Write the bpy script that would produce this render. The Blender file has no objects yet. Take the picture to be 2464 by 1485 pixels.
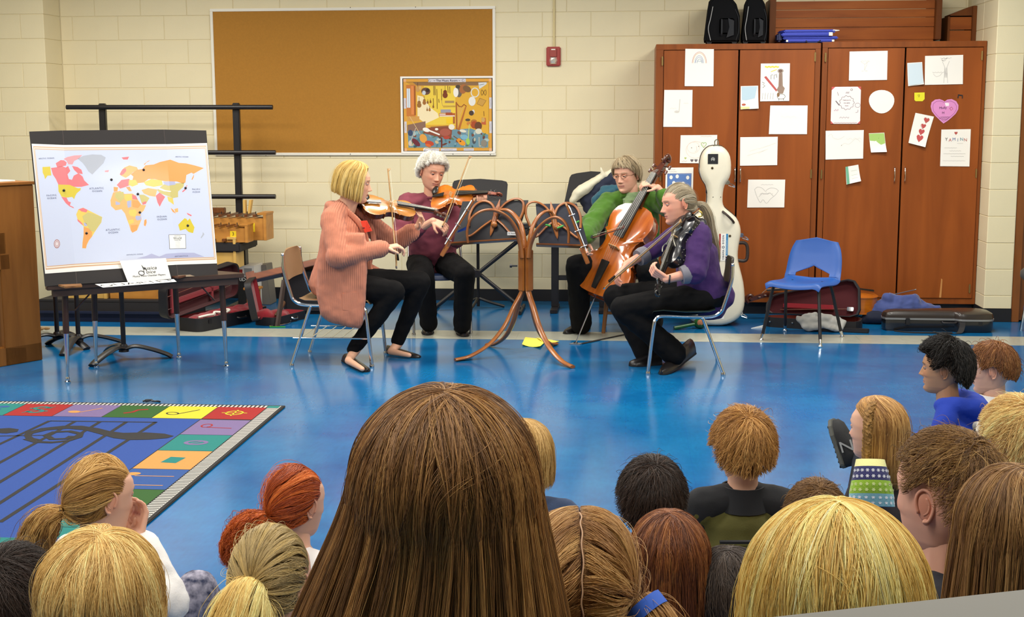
import bpy, bmesh, math, random
import numpy as np
from mathutils import Vector as V, Matrix

SC = bpy.context.scene
COL = SC.collection
rnd = random.Random(7)
PI = math.pi

# ------------------------------------------------------------------ camera
W, H, FPX = 2464, 1485, 3200.0
CAM_H, WALL_Y = 1.594, 11.336
YAW, PITCH, ROLL = .087, .145, -.003
_f = V((-math.sin(YAW)*math.cos(PITCH), math.cos(YAW)*math.cos(PITCH), -math.sin(PITCH)))
_r0 = V((math.cos(YAW), math.sin(YAW), 0)); _u0 = _r0.cross(_f)
_r = math.cos(ROLL)*_r0 + math.sin(ROLL)*_u0
_u = -math.sin(ROLL)*_r0 + math.cos(ROLL)*_u0
CAM = V((0, 0, CAM_H))
cam_d = bpy.data.cameras.new('camera'); cam = bpy.data.objects.new('camera', cam_d); COL.objects.link(cam)
cam_d.sensor_width = 36; cam_d.lens = FPX/W*36; cam_d.clip_start = .02; cam_d.clip_end = 60
cam.matrix_world = Matrix(((_r.x, _u.x, -_f.x, 0), (_r.y, _u.y, -_f.y, 0), (_r.z, _u.z, -_f.z, CAM_H), (0, 0, 0, 1)))
SC.camera = cam

# ------------------------------------------------------------------ light
world = bpy.data.worlds.new('world'); SC.world = world; world.use_nodes = True
world.node_tree.nodes['Background'].inputs[0].default_value = (1, .95, .86, 1)
world.node_tree.nodes['Background'].inputs[1].default_value = .34
CEIL = 3.05
for ly, le in ((1.6, 42), (4.4, 46), (7.2, 56), (9.2, 46)):                 # recessed fluorescent troffers in the ceiling
    for lx in (-4.0, -1.2, 1.6):
        ld = bpy.data.lights.new('troffer', 'AREA'); ld.shape = 'RECTANGLE'; ld.size = 1.2; ld.size_y = .6
        ld.energy = le; ld.color = (1, .95, .86)
        lo = bpy.data.objects.new('troffer', ld); COL.objects.link(lo); lo.location = (lx, ly, CEIL-.03)
SC.view_settings.view_transform = 'Standard'; SC.view_settings.look = 'None'
SC.view_settings.exposure = 0.27; SC.view_settings.gamma = 1; SC.view_settings.use_curve_mapping = False
SC.cycles.use_denoising = True
SC.cycles.max_bounces = 8; SC.cycles.diffuse_bounces = 4; SC.cycles.glossy_bounces = 4
SC.cycles.transmission_bounces = 6; SC.cycles.transparent_max_bounces = 8
SC.cycles_curves.shape = 'RIBBONS'; SC.cycles_curves.subdivisions = 2

# ------------------------------------------------------------------ pixel -> world helpers (photo frame 2464 x 1485)
def ray(px, py): return _f + _r*((px-W/2)/FPX) - _u*((py-H/2)/FPX)
def Yp(px, py, y):
    d = ray(px, py); return CAM + d*(y/d.y)
def Zp(px, py, z=0.):
    d = ray(px, py); return CAM + d*((z-CAM_H)/d.z)
def Dp(px, py, dep): return CAM + ray(px, py)*dep
def Pl(px, py, p0, n):
    d = ray(px, py); n = V(n); return CAM + d*((V(p0)-CAM).dot(n)/d.dot(n))

# ------------------------------------------------------------------ colours / materials
def lin(c):
    if isinstance(c, str): c = tuple(int(c[i:i+2], 16) for i in (0, 2, 4))
    c = [v/255. for v in c]
    return tuple(v/12.92 if v <= .04045 else ((v+.055)/1.055)**2.4 for v in c) + (1.,)
MATS = {}
def mat(name, c, rough=.6, metal=0., spec=.5, bump=0., bscale=200., var=0., vscale=8., sheen=0., coat=0., stretch=None, c2=None, sss=0., trans=0.):
    """plain procedural material: base colour with noise variation, noise bump"""
    if name in MATS: return MATS[name]
    m = bpy.data.materials.new(name); MATS[name] = m; m.use_nodes = True
    nt = m.node_tree; N = nt.nodes; Lk = nt.links; b = N['Principled BSDF']
    b.inputs['Base Color'].default_value = lin(c); b.inputs['Roughness'].default_value = rough
    b.inputs['Metallic'].default_value = metal; b.inputs['Specular IOR Level'].default_value = spec
    b.inputs['Sheen Weight'].default_value = sheen; b.inputs['Coat Weight'].default_value = coat
    b.inputs['Coat Roughness'].default_value = .08
    b.inputs['Transmission Weight'].default_value = trans
    if sss: b.inputs['Subsurface Weight'].default_value = sss; b.inputs['Subsurface Radius'].default_value = (.012, .005, .003); b.inputs['Subsurface Scale'].default_value = 1.
    if var or c2 or bump:
        tc = N.new('ShaderNodeTexCoord'); mp = N.new('ShaderNodeMapping'); Lk.new(tc.outputs['Object'], mp.inputs[0])
        if stretch: mp.inputs['Scale'].default_value = stretch
    if var or c2:
        nz = N.new('ShaderNodeTexNoise'); nz.inputs['Scale'].default_value = vscale; nz.inputs['Detail'].default_value = 5
        Lk.new(mp.outputs[0], nz.inputs[0])
        rp = N.new('ShaderNodeValToRGB'); Lk.new(nz.outputs[0], rp.inputs[0])
        a = lin(c)
        if c2: d = lin(c2)
        else: d = tuple(v*(1-var) for v in a[:3])+(1,)
        rp.color_ramp.elements[0].position = .32; rp.color_ramp.elements[1].position = .68
        rp.color_ramp.elements[0].color = d; rp.color_ramp.elements[1].color = a
        Lk.new(rp.outputs[0], b.inputs['Base Color'])
    if bump:
        nb = N.new('ShaderNodeTexNoise'); nb.inputs['Scale'].default_value = bscale; nb.inputs['Detail'].default_value = 3
        Lk.new(mp.outputs[0], nb.inputs[0])
        bp = N.new('ShaderNodeBump'); bp.inputs['Strength'].default_value = bump; bp.inputs['Distance'].default_value = .002
        Lk.new(nb.outputs[0], bp.inputs['Height']); Lk.new(bp.outputs[0], b.inputs['Normal'])
    return m
def wood(name, c, c2, scale=3., stretch=(1, 1, 12), rough=.4, coat=.2, spec=.5):
    """wood grain: noise stretched along one axis; stretch has the SMALL factor on the grain axis"""
    if name in MATS: return MATS[name]
    m = mat(name, c, rough, spec=spec, coat=coat); nt = m.node_tree; N = nt.nodes; Lk = nt.links; b = N['Principled BSDF']
    tc = N.new('ShaderNodeTexCoord'); mp = N.new('ShaderNodeMapping'); mp.inputs['Scale'].default_value = stretch
    Lk.new(tc.outputs['Object'], mp.inputs[0])
    nz = N.new('ShaderNodeTexNoise'); nz.inputs['Scale'].default_value = scale; nz.inputs['Detail'].default_value = 6; nz.inputs['Distortion'].default_value = .6
    Lk.new(mp.outputs[0], nz.inputs[0])
    rp = N.new('ShaderNodeValToRGB'); rp.color_ramp.elements[0].position = .3; rp.color_ramp.elements[1].position = .7
    rp.color_ramp.elements[0].color = lin(c2); rp.color_ramp.elements[1].color = lin(c)
    Lk.new(nz.outputs[0], rp.inputs[0]); Lk.new(rp.outputs[0], b.inputs['Base Color'])
    return m

# ------------------------------------------------------------------ mesh builder
class MB:
    def __init__(s): s.v = []; s.f = []; s.mi = []; s.cur = 0
    def add(s, vs, fs):
        o = len(s.v); s.v += [tuple(v) for v in vs]; s.f += [tuple(i+o for i in f) for f in fs]; s.mi += [s.cur]*len(fs); return s
    def box(s, c, d, rot=None, taper=1.):
        x, y, z = d[0]/2, d[1]/2, d[2]/2
        vs = [V((sx*x*(taper if sz > 0 else 1), sy*y*(taper if sz > 0 else 1), sz*z)) for sz in (-1, 1) for sy in (-1, 1) for sx in (-1, 1)]
        M = rot if rot is not None else Matrix.Identity(3)
        vs = [M @ v + V(c) for v in vs]
        return s.add(vs, [(0, 2, 3, 1), (4, 5, 7, 6), (0, 1, 5, 4), (2, 6, 7, 3), (0, 4, 6, 2), (1, 3, 7, 5)])
    def bbox(s, a, b): return s.box([(a[i]+b[i])/2 for i in range(3)], [abs(b[i]-a[i]) for i in range(3)])
    def quad8(s, bot, top): return s.add(list(bot)+list(top), [(3, 2, 1, 0), (4, 5, 6, 7)]+[(i, (i+1) % 4, (i+1) % 4+4, i+4) for i in range(4)])
    def prism(s, pts, off):
        """closed polygon (list of 3D points) extruded by vector off"""
        n = len(pts); off = V(off); a = [V(p) for p in pts]
        return s.add(a+[p+off for p in a], [tuple(range(n-1, -1, -1)), tuple(range(n, 2*n))]+[(i, (i+1) % n, (i+1) % n+n, i+n) for i in range(n)])
    def rings(s, R, cap=True, closed=True):
        """list of rings (equal count)"""
        n = len(R[0]); vs = [p for r in R for p in r]; fs = []
        for k in range(len(R)-1):
            for i in range(n if closed else n-1):
                j = (i+1) % n; fs.append((k*n+i, k*n+j, (k+1)*n+j, (k+1)*n+i))
        if cap and closed: fs += [tuple(range(n-1, -1, -1)), tuple(range((len(R)-1)*n, len(R)*n))]
        return s.add(vs, fs)
    def tube(s, pts, r, seg=8, cap=True, sq=None, up=None):
        """sweep a circle (or ellipse with sq=(a,b) factors) along pts; r number or list"""
        P = [V(p) for p in pts]; n = len(P); rr = r if isinstance(r, (list, tuple)) else [r]*n
        R = []; t0 = (P[1]-P[0]).normalized()
        ref = V(up) if up is not None else (V((0, 0, 1)) if abs(t0.z) < .9 else V((1, 0, 0)))
        a = (ref-t0*ref.dot(t0)).normalized()
        for i in range(n):
            t = (P[min(i+1, n-1)]-P[max(i-1, 0)])
            t = t.normalized() if t.length > 1e-9 else t0
            a = (a-t*a.dot(t))
            a = a.normalized() if a.length > 1e-6 else t.orthogonal().normalized()
            b = t.cross(a); q = sq or (1, 1)
            R.append([P[i]+a*(math.cos(2*PI*k/seg)*rr[i]*q[0])+b*(math.sin(2*PI*k/seg)*rr[i]*q[1]) for k in range(seg)])
        return s.rings(R, cap)
    def cap(s, p0, p1, r0, r1=None, seg=12, sq=None, up=None):
        """tapered capsule"""
        p0, p1 = V(p0), V(p1); r1 = r0 if r1 is None else r1; d = (p1-p0); L = d.length; d = d/L if L > 1e-9 else V((0, 0, 1))
        pts, rr = [], []
        for a in (-88, -60, -30): pts.append(p0+d*(r0*math.sin(math.radians(a)))); rr.append(r0*math.cos(math.radians(a)))
        pts += [p0, p1]; rr += [r0, r1]
        for a in (30, 60, 88): pts.append(p1+d*(r1*math.sin(math.radians(a)))); rr.append(r1*math.cos(math.radians(a)))
        return s.tube(pts, rr, seg, True, sq, up)
    def chain(s, pts, rr, seg=12, sq=None, up=None):
        for i in range(len(pts)-1): s.cap(pts[i], pts[i+1], rr[i], rr[i+1], seg, sq, up)
        return s
    def ell(s, c, rad, M=None, nu=16, nv=10):
        c = V(c); M = M or Matrix.Identity(3); R = []
        for j in range(nv+1):
            th = PI*(.02+.96*j/nv)
            R.append([c+M @ V((rad[0]*math.sin(th)*math.cos(2*PI*i/nu), rad[1]*math.sin(th)*math.sin(2*PI*i/nu), -rad[2]*math.cos(th))) for i in range(nu)])
        return s.rings(R)
    def lathe(s, prof, c=(0, 0, 0), seg=20, M=None):
        c = V(c); M = M or Matrix.Identity(3)
        return s.rings([[c+M @ V((r*math.cos(2*PI*i/seg), r*math.sin(2*PI*i/seg), z)) for i in range(seg)] for r, z in prof])
    def mesh(s, name):
        me = bpy.data.meshes.new(name); me.from_pydata(s.v, [], s.f)
        if any(s.mi): me.polygons.foreach_set('material_index', s.mi)
        me.update(); return me
    def obj(s, name, m, parent=None, smooth=False, bevel=0., bseg=2, fix=True, M=None, loc=None):
        me = s.mesh(name)
        for mm in (m if isinstance(m, (list, tuple)) else [m]): me.materials.append(mm)
        if fix or bevel:
            bm = bmesh.new(); bm.from_mesh(me)
            if fix: bmesh.ops.recalc_face_normals(bm, faces=bm.faces)
            if bevel:
                ed = [e for e in bm.edges if len(e.link_faces) == 2 and e.calc_face_angle(0) > .6]
                bmesh.ops.bevel(bm, geom=ed, offset=bevel, segments=bseg, affect='EDGES', clamp_overlap=True)
            bm.to_mesh(me); bm.free()
        if smooth: me.shade_smooth(); me.set_sharp_from_angle(angle=math.radians(smooth if smooth is not True else 40))
        o = bpy.data.objects.new(name, me); COL.objects.link(o)
        if parent is not None: o.parent = parent
        if M is not None: o.matrix_local = M
        if loc is not None: o.location = loc
        return o
def tag(o, label=None, cat=None, group=None, kind=None):
    if label: o['label'] = label
    if cat: o['category'] = cat
    if group: o['group'] = group
    if kind: o['kind'] = kind
    return o
def empty(name, loc=(0, 0, 0), rz=0., label=None, cat=None, group=None, M=None):
    o = bpy.data.objects.new(name, None); COL.objects.link(o); o.empty_display_size = .1
    if M is not None: o.matrix_world = M
    else: o.location = loc; o.rotation_euler = (0, 0, rz)
    return tag(o, label, cat, group)
def rotz(a): return Matrix.Rotation(a, 3, 'Z')
def frame(o, x, y, z):
    """4x4 from origin and three axes"""
    return Matrix(((x[0], y[0], z[0], o[0]), (x[1], y[1], z[1], o[1]), (x[2], y[2], z[2], o[2]), (0, 0, 0, 1)))
def basis(fwd, up=(0, 0, 1)):
    """3x3: x right, y forward, z up"""
    y = V(fwd).normalized(); x = y.cross(V(up)).normalized(); z = x.cross(y); return Matrix((x, y, z)).transposed()
def spline(pts, n=8):
    """Catmull-Rom through pts"""
    P = [V(p) for p in pts]; out = []
    for i in range(len(P)-1):
        a = P[i-1] if i else P[0]*2-P[1]; b, c = P[i], P[i+1]; d = P[i+2] if i+2 < len(P) else P[-1]*2-P[-2]
        for k in range(n):
            t = k/n; out.append(.5*((2*b)+(c-a)*t+(2*a-5*b+4*c-d)*t*t+(3*b-a-3*c+d)*t**3))
    return out+[P[-1]]
def lerp(a, b, t): return a+(b-a)*t
_tc = {}
def text_mesh(body, size, spacing=1.):
    cu = bpy.data.curves.new('t', 'FONT'); cu.body = body; cu.size = size; cu.align_x = 'CENTER'; cu.align_y = 'CENTER'; cu.space_character = spacing; cu.resolution_u = 2
    cu.extrude = .0003
    o = bpy.data.objects.new('t', cu); COL.objects.link(o); dg = bpy.context.evaluated_depsgraph_get()
    me = bpy.data.meshes.new_from_object(o.evaluated_get(dg)); bpy.data.objects.remove(o); bpy.data.curves.remove(cu); return me
def text(body, size, m, parent, M, name='lettering', shear=0., spacing=1., sx=1.):
    me = text_mesh(body, size, spacing); me.materials.clear(); me.materials.append(m)
    if shear or sx != 1.:
        for v in me.vertices: v.co.x = v.co.x*sx+v.co.y*shear
    o = bpy.data.objects.new(name, me); COL.objects.link(o)
    if parent is not None: o.parent = parent
    o.matrix_local = M; return o
# ================================================================== SETTING
M_block = mat('painted_block', 'EBDFBA', .55, bump=.35, bscale=160, var=.04, vscale=3)
M_mortar = mat('painted_joint', 'DFD2AC', .7, bump=.3, bscale=120)
M_base = mat('vinyl_base', '17161A', .45)
M_white = mat('white_paint', 'F3EFE4', .45)

def floor_mat():
    m = mat('blue_floor', '1264AC', .2); nt = m.node_tree; N = nt.nodes; L = nt.links; b = N['Principled BSDF']
    g = N.new('ShaderNodeTexCoord')
    n1 = N.new('ShaderNodeTexNoise'); n1.inputs['Scale'].default_value = 2.2; n1.inputs['Detail'].default_value = 8; n1.inputs['Roughness'].default_value = .65
    n2 = N.new('ShaderNodeTexNoise'); n2.inputs['Scale'].default_value = 60; n2.inputs['Detail'].default_value = 4
    mp = N.new('ShaderNodeMapping'); mp.inputs['Scale'].default_value = (1, .25, 1)
    L.new(g.outputs['Object'], n1.inputs[0]); L.new(g.outputs['Object'], mp.inputs[0]); L.new(mp.outputs[0], n2.inputs[0])
    r1 = N.new('ShaderNodeValToRGB'); r1.color_ramp.elements[0].color = lin('07548E'); r1.color_ramp.elements[1].color = lin('1070A6')
    r1.color_ramp.elements[0].position = .3; r1.color_ramp.elements[1].position = .7
    L.new(n1.outputs[0], r1.inputs[0])
    br = N.new('ShaderNodeTexBrick'); br.offset = 0; br.inputs['Scale'].default_value = 1; br.inputs['Mortar Size'].default_value = .0012; br.inputs['Mortar Smooth'].default_value = .3
    br.inputs['Brick Width'].default_value = .3048; br.inputs['Row Height'].default_value = .3048
    L.new(g.outputs['Object'], br.inputs[0])
    mx = N.new('ShaderNodeMix'); mx.data_type = 'RGBA'; mx.inputs[7].default_value = lin('0E4C98')
    mth = N.new('ShaderNodeMath'); mth.operation = 'MULTIPLY'; mth.inputs[1].default_value = .45
    L.new(br.outputs['Fac'], mth.inputs[0]); L.new(mth.outputs[0], mx.inputs[0]); L.new(r1.outputs[0], mx.inputs[6])
    mx2 = N.new('ShaderNodeMix'); mx2.data_type = 'RGBA'; mx2.blend_type = 'OVERLAY'; mx2.inputs[0].default_value = .16
    L.new(mx.outputs[2], mx2.inputs[6]); L.new(n2.outputs[0], mx2.inputs[7]); L.new(mx2.outputs[2], b.inputs['Base Color'])
    mr = N.new('ShaderNodeMapRange'); mr.inputs[3].default_value = .13; mr.inputs[4].default_value = .22
    L.new(n1.outputs[0], mr.inputs[0]); L.new(mr.outputs[0], b.inputs['Roughness'])
    b.inputs['Specular IOR Level'].default_value = .55
    return m
M_floor = floor_mat()
tag(MB().bbox((-6.6, -3, -.1), (4.6, 11.5, 0)).obj('floor', M_floor), kind='structure')
tag(MB().bbox((-6.6, -3, CEIL), (4.6, 11.5, CEIL+.1)).obj('ceiling', mat('ceiling_tile', 'E9E4D6', .9, bump=.3, bscale=90)), kind='structure')
# grey tile stripe across the blue floor: single tiles as pieces
M_stripe = mat('grey_tile', 'B3B4A6', .22, var=.10, vscale=14)
st = tag(MB().bbox((-6.0, 9.34, .0001), (4.5, 9.71, .0006)).obj('trim_1', mat('grey_tile_joint', '95968C', .5)), kind='structure')
tl = MB().bbox((-.1520, -.0, 0), (.1520, .366, .0012)).mesh('floor_tile'); tl.materials.append(M_stripe)
for i in range(29):
    o = bpy.data.objects.new('floor_tile', tl); COL.objects.link(o); o.parent = st; o.location = (-4.6+i*.3048, 9.342, .0002)

# block walls ---------------------------------------------------------------
BH, BL = .2032, .4064
def block_mesh(w, d=.03, hgt=BH):
    g = .0024
    return MB().bbox((g, 0, g), (w-g, d, hgt-g))
_bm_cache = {}
def block(w, parent, M):
    k = round(w, 3)
    if k not in _bm_cache:
        o = block_mesh(w).obj('concrete_block', M_block, None, bevel=.0022, bseg=1); _bm_cache[k] = o.data; COL.objects.unlink(o); bpy.data.objects.remove(o)
    o = bpy.data.objects.new('concrete_block', _bm_cache[k]); COL.objects.link(o); o.parent = parent; o.matrix_local = M; return o
def Tm(x, y, z, rz=0.): return Matrix.Translation((x, y, z)) @ Matrix.Rotation(rz, 4, 'Z')
wall = tag(MB().bbox((-6.6, WALL_Y+.0035, 0), (4.6, WALL_Y+.15, CEIL)).obj('wall_back', M_mortar), kind='structure')
J0 = Yp(1305, 60, WALL_Y).x
for k in range(13):
    z = k*BH; x = J0-BL*14-(0 if k % 2 else BL/2)
    while x < 2.95:
        x1 = x+BL
        a, b = max(x, -4.895), min(x1, 2.93)
        hid = a > .25 and z < 2.0 and b < 2.9                 # behind the cabinets
        if b-a > .02 and not hid:
            block(b-a, wall, Tm(a, WALL_Y-rnd.uniform(-.0006, .0010), z))
        x = x1
# left pier, standing forward of the back wall
LX, LY = -4.897, 11.002
wl = tag(MB().bbox((-6.6, LY+.0035, 0), (LX-.0035, WALL_Y, CEIL)).obj('wall_left', M_mortar), kind='structure')
for k in range(3, 13):
    z = k*BH; off = 0 if k % 2 else BL/2
    x = LX
    w = BL/2 if k % 2 else BL
    while x > -5.5:
        block(w, wl, Tm(x-w, LY-rnd.uniform(-.0006, .001), z)); x -= w; w = BL
    block(WALL_Y-LY, wl, Tm(LX+.0002, LY, z, PI/2))
# right pier between the cabinets and the door
RX0, RX1, RY = 2.738, 2.945, 10.41
wr = tag(MB().bbox((RX0+.0035, RY+.0035, 0), (RX1+.0, WALL_Y, CEIL)).obj('wall_right', M_mortar), kind='structure')
for k in range(13):
    z = k*BH
    block(RX1-RX0, wr, Tm(RX0, RY-rnd.uniform(-.0006, .001), z))
    block(.40, wr, Tm(RX0-.0002, RY+.40, z, -PI/2)); block(.40, wr, Tm(RX0-.0002, RY+.80, z, -PI/2))
tag(MB().bbox((4.5, -3, 0), (4.6, 11.5, CEIL)).obj('wall_east', M_mortar), kind='structure')
tag(MB().bbox((-6.7, -3, 0), (-6.6, 11.5, CEIL)).obj('wall_west', M_mortar), kind='structure')
tag(MB().bbox((-6.6, -3.1, 0), (4.6, -3, CEIL)).obj('wall_front', M_mortar), kind='structure')
# vinyl base
tag(MB().bbox((LX+.002, WALL_Y-.008, 0), (.25, WALL_Y-.001, .102)).obj('baseboard_back', M_base, bevel=.002), kind='structure')
tag(MB().bbox((RX0-.006, RY-.008, 0), (RX1+.0, RY-.002, .106)).bbox((RX0-.008, RY-.008, 0), (RX0-.002, RY+.3, .106)).obj('baseboard_right', M_base, bevel=.002), kind='structure')
# wooden door beyond the right pier
M_door = wood('door_veneer', '8A4F1E', '74400F', 2.2, (6, 6, .8), .4)
dr = tag(MB().bbox((RX1+.06, RY+.03, .01), (RX1+.95, RY+.075, 2.08)).obj('door_1', M_door, bevel=.003), kind='structure')
MB().bbox((RX1+.003, RY-.005, 0), (RX1+.06, RY+.09, 2.14)).bbox((RX1+.95, RY-.005, 0), (RX1+1.01, RY+.09, 2.14)).bbox((RX1+.003, RY-.005, 2.08), (RX1+1.01, RY+.09, 2.14)).obj('door_frame', M_door, dr, bevel=.004)
MB().lathe([(.0, 0), (.025, .002), (.012, .01), (.012, .04), (.028, .05), (.03, .07), (.0, .08)], (RX1+.88, RY+.03, 1.0), 16, Matrix.Rotation(PI/2, 3, 'X')).obj('door_handle', mat('steel', 'BFC2C6', .25, 1), dr, True)
tag(MB().bbox((RX1+1.01, RY+.0, 0), (4.6, RY+.15, CEIL)).bbox((RX1, RY+.0, 2.14), (4.6, RY+.15, CEIL)).obj('wall_beside_door', M_block), kind='structure')

# ================================================================== WALL FITTINGS
# bulletin board
BX0, BX1, BZ0, BZ1 = -3.566, -1.12, 1.249, 2.492
M_cork = mat('cork', 'B27C2C', .85, bump=.5, bscale=420, var=.07, vscale=60)
bb = empty('bulletin_board', ((BX0+BX1)/2, WALL_Y, BZ0), label='wide orange-brown cork bulletin board in a thin pale frame on the block wall', cat='bulletin board')
cx = (BX0+BX1)/2
def at(o, x0, z0, x1, z1, y0, y1): return MB().bbox((x0-cx, y0, z0-BZ0), (x1-cx, y1, z1-BZ0))
at(bb, BX0+.01, BZ0+.01, BX1-.01, BZ1-.01, -.012, -.001).obj('cork_panel', M_cork, bb)
M_alu = mat('pale_frame', 'EDE9DC', .4)
fw = .024
for a in ((BX0, BZ0, BX1, BZ0+fw), (BX0, BZ1-fw, BX1, BZ1), (BX0, BZ0+fw, BX0+fw, BZ1-fw), (BX1-fw, BZ0+fw, BX1, BZ1-fw)):
    at(bb, *a, -.02, -.001).obj('frame_rail', M_alu, bb, bevel=.003)
M_screw = mat('screw', '4A463C', .4, .6)
for q in ((640, 374.5), (843, 371), (1090, 371), (1180, 372), (843, 18), (1000, 17)):
    p = Yp(*q, WALL_Y-.02); MB().lathe([(0, 0), (.004, 0), (.004, .002), (0, .002)], (p.x-cx, -.02, p.z-BZ0), 8, Matrix.Rotation(PI/2, 3, 'X')).obj('screw', M_screw, bb)
# fire alarm strobe and its conduit
p = Yp(1332, 136, WALL_Y)
fa = empty('fire_alarm', (p.x, WALL_Y, p.z), label='red fire alarm strobe with a clear lens, fixed high on the block wall', cat='fire alarm')
M_red = mat('alarm_red', 'A02A20', .4)
MB().bbox((-.06, -.028, -.08), (.06, -.001, .08)).obj('housing', M_red, fa, bevel=.008)
MB().bbox((-.028, -.044, -.005), (.028, -.026, .066)).obj('horn_grille', mat('alarm_red2', '9A3A30', .5), fa, bevel=.004)
MB().bbox((-.017, -.0455, .052), (.017, -.0435, .060)).obj('lettering_strip', M_white, fa)
MB().add([(-.026, -.027, -.005), (.026, -.027, -.005), (.035, -.027, -.035), (.026, -.027, -.066), (-.026, -.027, -.066), (-.035, -.027, -.035), (-.016, -.055, -.012), (.016, -.055, -.012), (.02, -.058, -.035), (.016, -.055, -.055), (-.016, -.055, -.055), (-.02, -.058, -.035)],
   [(i, (i+1) % 6, (i+1) % 6+6, i+6) for i in range(6)]+[(6, 7, 8, 9, 10, 11)]).obj('strobe_lens', mat('strobe', 'E8E6DC', .12, .55), fa)
tag(MB().tube([(p.x+.005, WALL_Y-.011, p.z+.08), (p.x+.005, WALL_Y-.011, CEIL-.01)], .010, 10).bbox((p.x-.008, WALL_Y-.008, CEIL-.6), (p.x+.018, WALL_Y, CEIL-.585)).obj('conduit', mat('conduit_paint', 'DCCB98', .5), smooth=True), 'thin cream painted conduit running up the wall from the red alarm', 'conduit')
# ================================================================== STORAGE CABINETS
YC = 10.66
M_cab = wood('cabinet_veneer', '984F1A', '803F11', 1.6, (5, 5, .5), .45, .0, .3)
M_cabe = wood('cabinet_edge', '8C4916', '783C10', 2, (8, 8, .6), .5, .0, .3)
M_chrome = mat('chrome', 'D6D8DA', .13, 1)
M_brass = mat('old_brass', 'A98F5C', .3, .9)
def fx(px, py, y=YC): return Yp(px, py, y)
def cabinet(x0, x1, ztop, doors, label, hinges, handles):
    c = empty('storage_cabinet', ((x0+x1)/2, YC, 0), label=label, cat='cabinet'); mx = (x0+x1)/2
    b = MB(); t = .022
    b.bbox((x0-mx, .02, .1), (x0-mx+t, WALL_Y-YC-.004, ztop)).bbox((x1-mx-t, .02, .1), (x1-mx, WALL_Y-YC-.004, ztop))
    b.bbox((x0-mx+t, .02, ztop-t), (x1-mx-t, WALL_Y-YC-.004, ztop)).bbox((x0-mx+t, .02, .1), (x1-mx-t, WALL_Y-YC-.004, .14)).bbox((x0-mx+t, WALL_Y-YC-.03, .14), (x1-mx-t, WALL_Y-YC-.01, ztop-t))
    b.obj('carcass', M_cab, c)
    f = MB(); f.bbox((x0-mx, 0, ztop-.045), (x1-mx, .022, ztop)).bbox((x0-mx, 0, .1), (x1-mx, .022, .145))
    f.bbox((x0-mx, 0, .145), (doors[0][0]-mx-.003, .022, ztop-.045)).bbox((doors[-1][1]-mx+.003, 0, .145), (x1-mx, .022, ztop-.045))
    f.obj('face_frame', M_cabe, c, bevel=.002)
    MB().bbox((x0-mx+.01, .05, 0), (x1-mx-.01, .5, .1)).obj('plinth', M_base, c)
    ds = []
    for a, d in doors:
        ds.append(MB().bbox((a-mx, -.008, .148), (d-mx, .012, ztop-.05)).obj('door', M_cab, c, bevel=.002))
    for i, (hx, hz) in hinges: MB().bbox((hx-mx-.006, -.014, hz-.032), (hx-mx+.006, -.006, hz+.032)).lathe([(.004, -.036), (.004, .036)], (hx-mx, -.014, hz), 8).obj('hinge', M_brass, ds[i])
    for i, (hx, hz) in handles:
        MB().tube(spline([(hx-mx, -.006, hz-.058), (hx-mx, -.024, hz-.048), (hx-mx, -.032, hz), (hx-mx, -.024, hz+.048), (hx-mx, -.006, hz+.058)], 5), .005, 8, sq=(1.4, .8)).obj('handle', M_chrome, ds[i], True)
    return c, ds
def X(px): return fx(px, 300).x
xl0, xl1, xr0, xr1 = fx(1578, 200).x, fx(1973, 200).x, fx(1977, 200).x, 2.734
zl = fx(1780, 105).z; zr = zl+.008
def hz(px, py): p = fx(px, py); return (p.x, p.z)
cabL, dL = cabinet(xl0, xl1, zl, [(fx(1597, 200).x, fx(1775, 200).x), (fx(1779, 200).x, fx(1959, 200).x)], 'left brown wooden storage cabinet behind the white cello case, drawings taped on its doors',
    [(0, hz(1594, 147)), (1, hz(1961, 137)), (1, hz(1951, 418)), (0, hz(1589, 424))], [(1, hz(1781, 421)), (0, hz(1768, 421))])
cabR, dR = cabinet(xr0, xr1, zr, [(fx(1991, 200).x, fx(2174, 200).x), (fx(2178, 200).x, fx(2362, 200).x)], 'right brown wooden storage cabinet next to the block pier, pink heart on its door',
    [(0, hz(1986, 138)), (1, hz(2362, 134)), (0, hz(1976, 419)), (1, hz(2348, 417)), (1, hz(2332, 694))], [(0, hz(2151, 420)), (1, hz(2176, 420))])
sc = [fx(2264, 670), fx(2267, 672), fx(2266, 690), fx(2264, 716), fx(2259, 716), fx(2262, 690)]
sc = [p - V(((xr0+xr1)/2, YC, 0)) for p in sc]
for q in sc: q.y = -.0105
MB().prism(sc, (0, .003, 0)).obj('scrape', mat('bare_wood', 'C98A4A', .7), dR[1])

# ================================================================== PAPERS ON THE CABINETS
class Sheet:
    def __init__(s, tl, tr, br, bl, n): s.c = [V(p) for p in (tl, tr, br, bl)]; s.n = V(n).normalized(); s.o = (s.c[0]+s.c[1]+s.c[2]+s.c[3])/4
    curl = 0.
    def P(s, u, v, h=0.): a, b, c, d = s.c; return lerp(lerp(a, b, u), lerp(d, c, u), v)+s.n*(h+s.curl*max(0, v)**4*(.4+.6*abs(u-.3)))-s.o
    def ribbon(s, m, pts, w, h):
        Q = [s.P(u, v, h) for u, v in pts]; vs = []
        for i in range(len(Q)):
            t = (Q[min(i+1, len(Q)-1)]-Q[max(i-1, 0)]).normalized(); k = s.n.cross(t)*(w/2); vs += [Q[i]-k, Q[i]+k]
        m.add(vs, [(2*i, 2*i+1, 2*i+3, 2*i+2) for i in range(len(Q)-1)])
    def poly(s, m, pts, h): m.add([s.P(u, v, h) for u, v in pts], [tuple(range(len(pts)))])
M_paper = mat('white_paper', 'F4F1EA', .8)
INK = {}
def ink(c):
    if c not in INK: INK[c] = mat('ink_'+c, c, .8)
    return INK[c]
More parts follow.
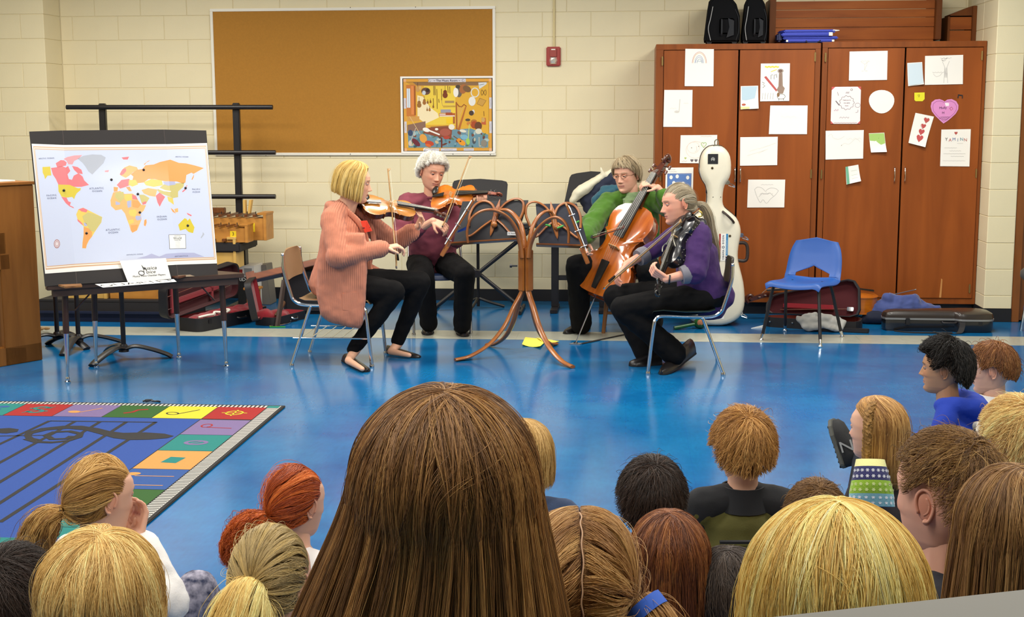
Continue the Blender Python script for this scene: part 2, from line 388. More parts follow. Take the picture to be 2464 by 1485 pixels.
def curve(pts, n=6): return [(p.x, p.y) for p in spline([(a, b, 0) for a, b in pts], n)]
def circ(u, v, ru, rv, n=14, a0=0, a1=2*PI): return [(u+ru*math.cos(a0+(a1-a0)*i/n), v+rv*math.sin(a0+(a1-a0)*i/n)) for i in range(n+1)]
def heart(u, v, w, h, n=16):
    out = []
    for i in range(n):
        t = 2*PI*i/n; out.append((u+w*.5*math.sin(t)**3, v-h*.5*(13*math.cos(t)-5*math.cos(2*t)-2*math.cos(3*t)-math.cos(4*t))/14.5))
    return out
YPAP = YC-.0100
def c5(x, y): return (1560+x*.3669, y*.3669)
def c6(x, y): return (1560+x*.3669, 400+y*.3669)
def paper(px, label, lines=(), fills=(), col=None, name='paper_sheet', cat='drawing', curl=.004, outline=None, lift=0.):
    cs = [Yp(*q, YPAP-lift) for q in px]; s = Sheet(*cs, (0, -1, 0)); s.curl = 0 if outline else curl
    root = MB(); m = col or M_paper
    if outline: root.prism([s.P(u, v, 0) for u, v in outline], (0, -.0008, 0))
    else:
        N = 6
        root.rings([[s.P(i/N, j/N, .0004+e) for e in (0, .0006) for i in (range(N+1) if e == 0 else range(N, -1, -1))] for j in range(N+1)])
    o = root.obj(name, m, smooth=60); o.location = s.o; tag(o, label, cat)
    by = {}
    for c, pts, w in lines: s.ribbon(by.setdefault(c, MB()), pts, w, .0018)
    hi = .0016
    for c, pts in fills: hi += .0001; s.poly(by.setdefault(c, MB()), pts, hi)
    for c, b in by.items(): tag(b.obj('drawn_mark', ink(c), o, fix=False), kind='stuff')
    return o, s
def stext(s, o, body, u, v, size, c, rot=0., h=.002, sx=1., shear=0., name='lettering'):
    a = (s.c[1]-s.c[0]).normalized(); n = s.n; z = n; y = z.cross(a); R = Matrix((a, y, z)).transposed() @ rotz(rot); p = s.P(u, v, h)
    return text(body, size, ink(c), o, Matrix.Translation(p) @ R.to_4x4(), name, shear=shear, sx=sx)
def wig(u0, v0, u1, n, a): return [(u0+(u1-u0)*i/n, v0+a*math.sin(i*2.1+v0*40)) for i in range(n+1)]
W_ = .0022
paper([c5(*q) for q in ((243, 320), (430, 322), (427, 566), (238, 565))], 'white sheet with a small rainbow drawn at its top, on the left cabinet door',
  [('C05848', circ(.5, .38, .25, .30, 12, PI, 2*PI), W_), ('D8A040', circ(.5, .38, .22, .27, 12, PI, 2*PI), W_), ('5878B0', circ(.49, .38, .15, .20, 12, PI, 2*PI), W_), ('4878B8', circ(.49, .38, .12, .16, 12, PI, 2*PI), W_), ('6088A0', circ(.5, .38, .08, .11, 12, PI, 2*PI), W_), ('7898B8', wig(.42, .33, .58, 8, .02), W_)])
paper([c5(*q) for q in ((105, 590), (290, 590), (286, 833), (98, 832))], 'white sheet with a faint grey music note, below the rainbow sheet',
  [('D2CEC8', [(.56, .25), (.54, .58)], .006), ('DAD6D0', wig(.22, .5, .44, 6, .01), W_), ('DAD6D0', wig(.7, .36, .86, 6, .01), .003), ('DEDAD4', wig(.3, .87, .75, 10, .006), W_)], [('D2CEC8', circ(.46, .59, .09, .035, 10)[:-1])])
paper([c5(*q) for q in ((212, 887), (452, 885), (447, 1072), (206, 1070))], 'white sheet with a pale face, green heart and grey hearts, by the cello case',
  [('E6C8C0', circ(.42, .52, .26, .30, 16), W_), ('E6CFC6', circ(.36, .44, .17, .20, 14), W_), ('8CB860', heart(.64, .34, .14, .19)+[heart(.64, .34, .14, .19)[0]], .004), ('D0B8B0', [(.44, .40), (.46, .56), (.40, .58)], W_), ('B8A8A0', wig(.05, .93, .2, 6, .012), W_), ('B8A8A0', wig(.55, .05, .85, 9, .01), W_)],
  [('6B6468', heart(.33, .9, .09, .12)), ('6B6468', heart(.44, .9, .09, .12)), ('C86868', heart(.55, .9, .07, .11)), ('B0C070', heart(.15, .82, .06, .08)), ('585050', circ(.31, .45, .012, .016, 8)[:-1]), ('585050', circ(.5, .4, .012, .016, 8)[:-1])])
paper([c5(*q) for q in ((115, 1100), (296, 1098), (290, 1362), (108, 1364))], 'white sheet with a blue panel of pale dots, behind the purple player\'s head',
  [('B0ACA8', wig(.1, .05, .35, 8, .004), W_), ('B0ACA8', wig(.1, .1, .4, 8, .004), W_), ('31549A', [(.07, .15), (.93, .15), (.93, .62), (.07, .62), (.07, .15)], .004)],
  [('5B7FBE', [(.08, .16), (.92, .16), (.92, .61), (.08, .61)])]+[('F0EEE8', circ(a, b, .06, .05, 10)[:-1]) for a, b in ((.2, .24), (.42, .22), (.8, .25), (.3, .38), (.64, .4), (.16, .5))]+[('E0A050', circ(.6, .52, .2, .1, 10)[:-1])])
paper([c5(*q) for q in ((738, 417), (929, 415), (924, 662), (733, 665))], 'white sheet with a brown guitar and red recorder drawn in crayon',
  [('EED858', wig(.14, .09, .62, 12, .012), .012), ('EED858', [(.35, .22), (.55, .16)], .006), ('4A4442', [(.06, .49), (.14, .52), (.08, .55), (.16, .59), (.08, .64)], .003)]+[('4A4442', [(u, .42), (u, .31), (u+.06, .30)], .003) for u in (.36, .46)]+[('4A4442', [(.56, .38), (.54, .28)], .003)]+[('8A8480', [(u, .95), (u+.02, .78)], .002) for u in (.07, .16, .25, .34, .43)]+[('5A5450', circ(.72, .88, .14, .07, 12), .003), ('5A5450', [(.64, .93), (.64, .98)], .004), ('5A5450', [(.8, .93), (.8, .98)], .004), ('7A6050', circ(.68, .2, .1, .05, 10), .003), ('7A6050', [(.66, .25), (.68, .62)], .003), ('7A6050', [(.74, .25), (.76, .6)], .003)],
  [('C05A58', [(.12, .36), (.19, .33), (.58, .70), (.55, .75)]), ('9A8272', [(.63, .24), (.73, .24), (.75, .58), (.84, .66), (.78, .8), (.66, .8), (.56, .7), (.62, .6)]), ('7A6254', circ(.68, .2, .08, .04, 10)[:-1]), ('8A6A4A', circ(.62, .83, .05, .06, 8)[:-1])])
paper([c5(*q) for q in ((606, 565), (720, 562), (722, 712), (604, 718))], 'small note shaded pale blue with a red mark at its foot', [], [('BCD4E2', [(.05, .03), (.95, .02), (.8, .55), (.3, .62), (.08, .6)]), ('B8604A', circ(.18, .8, .12, .05, 10)[:-1]), ('E8D898', [(.0, .88), (.5, .9), (.5, .99), (.0, .99)])], curl=.02)
paper([c5(*q) for q in ((800, 692), (1045, 692), (1040, 880), (790, 880))], 'almost blank white sheet under the guitar drawing', [('EAE7E0', wig(.3, .4, .7, 8, .04), W_)])
paper([c5(*q) for q in ((603, 900), (849, 897), (845, 1083), (601, 1087))], 'white sheet of faint slanting pencil strokes above the heart-hands drawing', [('DCD8D2', [(.2, .65), (.7, .45)], W_), ('DCD8D2', [(.5, .42), (.95, .22)], W_), ('DEDAD4', [(.48, .58), (.75, .42)], W_), ('E2DED8', [(.25, .5), (.5, .4)], W_)])
o, s = paper([c6(*q) for q in ((655, 88), (898, 88), (891, 270), (648, 271))], 'white sheet with two grey pencil hands making a heart', [('B4B0AE', curve([(.18, .35), (.25, .6), (.35, .82), (.42, .72), (.52, .85), (.62, .7), (.75, .55), (.83, .4)]), W_), ('B4B0AE', curve([(.18, .35), (.26, .27), (.38, .3), (.48, .42), (.52, .36), (.62, .3), (.75, .32), (.83, .4)]), W_), ('C0BCBA', wig(.33, .5, .68, 10, .03), W_), ('C8C4C2', wig(.35, .18, .68, 12, .012), W_), ('B8B4B2', curve([(.3, .62), (.4, .5), (.5, .52), (.6, .48), (.7, .6)]), W_)])
paper([c5(*q) for q in ((1320, 338), (1570, 333), (1565, 524), (1315, 529))], 'white sheet with a small faint grey tree, top left of the right cabinet', [('CFCBC6', [(.4, .66), (.41, .45), (.3, .35)], W_), ('CFCBC6', [(.41, .45), (.52, .34)], W_), ('CFCBC6', [(.40, .66), (.46, .47), (.47, .36)], W_), ('D8D4D0', wig(.3, .34, .54, 10, .03), W_), ('C4C0BC', [(.33, .68), (.38, .68)], W_), ('C4C0BC', [(.42, .68), (.48, .68)], W_)])
o, s = paper([c5(*q) for q in ((1203, 570), (1395, 568), (1388, 812), (1195, 812))], 'pinkish card with scalloped frame, red corners and small music notes', [('6A6468', [(.53+.24*(1+.08*math.cos(11*t))*math.cos(t), .43+.18*(1+.08*math.cos(11*t))*math.sin(t)) for t in [i*2*PI/66 for i in range(67)]], .0026), ('7A7476', [(.15, .38), (.28, .5)], .008), ('7A7476', [(.2, .14), (.24, .24)], .003), ('7A7476', circ(.68, .08, .035, .025, 8), .003), ('9A9496', circ(.9, .5, .09, .06, 10), .003), ('B898A8', wig(.1, .63, .26, 6, .03), .004), ('9A9496', wig(.3, .83, .62, 10, .02), .003), ('9A9496', wig(.48, .16, .6, 8, .03), .003), ('A89090', wig(.1, .97, .9, 24, .006), .003), ('8A8486', [(.84, .7), (.92, .68), (.92, .62)], .003)],
  [('C85A58', [(0, 0), (.12, 0), (.0, .09)]), ('C85A58', [(.88, 0), (1, 0), (1, .09)]), ('C85A58', [(0, .92), (.1, 1), (0, 1)]), ('C85A58', [(1, .92), (1, 1), (.9, 1)])], col=mat('pink_card', 'F3E6E6', .8))
for i, t in enumerate(('Thank you for', 'your great', 'music')): stext(s, o, t, .53, .36+.075*i, .011, '5A5458')
paper([c5(*q) for q in ((1447, 590), (1613, 590), (1613, 744), (1447, 744))], 'oval white cut-out paper between the pink card and the yellow note', [], outline=[(.5+.5*math.cos(t)*(1-.12*math.sin(t)), .5+.5*math.sin(t)) for t in [i*2*PI/28 for i in range(28)]], col=M_paper)
paper([c5(*q) for q in ((1163, 858), (1413, 853), (1408, 1040), (1162, 1047))], 'white sheet with faint wavy pencil marks below the pink card', [('D8D4D0', curve([(.05, .2), (.15, .12), (.2, .25), (.35, .3), (.5, .2)]), W_), ('D8D4D0', curve([(.4, .55), (.5, .45), (.62, .48), (.8, .3), (.92, .42)]), W_), ('DCD8D4', wig(.55, .3, .95, 10, .04), W_)], [('7A7676', circ(.42, .52, .008, .02, 6)[:-1])])
paper([c5(*q) for q in ((1446, 875), (1548, 870), (1561, 996), (1458, 1000))], 'small note with a bright green upper half', [], [('A8CC70', [(0, .02), (.98, .02), (.98, .55), (.7, .62), (.4, .42), (.02, .38)]), ('F4F4EE', circ(.42, .5, .12, .1, 10)[:-1]), ('4A5A8A', circ(.4, .5, .03, .02, 6)[:-1]), ('5A8A40', circ(.6, .28, .02, .015, 6)[:-1]), ('5A8A40', circ(.8, .4, .02, .015, 6)[:-1])], curl=.03)
paper([c5(*q) for q in ((1293, 1095), (1377, 1080), (1392, 1187), (1298, 1210))], 'small folded note with a teal left edge', [('B8C4B8', wig(.4, .3, .85, 8, .01), W_), ('B8C4B8', wig(.4, .55, .85, 8, .01), W_), ('C4C4B8', wig(.4, .75, .85, 8, .01), W_)], [('6FB090', [(0, 0), (.2, 0), (.22, 1), (0.03, 1)]), ('2E7A60', [(.04, .15), (.14, .15), (.14, .22), (.04, .22)]), ('2E7A60', [(.05, .4), (.16, .4), (.16, .5), (.05, .5)]), ('2E7A60', [(.06, .65), (.16, .65), (.16, .75), (.06, .75)])], curl=.03)
paper([c5(*q) for q in ((1698, 413), (1796, 407), (1805, 553), (1702, 565))], 'small pale blue note beside the tall animal drawing', [], [('CCDCE6', [(.03, .03), (.97, .03), (.97, .97), (.03, .97)]), ('8FB8D0', [(.75, .6), (.95, .55), (.95, .95), (.7, .95)])], curl=.02)
paper([c5(*q) for q in ((1815, 367), (2065, 360), (2062, 552), (1812, 557))], 'white sheet with a tall long-necked animal in grey pencil', [('B0ACA8', [(.5, .95), (.52, .4), (.46, .22), (.52, .12)], W_), ('B0ACA8', [(.6, .95), (.58, .4), (.64, .2)], W_), ('C0BCB8', circ(.49, .14, .06, .05, 10), W_), ('C0BCB8', wig(.4, .1, .7, 10, .02), W_), ('B8B4B0', wig(.2, .58, .5, 12, .02), W_), ('C0BCB8', curve([(.22, .62), (.3, .72), (.4, .68), (.45, .6)]), W_), ('C0BCB8', wig(.52, .6, .58, 8, .2), W_)], [('4A4644', circ(.46, .17, .01, .016, 6)[:-1]), ('4A4644', circ(.57, .1, .012, .014, 6)[:-1])])
paper([c5(*q) for q in ((1745, 608), (1812, 606), (1812, 664), (1745, 664))], 'small bright yellow note with clipped corners', [('8A7A20', [(.3, .3), (.5, .25), (.45, .5), (.35, .45)], .004)], outline=[(0, 0), (1, 0), (1, .75), (.8, 1), (.12, 1), (0, .85)], col=mat('yellow_note', 'E4DC28', .7))
hx = [(c5(1852, 650)), (c5(2034, 650)), (c5(2034, 810)), (c5(1852, 810))]
ho = [(.5, .1), (.6, .02), (.76, 0), (.92, .09), (1, .25), (.99, .42), (.9, .6), (.75, .76), (.6, .9), (.46, 1), (.33, .87), (.16, .68), (.04, .5), (0, .3), (.03, .13), (.16, .02), (.32, 0), (.44, .05)]
o, s = paper(hx, 'pink paper heart with a handwritten name, on the right-hand cabinet door', [('B060A0', [(.5+(u-.5)*.86, .46+(v-.46)*.84) for u, v in ho+ho[:1]], .003), ('5A3A58', wig(.35, .73, .68, 12, .008), .0022), ('5A3A58', wig(.3, .78, .66, 12, .008), .0022), ('5A3A58', wig(.4, .84, .6, 10, .008), .0022), ('B84848', [(.68, .38), (.75, .32), (.8, .4), (.73, .46), (.68, .38)], .003)], [('F4E8F0', [(.5, .14), (.66, .16), (.66, .28), (.54, .29)])], outline=ho, col=mat('pink_heart', 'DE90C8', .75))
stext(s, o, 'Molly', .44, .36, .026, '5A2E52', .06); stext(s, o, 'H', .45, .56, .026, '5A2E52')
paper([c5(*q) for q in ((1752, 740), (1873, 765), (1812, 965), (1703, 937))], 'tilted white sheet with a column of four red hearts', [('B0705A', heart(u, v, .28, .17)+heart(u, v, .28, .17)[:1], .002) for u, v in ((.66, .15), (.58, .37), (.56, .56), (.55, .79))], [('C05050', heart(u, v, .3*k, .19*k)) for u, v, k in ((.68, .16, 1), (.60, .36, .9), (.58, .55, 1.1), (.57, .76, 1.3))], curl=.03)
o, s = paper([c5(*q) for q in ((1922, 850), (2115, 847), (2105, 1092), (1913, 1090))], 'white thank-you letter with a red heart and coloured letters at its top', [('B8B4B0', wig(.12, .5, .55, 14, .004), .002), ('B8B4B0', wig(.3, .58, .7, 14, .004), .002), ('B8B4B0', wig(.1, .66, .85, 18, .004), .002), ('B8B4B0', wig(.35, .73, .8, 14, .004), .002), ('C0BCB8', wig(.08, .85, .85, 18, .004), .002), ('C0BCB8', wig(.55, .38, .75, 8, .004), .002)], [('B85048', heart(.5, .1, .11, .09))])
for i, (ch, c) in enumerate(zip('YAMINN', ('5A5A5A', 'C05A58', '5A6AA0', '7A8AA8', '5A8A98', 'B05A50'))): stext(s, o, ch, .18+.13*i, .27+.02*(i % 2), .034, c)
paper([c5(*q) for q in ((2027, 618), (2063, 620), (2063, 646), (2027, 645))], 'tiny black beamed music note stuck above the pink heart', [], outline=[(0, .9), (.05, 1), (.2, .95), (.25, .35), (.85, .4), (.8, .95), (.85, 1), (.98, .95), (1, .12), (.12, 0)], col=ink('2A2424'), cat='sticker', name='music_note')

# ================================================================== ON TOP OF THE CABINETS
def ztop(px): return zl if px < 1975 else zr
M_bag = mat('bag_nylon', '101012', .95, spec=.15); M_bagtrim = mat('bag_trim', '2C2D30', .8, spec=.2)
def bag(px0, px1, y0, y1, label, dx):
    a, b = Yp(px0, 60, y0).x, Yp(px1, 60, y0).x; z0 = zl; w = b-a; hgt = .37
    o = empty('equipment_bag', ((a+b)/2, y0, z0), label=label, cat='bag', group=None)
    pr = [(-.5, .02), (-.52, .06), (-.44, .26), (-.40, .33), (-.28, .37), (.22, .37), (.40, .31), (.5, .22), (.52, .06), (.5, .02)]
    m = MB(); pts = [V((u*w, 0, v)) for u, v in pr]
    m.rings([[p+V((dx*t, (y1-y0)*t, 0)) if 0 < k < 3 else V((p.x*.93+dx*t, (y1-y0)*t, .02+(p.z-.02)*.96)) for p in pts] for k, t in enumerate((0, .08, .92, 1))])
    m.obj('body', M_bag, o, bevel=.012)
    MB().bbox((-w*.08, -.012, .08), (w*.34, .004, .20)).obj('front_pocket', M_bag, o, bevel=.008)
    MB().tube(spline([(-w*.02, -.012, .19), (-w*.02, -.03, .17), (-w*.02, -.03, .09), (-w*.02, -.012, .07)], 5), .007, 8).obj('side_handle', M_bagtrim, o, True)
    MB().prism([(w*.12, -.013, .05), (w*.33, -.013, .07), (w*.33, -.013, .18), (w*.16, -.013, .2), (w*.20, -.013, .13)], (0, -.004, 0)).obj('patch', M_bagtrim, o)
    MB().tube(spline([(-w*.33, -.008, .03), (-w*.40, -.01, .12), (-w*.34, -.01, .2), (-w*.28, -.008, .29)], 6), .003, 6).obj('piping', mat('pale_piping', '9C9C9C', .6), o, True)
    MB().tube(spline([(w*.40, -.002, .03), (w*.47, -.005, .1), (w*.46, -.002, .2), (w*.36, -.002, .27)], 6), .003, 6).obj('piping', M_bagtrim, o, True)
    for sx in (-.36, .36):
        MB().lathe([(0, -.012), (.02, -.012), (.02, .012), (0, .012)], (sx*w, .03, .02), 14, Matrix.Rotation(PI/2, 3, 'X')).obj('wheel', M_bagtrim, o, True)
    return o
bag(1696, 1780, 10.74, 11.16, 'wider black zipped equipment bag on the cabinet top, pale piping on its front', .02)
bag(1787, 1846, 10.76, 11.16, 'narrower black equipment bag between the wide bag and the wooden crate', .02)
# stack of blue folding cushions
M_blue = mat('blue_nylon', '1C35B0', .55, bump=.4, bscale=200, sheen=.05); M_blued = mat('navy_nylon', '101C4A', .6)
zz = zr+.001
for i, (a, b, hh, lab) in enumerate(((1892, 2005, .022, 'lowest blue padded folder of the stack on the cabinet, with a black cord'), (1884, 2018, .022, 'second blue padded folder up in the stack on the cabinet'), (1880, 2000, .026, 'third blue padded folder up, dark edged, in the stack on the cabinet'), (1886, 2012, .024, 'topmost blue padded folder of the stack, white tip sticking out'))):
    x0, x1 = Yp(a, 85, 10.72).x, Yp(b, 85, 10.72).x
    o = tag(MB().quad8([(x0-(x0+x1)/2, 0, 0), (x1-(x0+x1)/2, 0, 0), (x1-(x0+x1)/2-.02, .2, 0), (x0-(x0+x1)/2-.03, .2, 0)], [(x0-(x0+x1)/2+.003, .002, hh), (x1-(x0+x1)/2-.003, .002, hh), (x1-(x0+x1)/2-.02, .2, hh), (x0-(x0+x1)/2-.03, .2, hh)]).obj('padded_folder', M_blue if i != 2 else M_blue, bevel=.008), lab, 'folder')
    o.location = ((x0+x1)/2, 10.70+.012*(i % 2), zz+.0005); zz += hh+.001
    hw = (x1-x0)/2
    if i == 0:
        MB().tube(spline([(-.03, -.004, .012), (-.02, -.012, -.004), (.02, -.014, -.008), (.06, -.012, -.002), (.08, -.004, .014)], 5), .004, 6).obj('cord', M_base, o, True)
        MB().bbox((-hw-.002, -.002, .003), (-hw+.012, .01, .018)).bbox((hw-.012, -.002, .003), (hw+.006, .01, .018)).obj('pale_corner', M_white, o)
    if i == 2: MB().bbox((hw-.02, -.003, .002), (hw+.008, .03, .028)).obj('care_tag', M_white, o)
    if i == 3:
        MB().cap((hw-.02, .01, .014), (hw+.022, .008, .016), .009, .003, 10).obj('white_tip', M_white, o, True)
        MB().bbox((-hw-.05, .01, -.066), (-hw-.014, .17, -.002)).obj('folded_end', M_blued, o, bevel=.012)
# knotty pine crate and a smaller box behind it
M_pine = wood('knotty_pine', '9E561C', '803F10', 2.4, (.7, 5, 5), .55, .0, .25)
M_pined = wood('dark_pine', '74400F', '5C2E0C', 2.4, (3, 3, .7), .6, .0, .25)
yc = 10.98
x0, x1 = Yp(1866, 50, yc).x, Yp(2248, 50, yc).x
cr = empty('pine_crate', ((x0+x1)/2, yc, zr+.001), label='long knotty pine crate with a boarded front on the cabinet top', cat='crate')
zt = [Yp(2050, q, yc).z-zr for q in (90, 66, 43, 23, 2)]
zt[0] = max(zt[0], .05)
zc = .0
for i in range(4):
    z0_, z1_ = (.028 if i == 0 else zt[i]), zt[i+1]
    MB().bbox((-(x1-x0)/2, -.002*(i % 2), z0_+.0015), ((x1-x0)/2, .018, z1_-.0015)).obj('plank', M_pine, cr, bevel=.003)
MB().bbox((-(x1-x0)/2, .0, .0), ((x1-x0)/2, .02, .028)).obj('plank', M_pine, cr, bevel=.003)
MB().bbox((-(x1-x0)/2, .018, 0), ((x1-x0)/2, .32, .02)).obj('bottom', M_pined, cr)
MB().bbox((-(x1-x0)/2-.05, -.03, .0), (-(x1-x0)/2, .32, zt[4]+.02)).obj('end_panel', M_pined, cr, bevel=.004)
MB().bbox(((x1-x0)/2, -.06, .026), ((x1-x0)/2+.045, .32, zt[4]+.06)).obj('end_panel', M_pined, cr, bevel=.004)
x2, x3 = Yp(2286, 60, yc+.06).x, Yp(2338, 60, yc+.06).x
cbx = empty('pine_box', ((x2+x3)/2, yc+.06, zr+.001), label='small pine box right of the long crate, below the pier', cat='crate')
w = (x3-x2)/2
for i in range(2): MB().bbox((-w, 0, .002+.105*i), (w, .018, .10+.105*i)).obj('plank', M_pine, cbx, bevel=.003)
MB().bbox((w, -.02, 0), (w+.035, .24, .29)).obj('end_panel', M_pined, cbx, bevel=.003)
MB().prism([(w, .0, .215), (w, .0, .29), (-w, .0, .225), (-w, .0, .215)], (0, .2, 0)).obj('lid', M_pined, cbx)
MB().bbox((-w-.018, 0, 0), (-w, .24, .21)).obj('end_panel', M_pined, cbx, bevel=.003)
# ================================================================== LEFT SIDE: table, map board, piano
M_tab = wood('table_laminate', '4A3428', '3A271D', 3, (1, 1, 1), .45, .1)
M_edge = mat('table_edge', '3B2A22', .5)
M_brleg = mat('brown_enamel', '3A241C', .35)
TZ = .605
A_, B_, C_, D_ = V((-3.355, 7.612, 0)), V((-3.383, 8.118, 0)), V((-2.548, 8.177, 0)), V((-2.955, 8.457, 0))
td = (C_-A_).normalized(); tn = V((-td.y, td.x, 0)); tm = (A_+C_)/2
def tl_(s, t, z=0): return td*s+tn*t+V((0, 0, z))
tb = empty('trapezoid_table', tm, label='low dark brown trapezoid table on chrome-tipped legs, carrying the map board', cat='table')
top = [(-.60, -.09), (.60, -.09), (.60, -.04), (.34, .46), (-.34, .46), (-.60, -.04)]
MB().prism([tl_(a, b, TZ-.028) for a, b in top], (0, 0, .028)).obj('tabletop', [M_tab], tb, bevel=.004)
MB().prism([tl_(a*.94, b*.9+.01, TZ-.07) for a, b in top], (0, 0, .042)).obj('apron', M_edge, tb)
for L_ in (A_, B_, C_, D_):
    p = L_-tm; inn = (-(p-tl_(0, .2))).normalized()*.012
    lg = MB().tube([p+inn+V((0, 0, TZ-.06)), p+inn*.5+V((0, 0, .30))], [.019, .0185], 14).obj('leg', M_brleg, tb, True)
    MB().tube([p+inn*.5+V((0, 0, .30)), p+V((0, 0, .035))], [.0155, .0095], 14).obj('chrome_leg_tip', M_chrome, lg, True)
    MB().lathe([(0, 0), (.017, 0), (.018, .008), (.011, .014), (.013, .026), (.009, .038), (0, .04)], p, 14).obj('glide', M_chrome, lg, True)
for s0 in ((-.33, -.02), (.33, -.02)):
    MB().tube([tl_(s0[0], s0[1], TZ-.06), tl_(s0[0]*1.3, s0[1]+.02, TZ-.17)], .005, 6).obj('brace', M_brleg, tb)

# trifold board, leaning back
b0 = Zp(110, 690, TZ); b1 = Zp(531, 662, TZ); bd = (b1-b0).normalized(); bn = V((-bd.y, bd.x, 0)); lean = math.radians(10.5)
bu = V((0, 0, 1))*math.cos(lean)+bn*math.sin(lean); bfn = bd.cross(bu)      # faces the viewer
if bfn.y > 0: bfn = -bfn
def bpx(px, py):
    """pixel of the photo -> (s, t) in the plane of the board"""
    p = Pl(px, py, b0, bfn)-b0; return p.dot(bd), p.dot(bu)
def c6m(x, y): return bpx(60+x*.26936, 300+y*.26936)
S1 = (c6m(345, 82)[0]+c6m(452, 1400)[0])/2; S2 = (c6m(1270, 70)[0]+c6m(1345, 1350)[0])/2
ST0, ST1 = (b1-b0).length, .914
FA = math.radians(9)
def b3(s, t, h=0.):
    """board coordinates -> 3D (relative to b0); the wings fold back"""
    if s < S1: p = bd*S1+bd*math.cos(FA)*(s-S1)+(-bfn)*abs(s-S1)*math.sin(FA)
    elif s > S2: p = bd*S2+bd*math.cos(FA)*(s-S2)+(-bfn)*(s-S2)*math.sin(FA)
    else: p = bd*s
    return p+bu*t+bfn*h
M_board = mat('black_foamboard', '2B2624', .75); M_bedge = mat('board_edge', '4A3B38', .8)
brd = empty('trifold_board', b0+V((0, 0, .004)), label='black trifold display board leaning on the low table, world map on it', cat='display board')
S_L = bpx(72, 316)[0]; S_R = bpx(503, 313)[0]; SB_L = 0.; SB_R = ST0
for a0, a1, c0, c1 in ((S_L, S1, SB_L, S1), (S1+.003, S2-.003, S1+.003, S2-.003), (S2, S_R, S2, SB_R)):
    MB().quad8([b3(c0, 0, 0), b3(c1, 0, 0), b3(c1, 0, -.006), b3(c0, 0, -.006)], [b3(a0, ST1, 0), b3(a1, ST1, 0), b3(a1, ST1, -.006), b3(a0, ST1, -.006)]).obj('board_panel', M_board, brd)
for s in (S1, S2): MB().quad8([b3(s-.003, .0, -.0012), b3(s+.003, .0, -.0012), b3(s+.003, 0, -.006), b3(s-.003, 0, -.006)], [b3(s-.003, ST1, -.0012), b3(s+.003, ST1, -.0012), b3(s+.003, ST1, -.006), b3(s-.003, ST1, -.006)]).obj('fold_line', mat('fold', '6A5D58', .8), brd)
MB().quad8([b3(.74*ST0, .0, .002), b3(.85*ST0, 0, .002), b3(.85*ST0, 0, -.006), b3(.74*ST0, 0, -.006)], [b3(.745*ST0, .012, .002), b3(.82*ST0, .012, .002), b3(.82*ST0, .012, -.006), b3(.745*ST0, .012, -.006)]).obj('torn_edge', mat('kraft', 'A08A70', .8), brd)

# the map: one laminated sheet bent over the three panels
mp_ = empty('world_map', b0+V((0, 0, .004)), label='laminated world map with coloured countries and black pins, on the trifold board', cat='map')
def mapcol(name, c): return mat('map_'+name, c, .28, spec=.4, coat=.12)
def mpoly(name, pts, c, h, parent, px=True):
    """polygon in crop pixels -> mesh split at the folds and laid on the panels"""
    P2 = [c6m(*q) for q in pts] if px else pts
    bm = bmesh.new(); f = bm.faces.new([bm.verts.new((s, t, 0)) for s, t in P2]); bmesh.ops.triangulate(bm, faces=[f])
    for s in (S1, S2): bmesh.ops.bisect_plane(bm, geom=bm.verts[:]+bm.edges[:]+bm.faces[:], plane_co=(s, 0, 0), plane_no=(1, 0, 0))
    for v in bm.verts: v.co = b3(v.co.x, v.co.y, h)
    bm.normal_update(); me = bpy.data.meshes.new(name)
    for f in bm.faces:
        if f.normal.dot(bfn) < 0: f.normal_flip()
    bm.to_mesh(me); bm.free(); me.materials.append(c); o = bpy.data.objects.new(name, me); COL.objects.link(o); o.parent = parent; return o
mpoly('sheet', [(65, 170), (345, 188), (1270, 180), (1650, 160), (1740, 1240), (1345, 1258), (455, 1318), (185, 1335)], mapcol('white', 'F2EFE6'), .0010, mp_)
mpoly('border', [(78, 192), (350, 210), (1270, 202), (1643, 183), (1727, 1205), (1340, 1225), (450, 1280), (190, 1300)], mapcol('tan', 'D2A884'), .0012, mp_)
mpoly('border_line', [(84, 202), (352, 220), (1270, 211), (1639, 193), (1721, 1196), (1338, 1216), (448, 1268), (194, 1288)], mapcol('pale', 'F0E4D2'), .0013, mp_)
mpoly('border_line', [(90, 212), (354, 229), (1270, 219), (1634, 202), (1716, 1190), (1336, 1208), (446, 1258), (198, 1276)], mapcol('tan', 'D2A884'), .00135, mp_)
mpoly('sea', [(95, 220), (355, 236), (1270, 227), (1630, 209), (1711, 1183), (1334, 1200), (444, 1250), (203, 1268)], mapcol('sea', 'CBD2E6'), .0014, mp_)
PINK, PINK2, YEL, YEL2, ORG, ORG2, GRY, KHK, LAV = [mapcol(n, c) for n, c in (('pink', 'E8787C'), ('pink2', 'EFA0A4'), ('yellow', 'D8C23C'), ('yellow2', 'EAC860'), ('orange', 'F4A058'), ('orange2', 'F2B470'), ('grey', 'B4B8C2'), ('khaki', 'C9BC74'), ('lavender', 'B0B2D0'))]
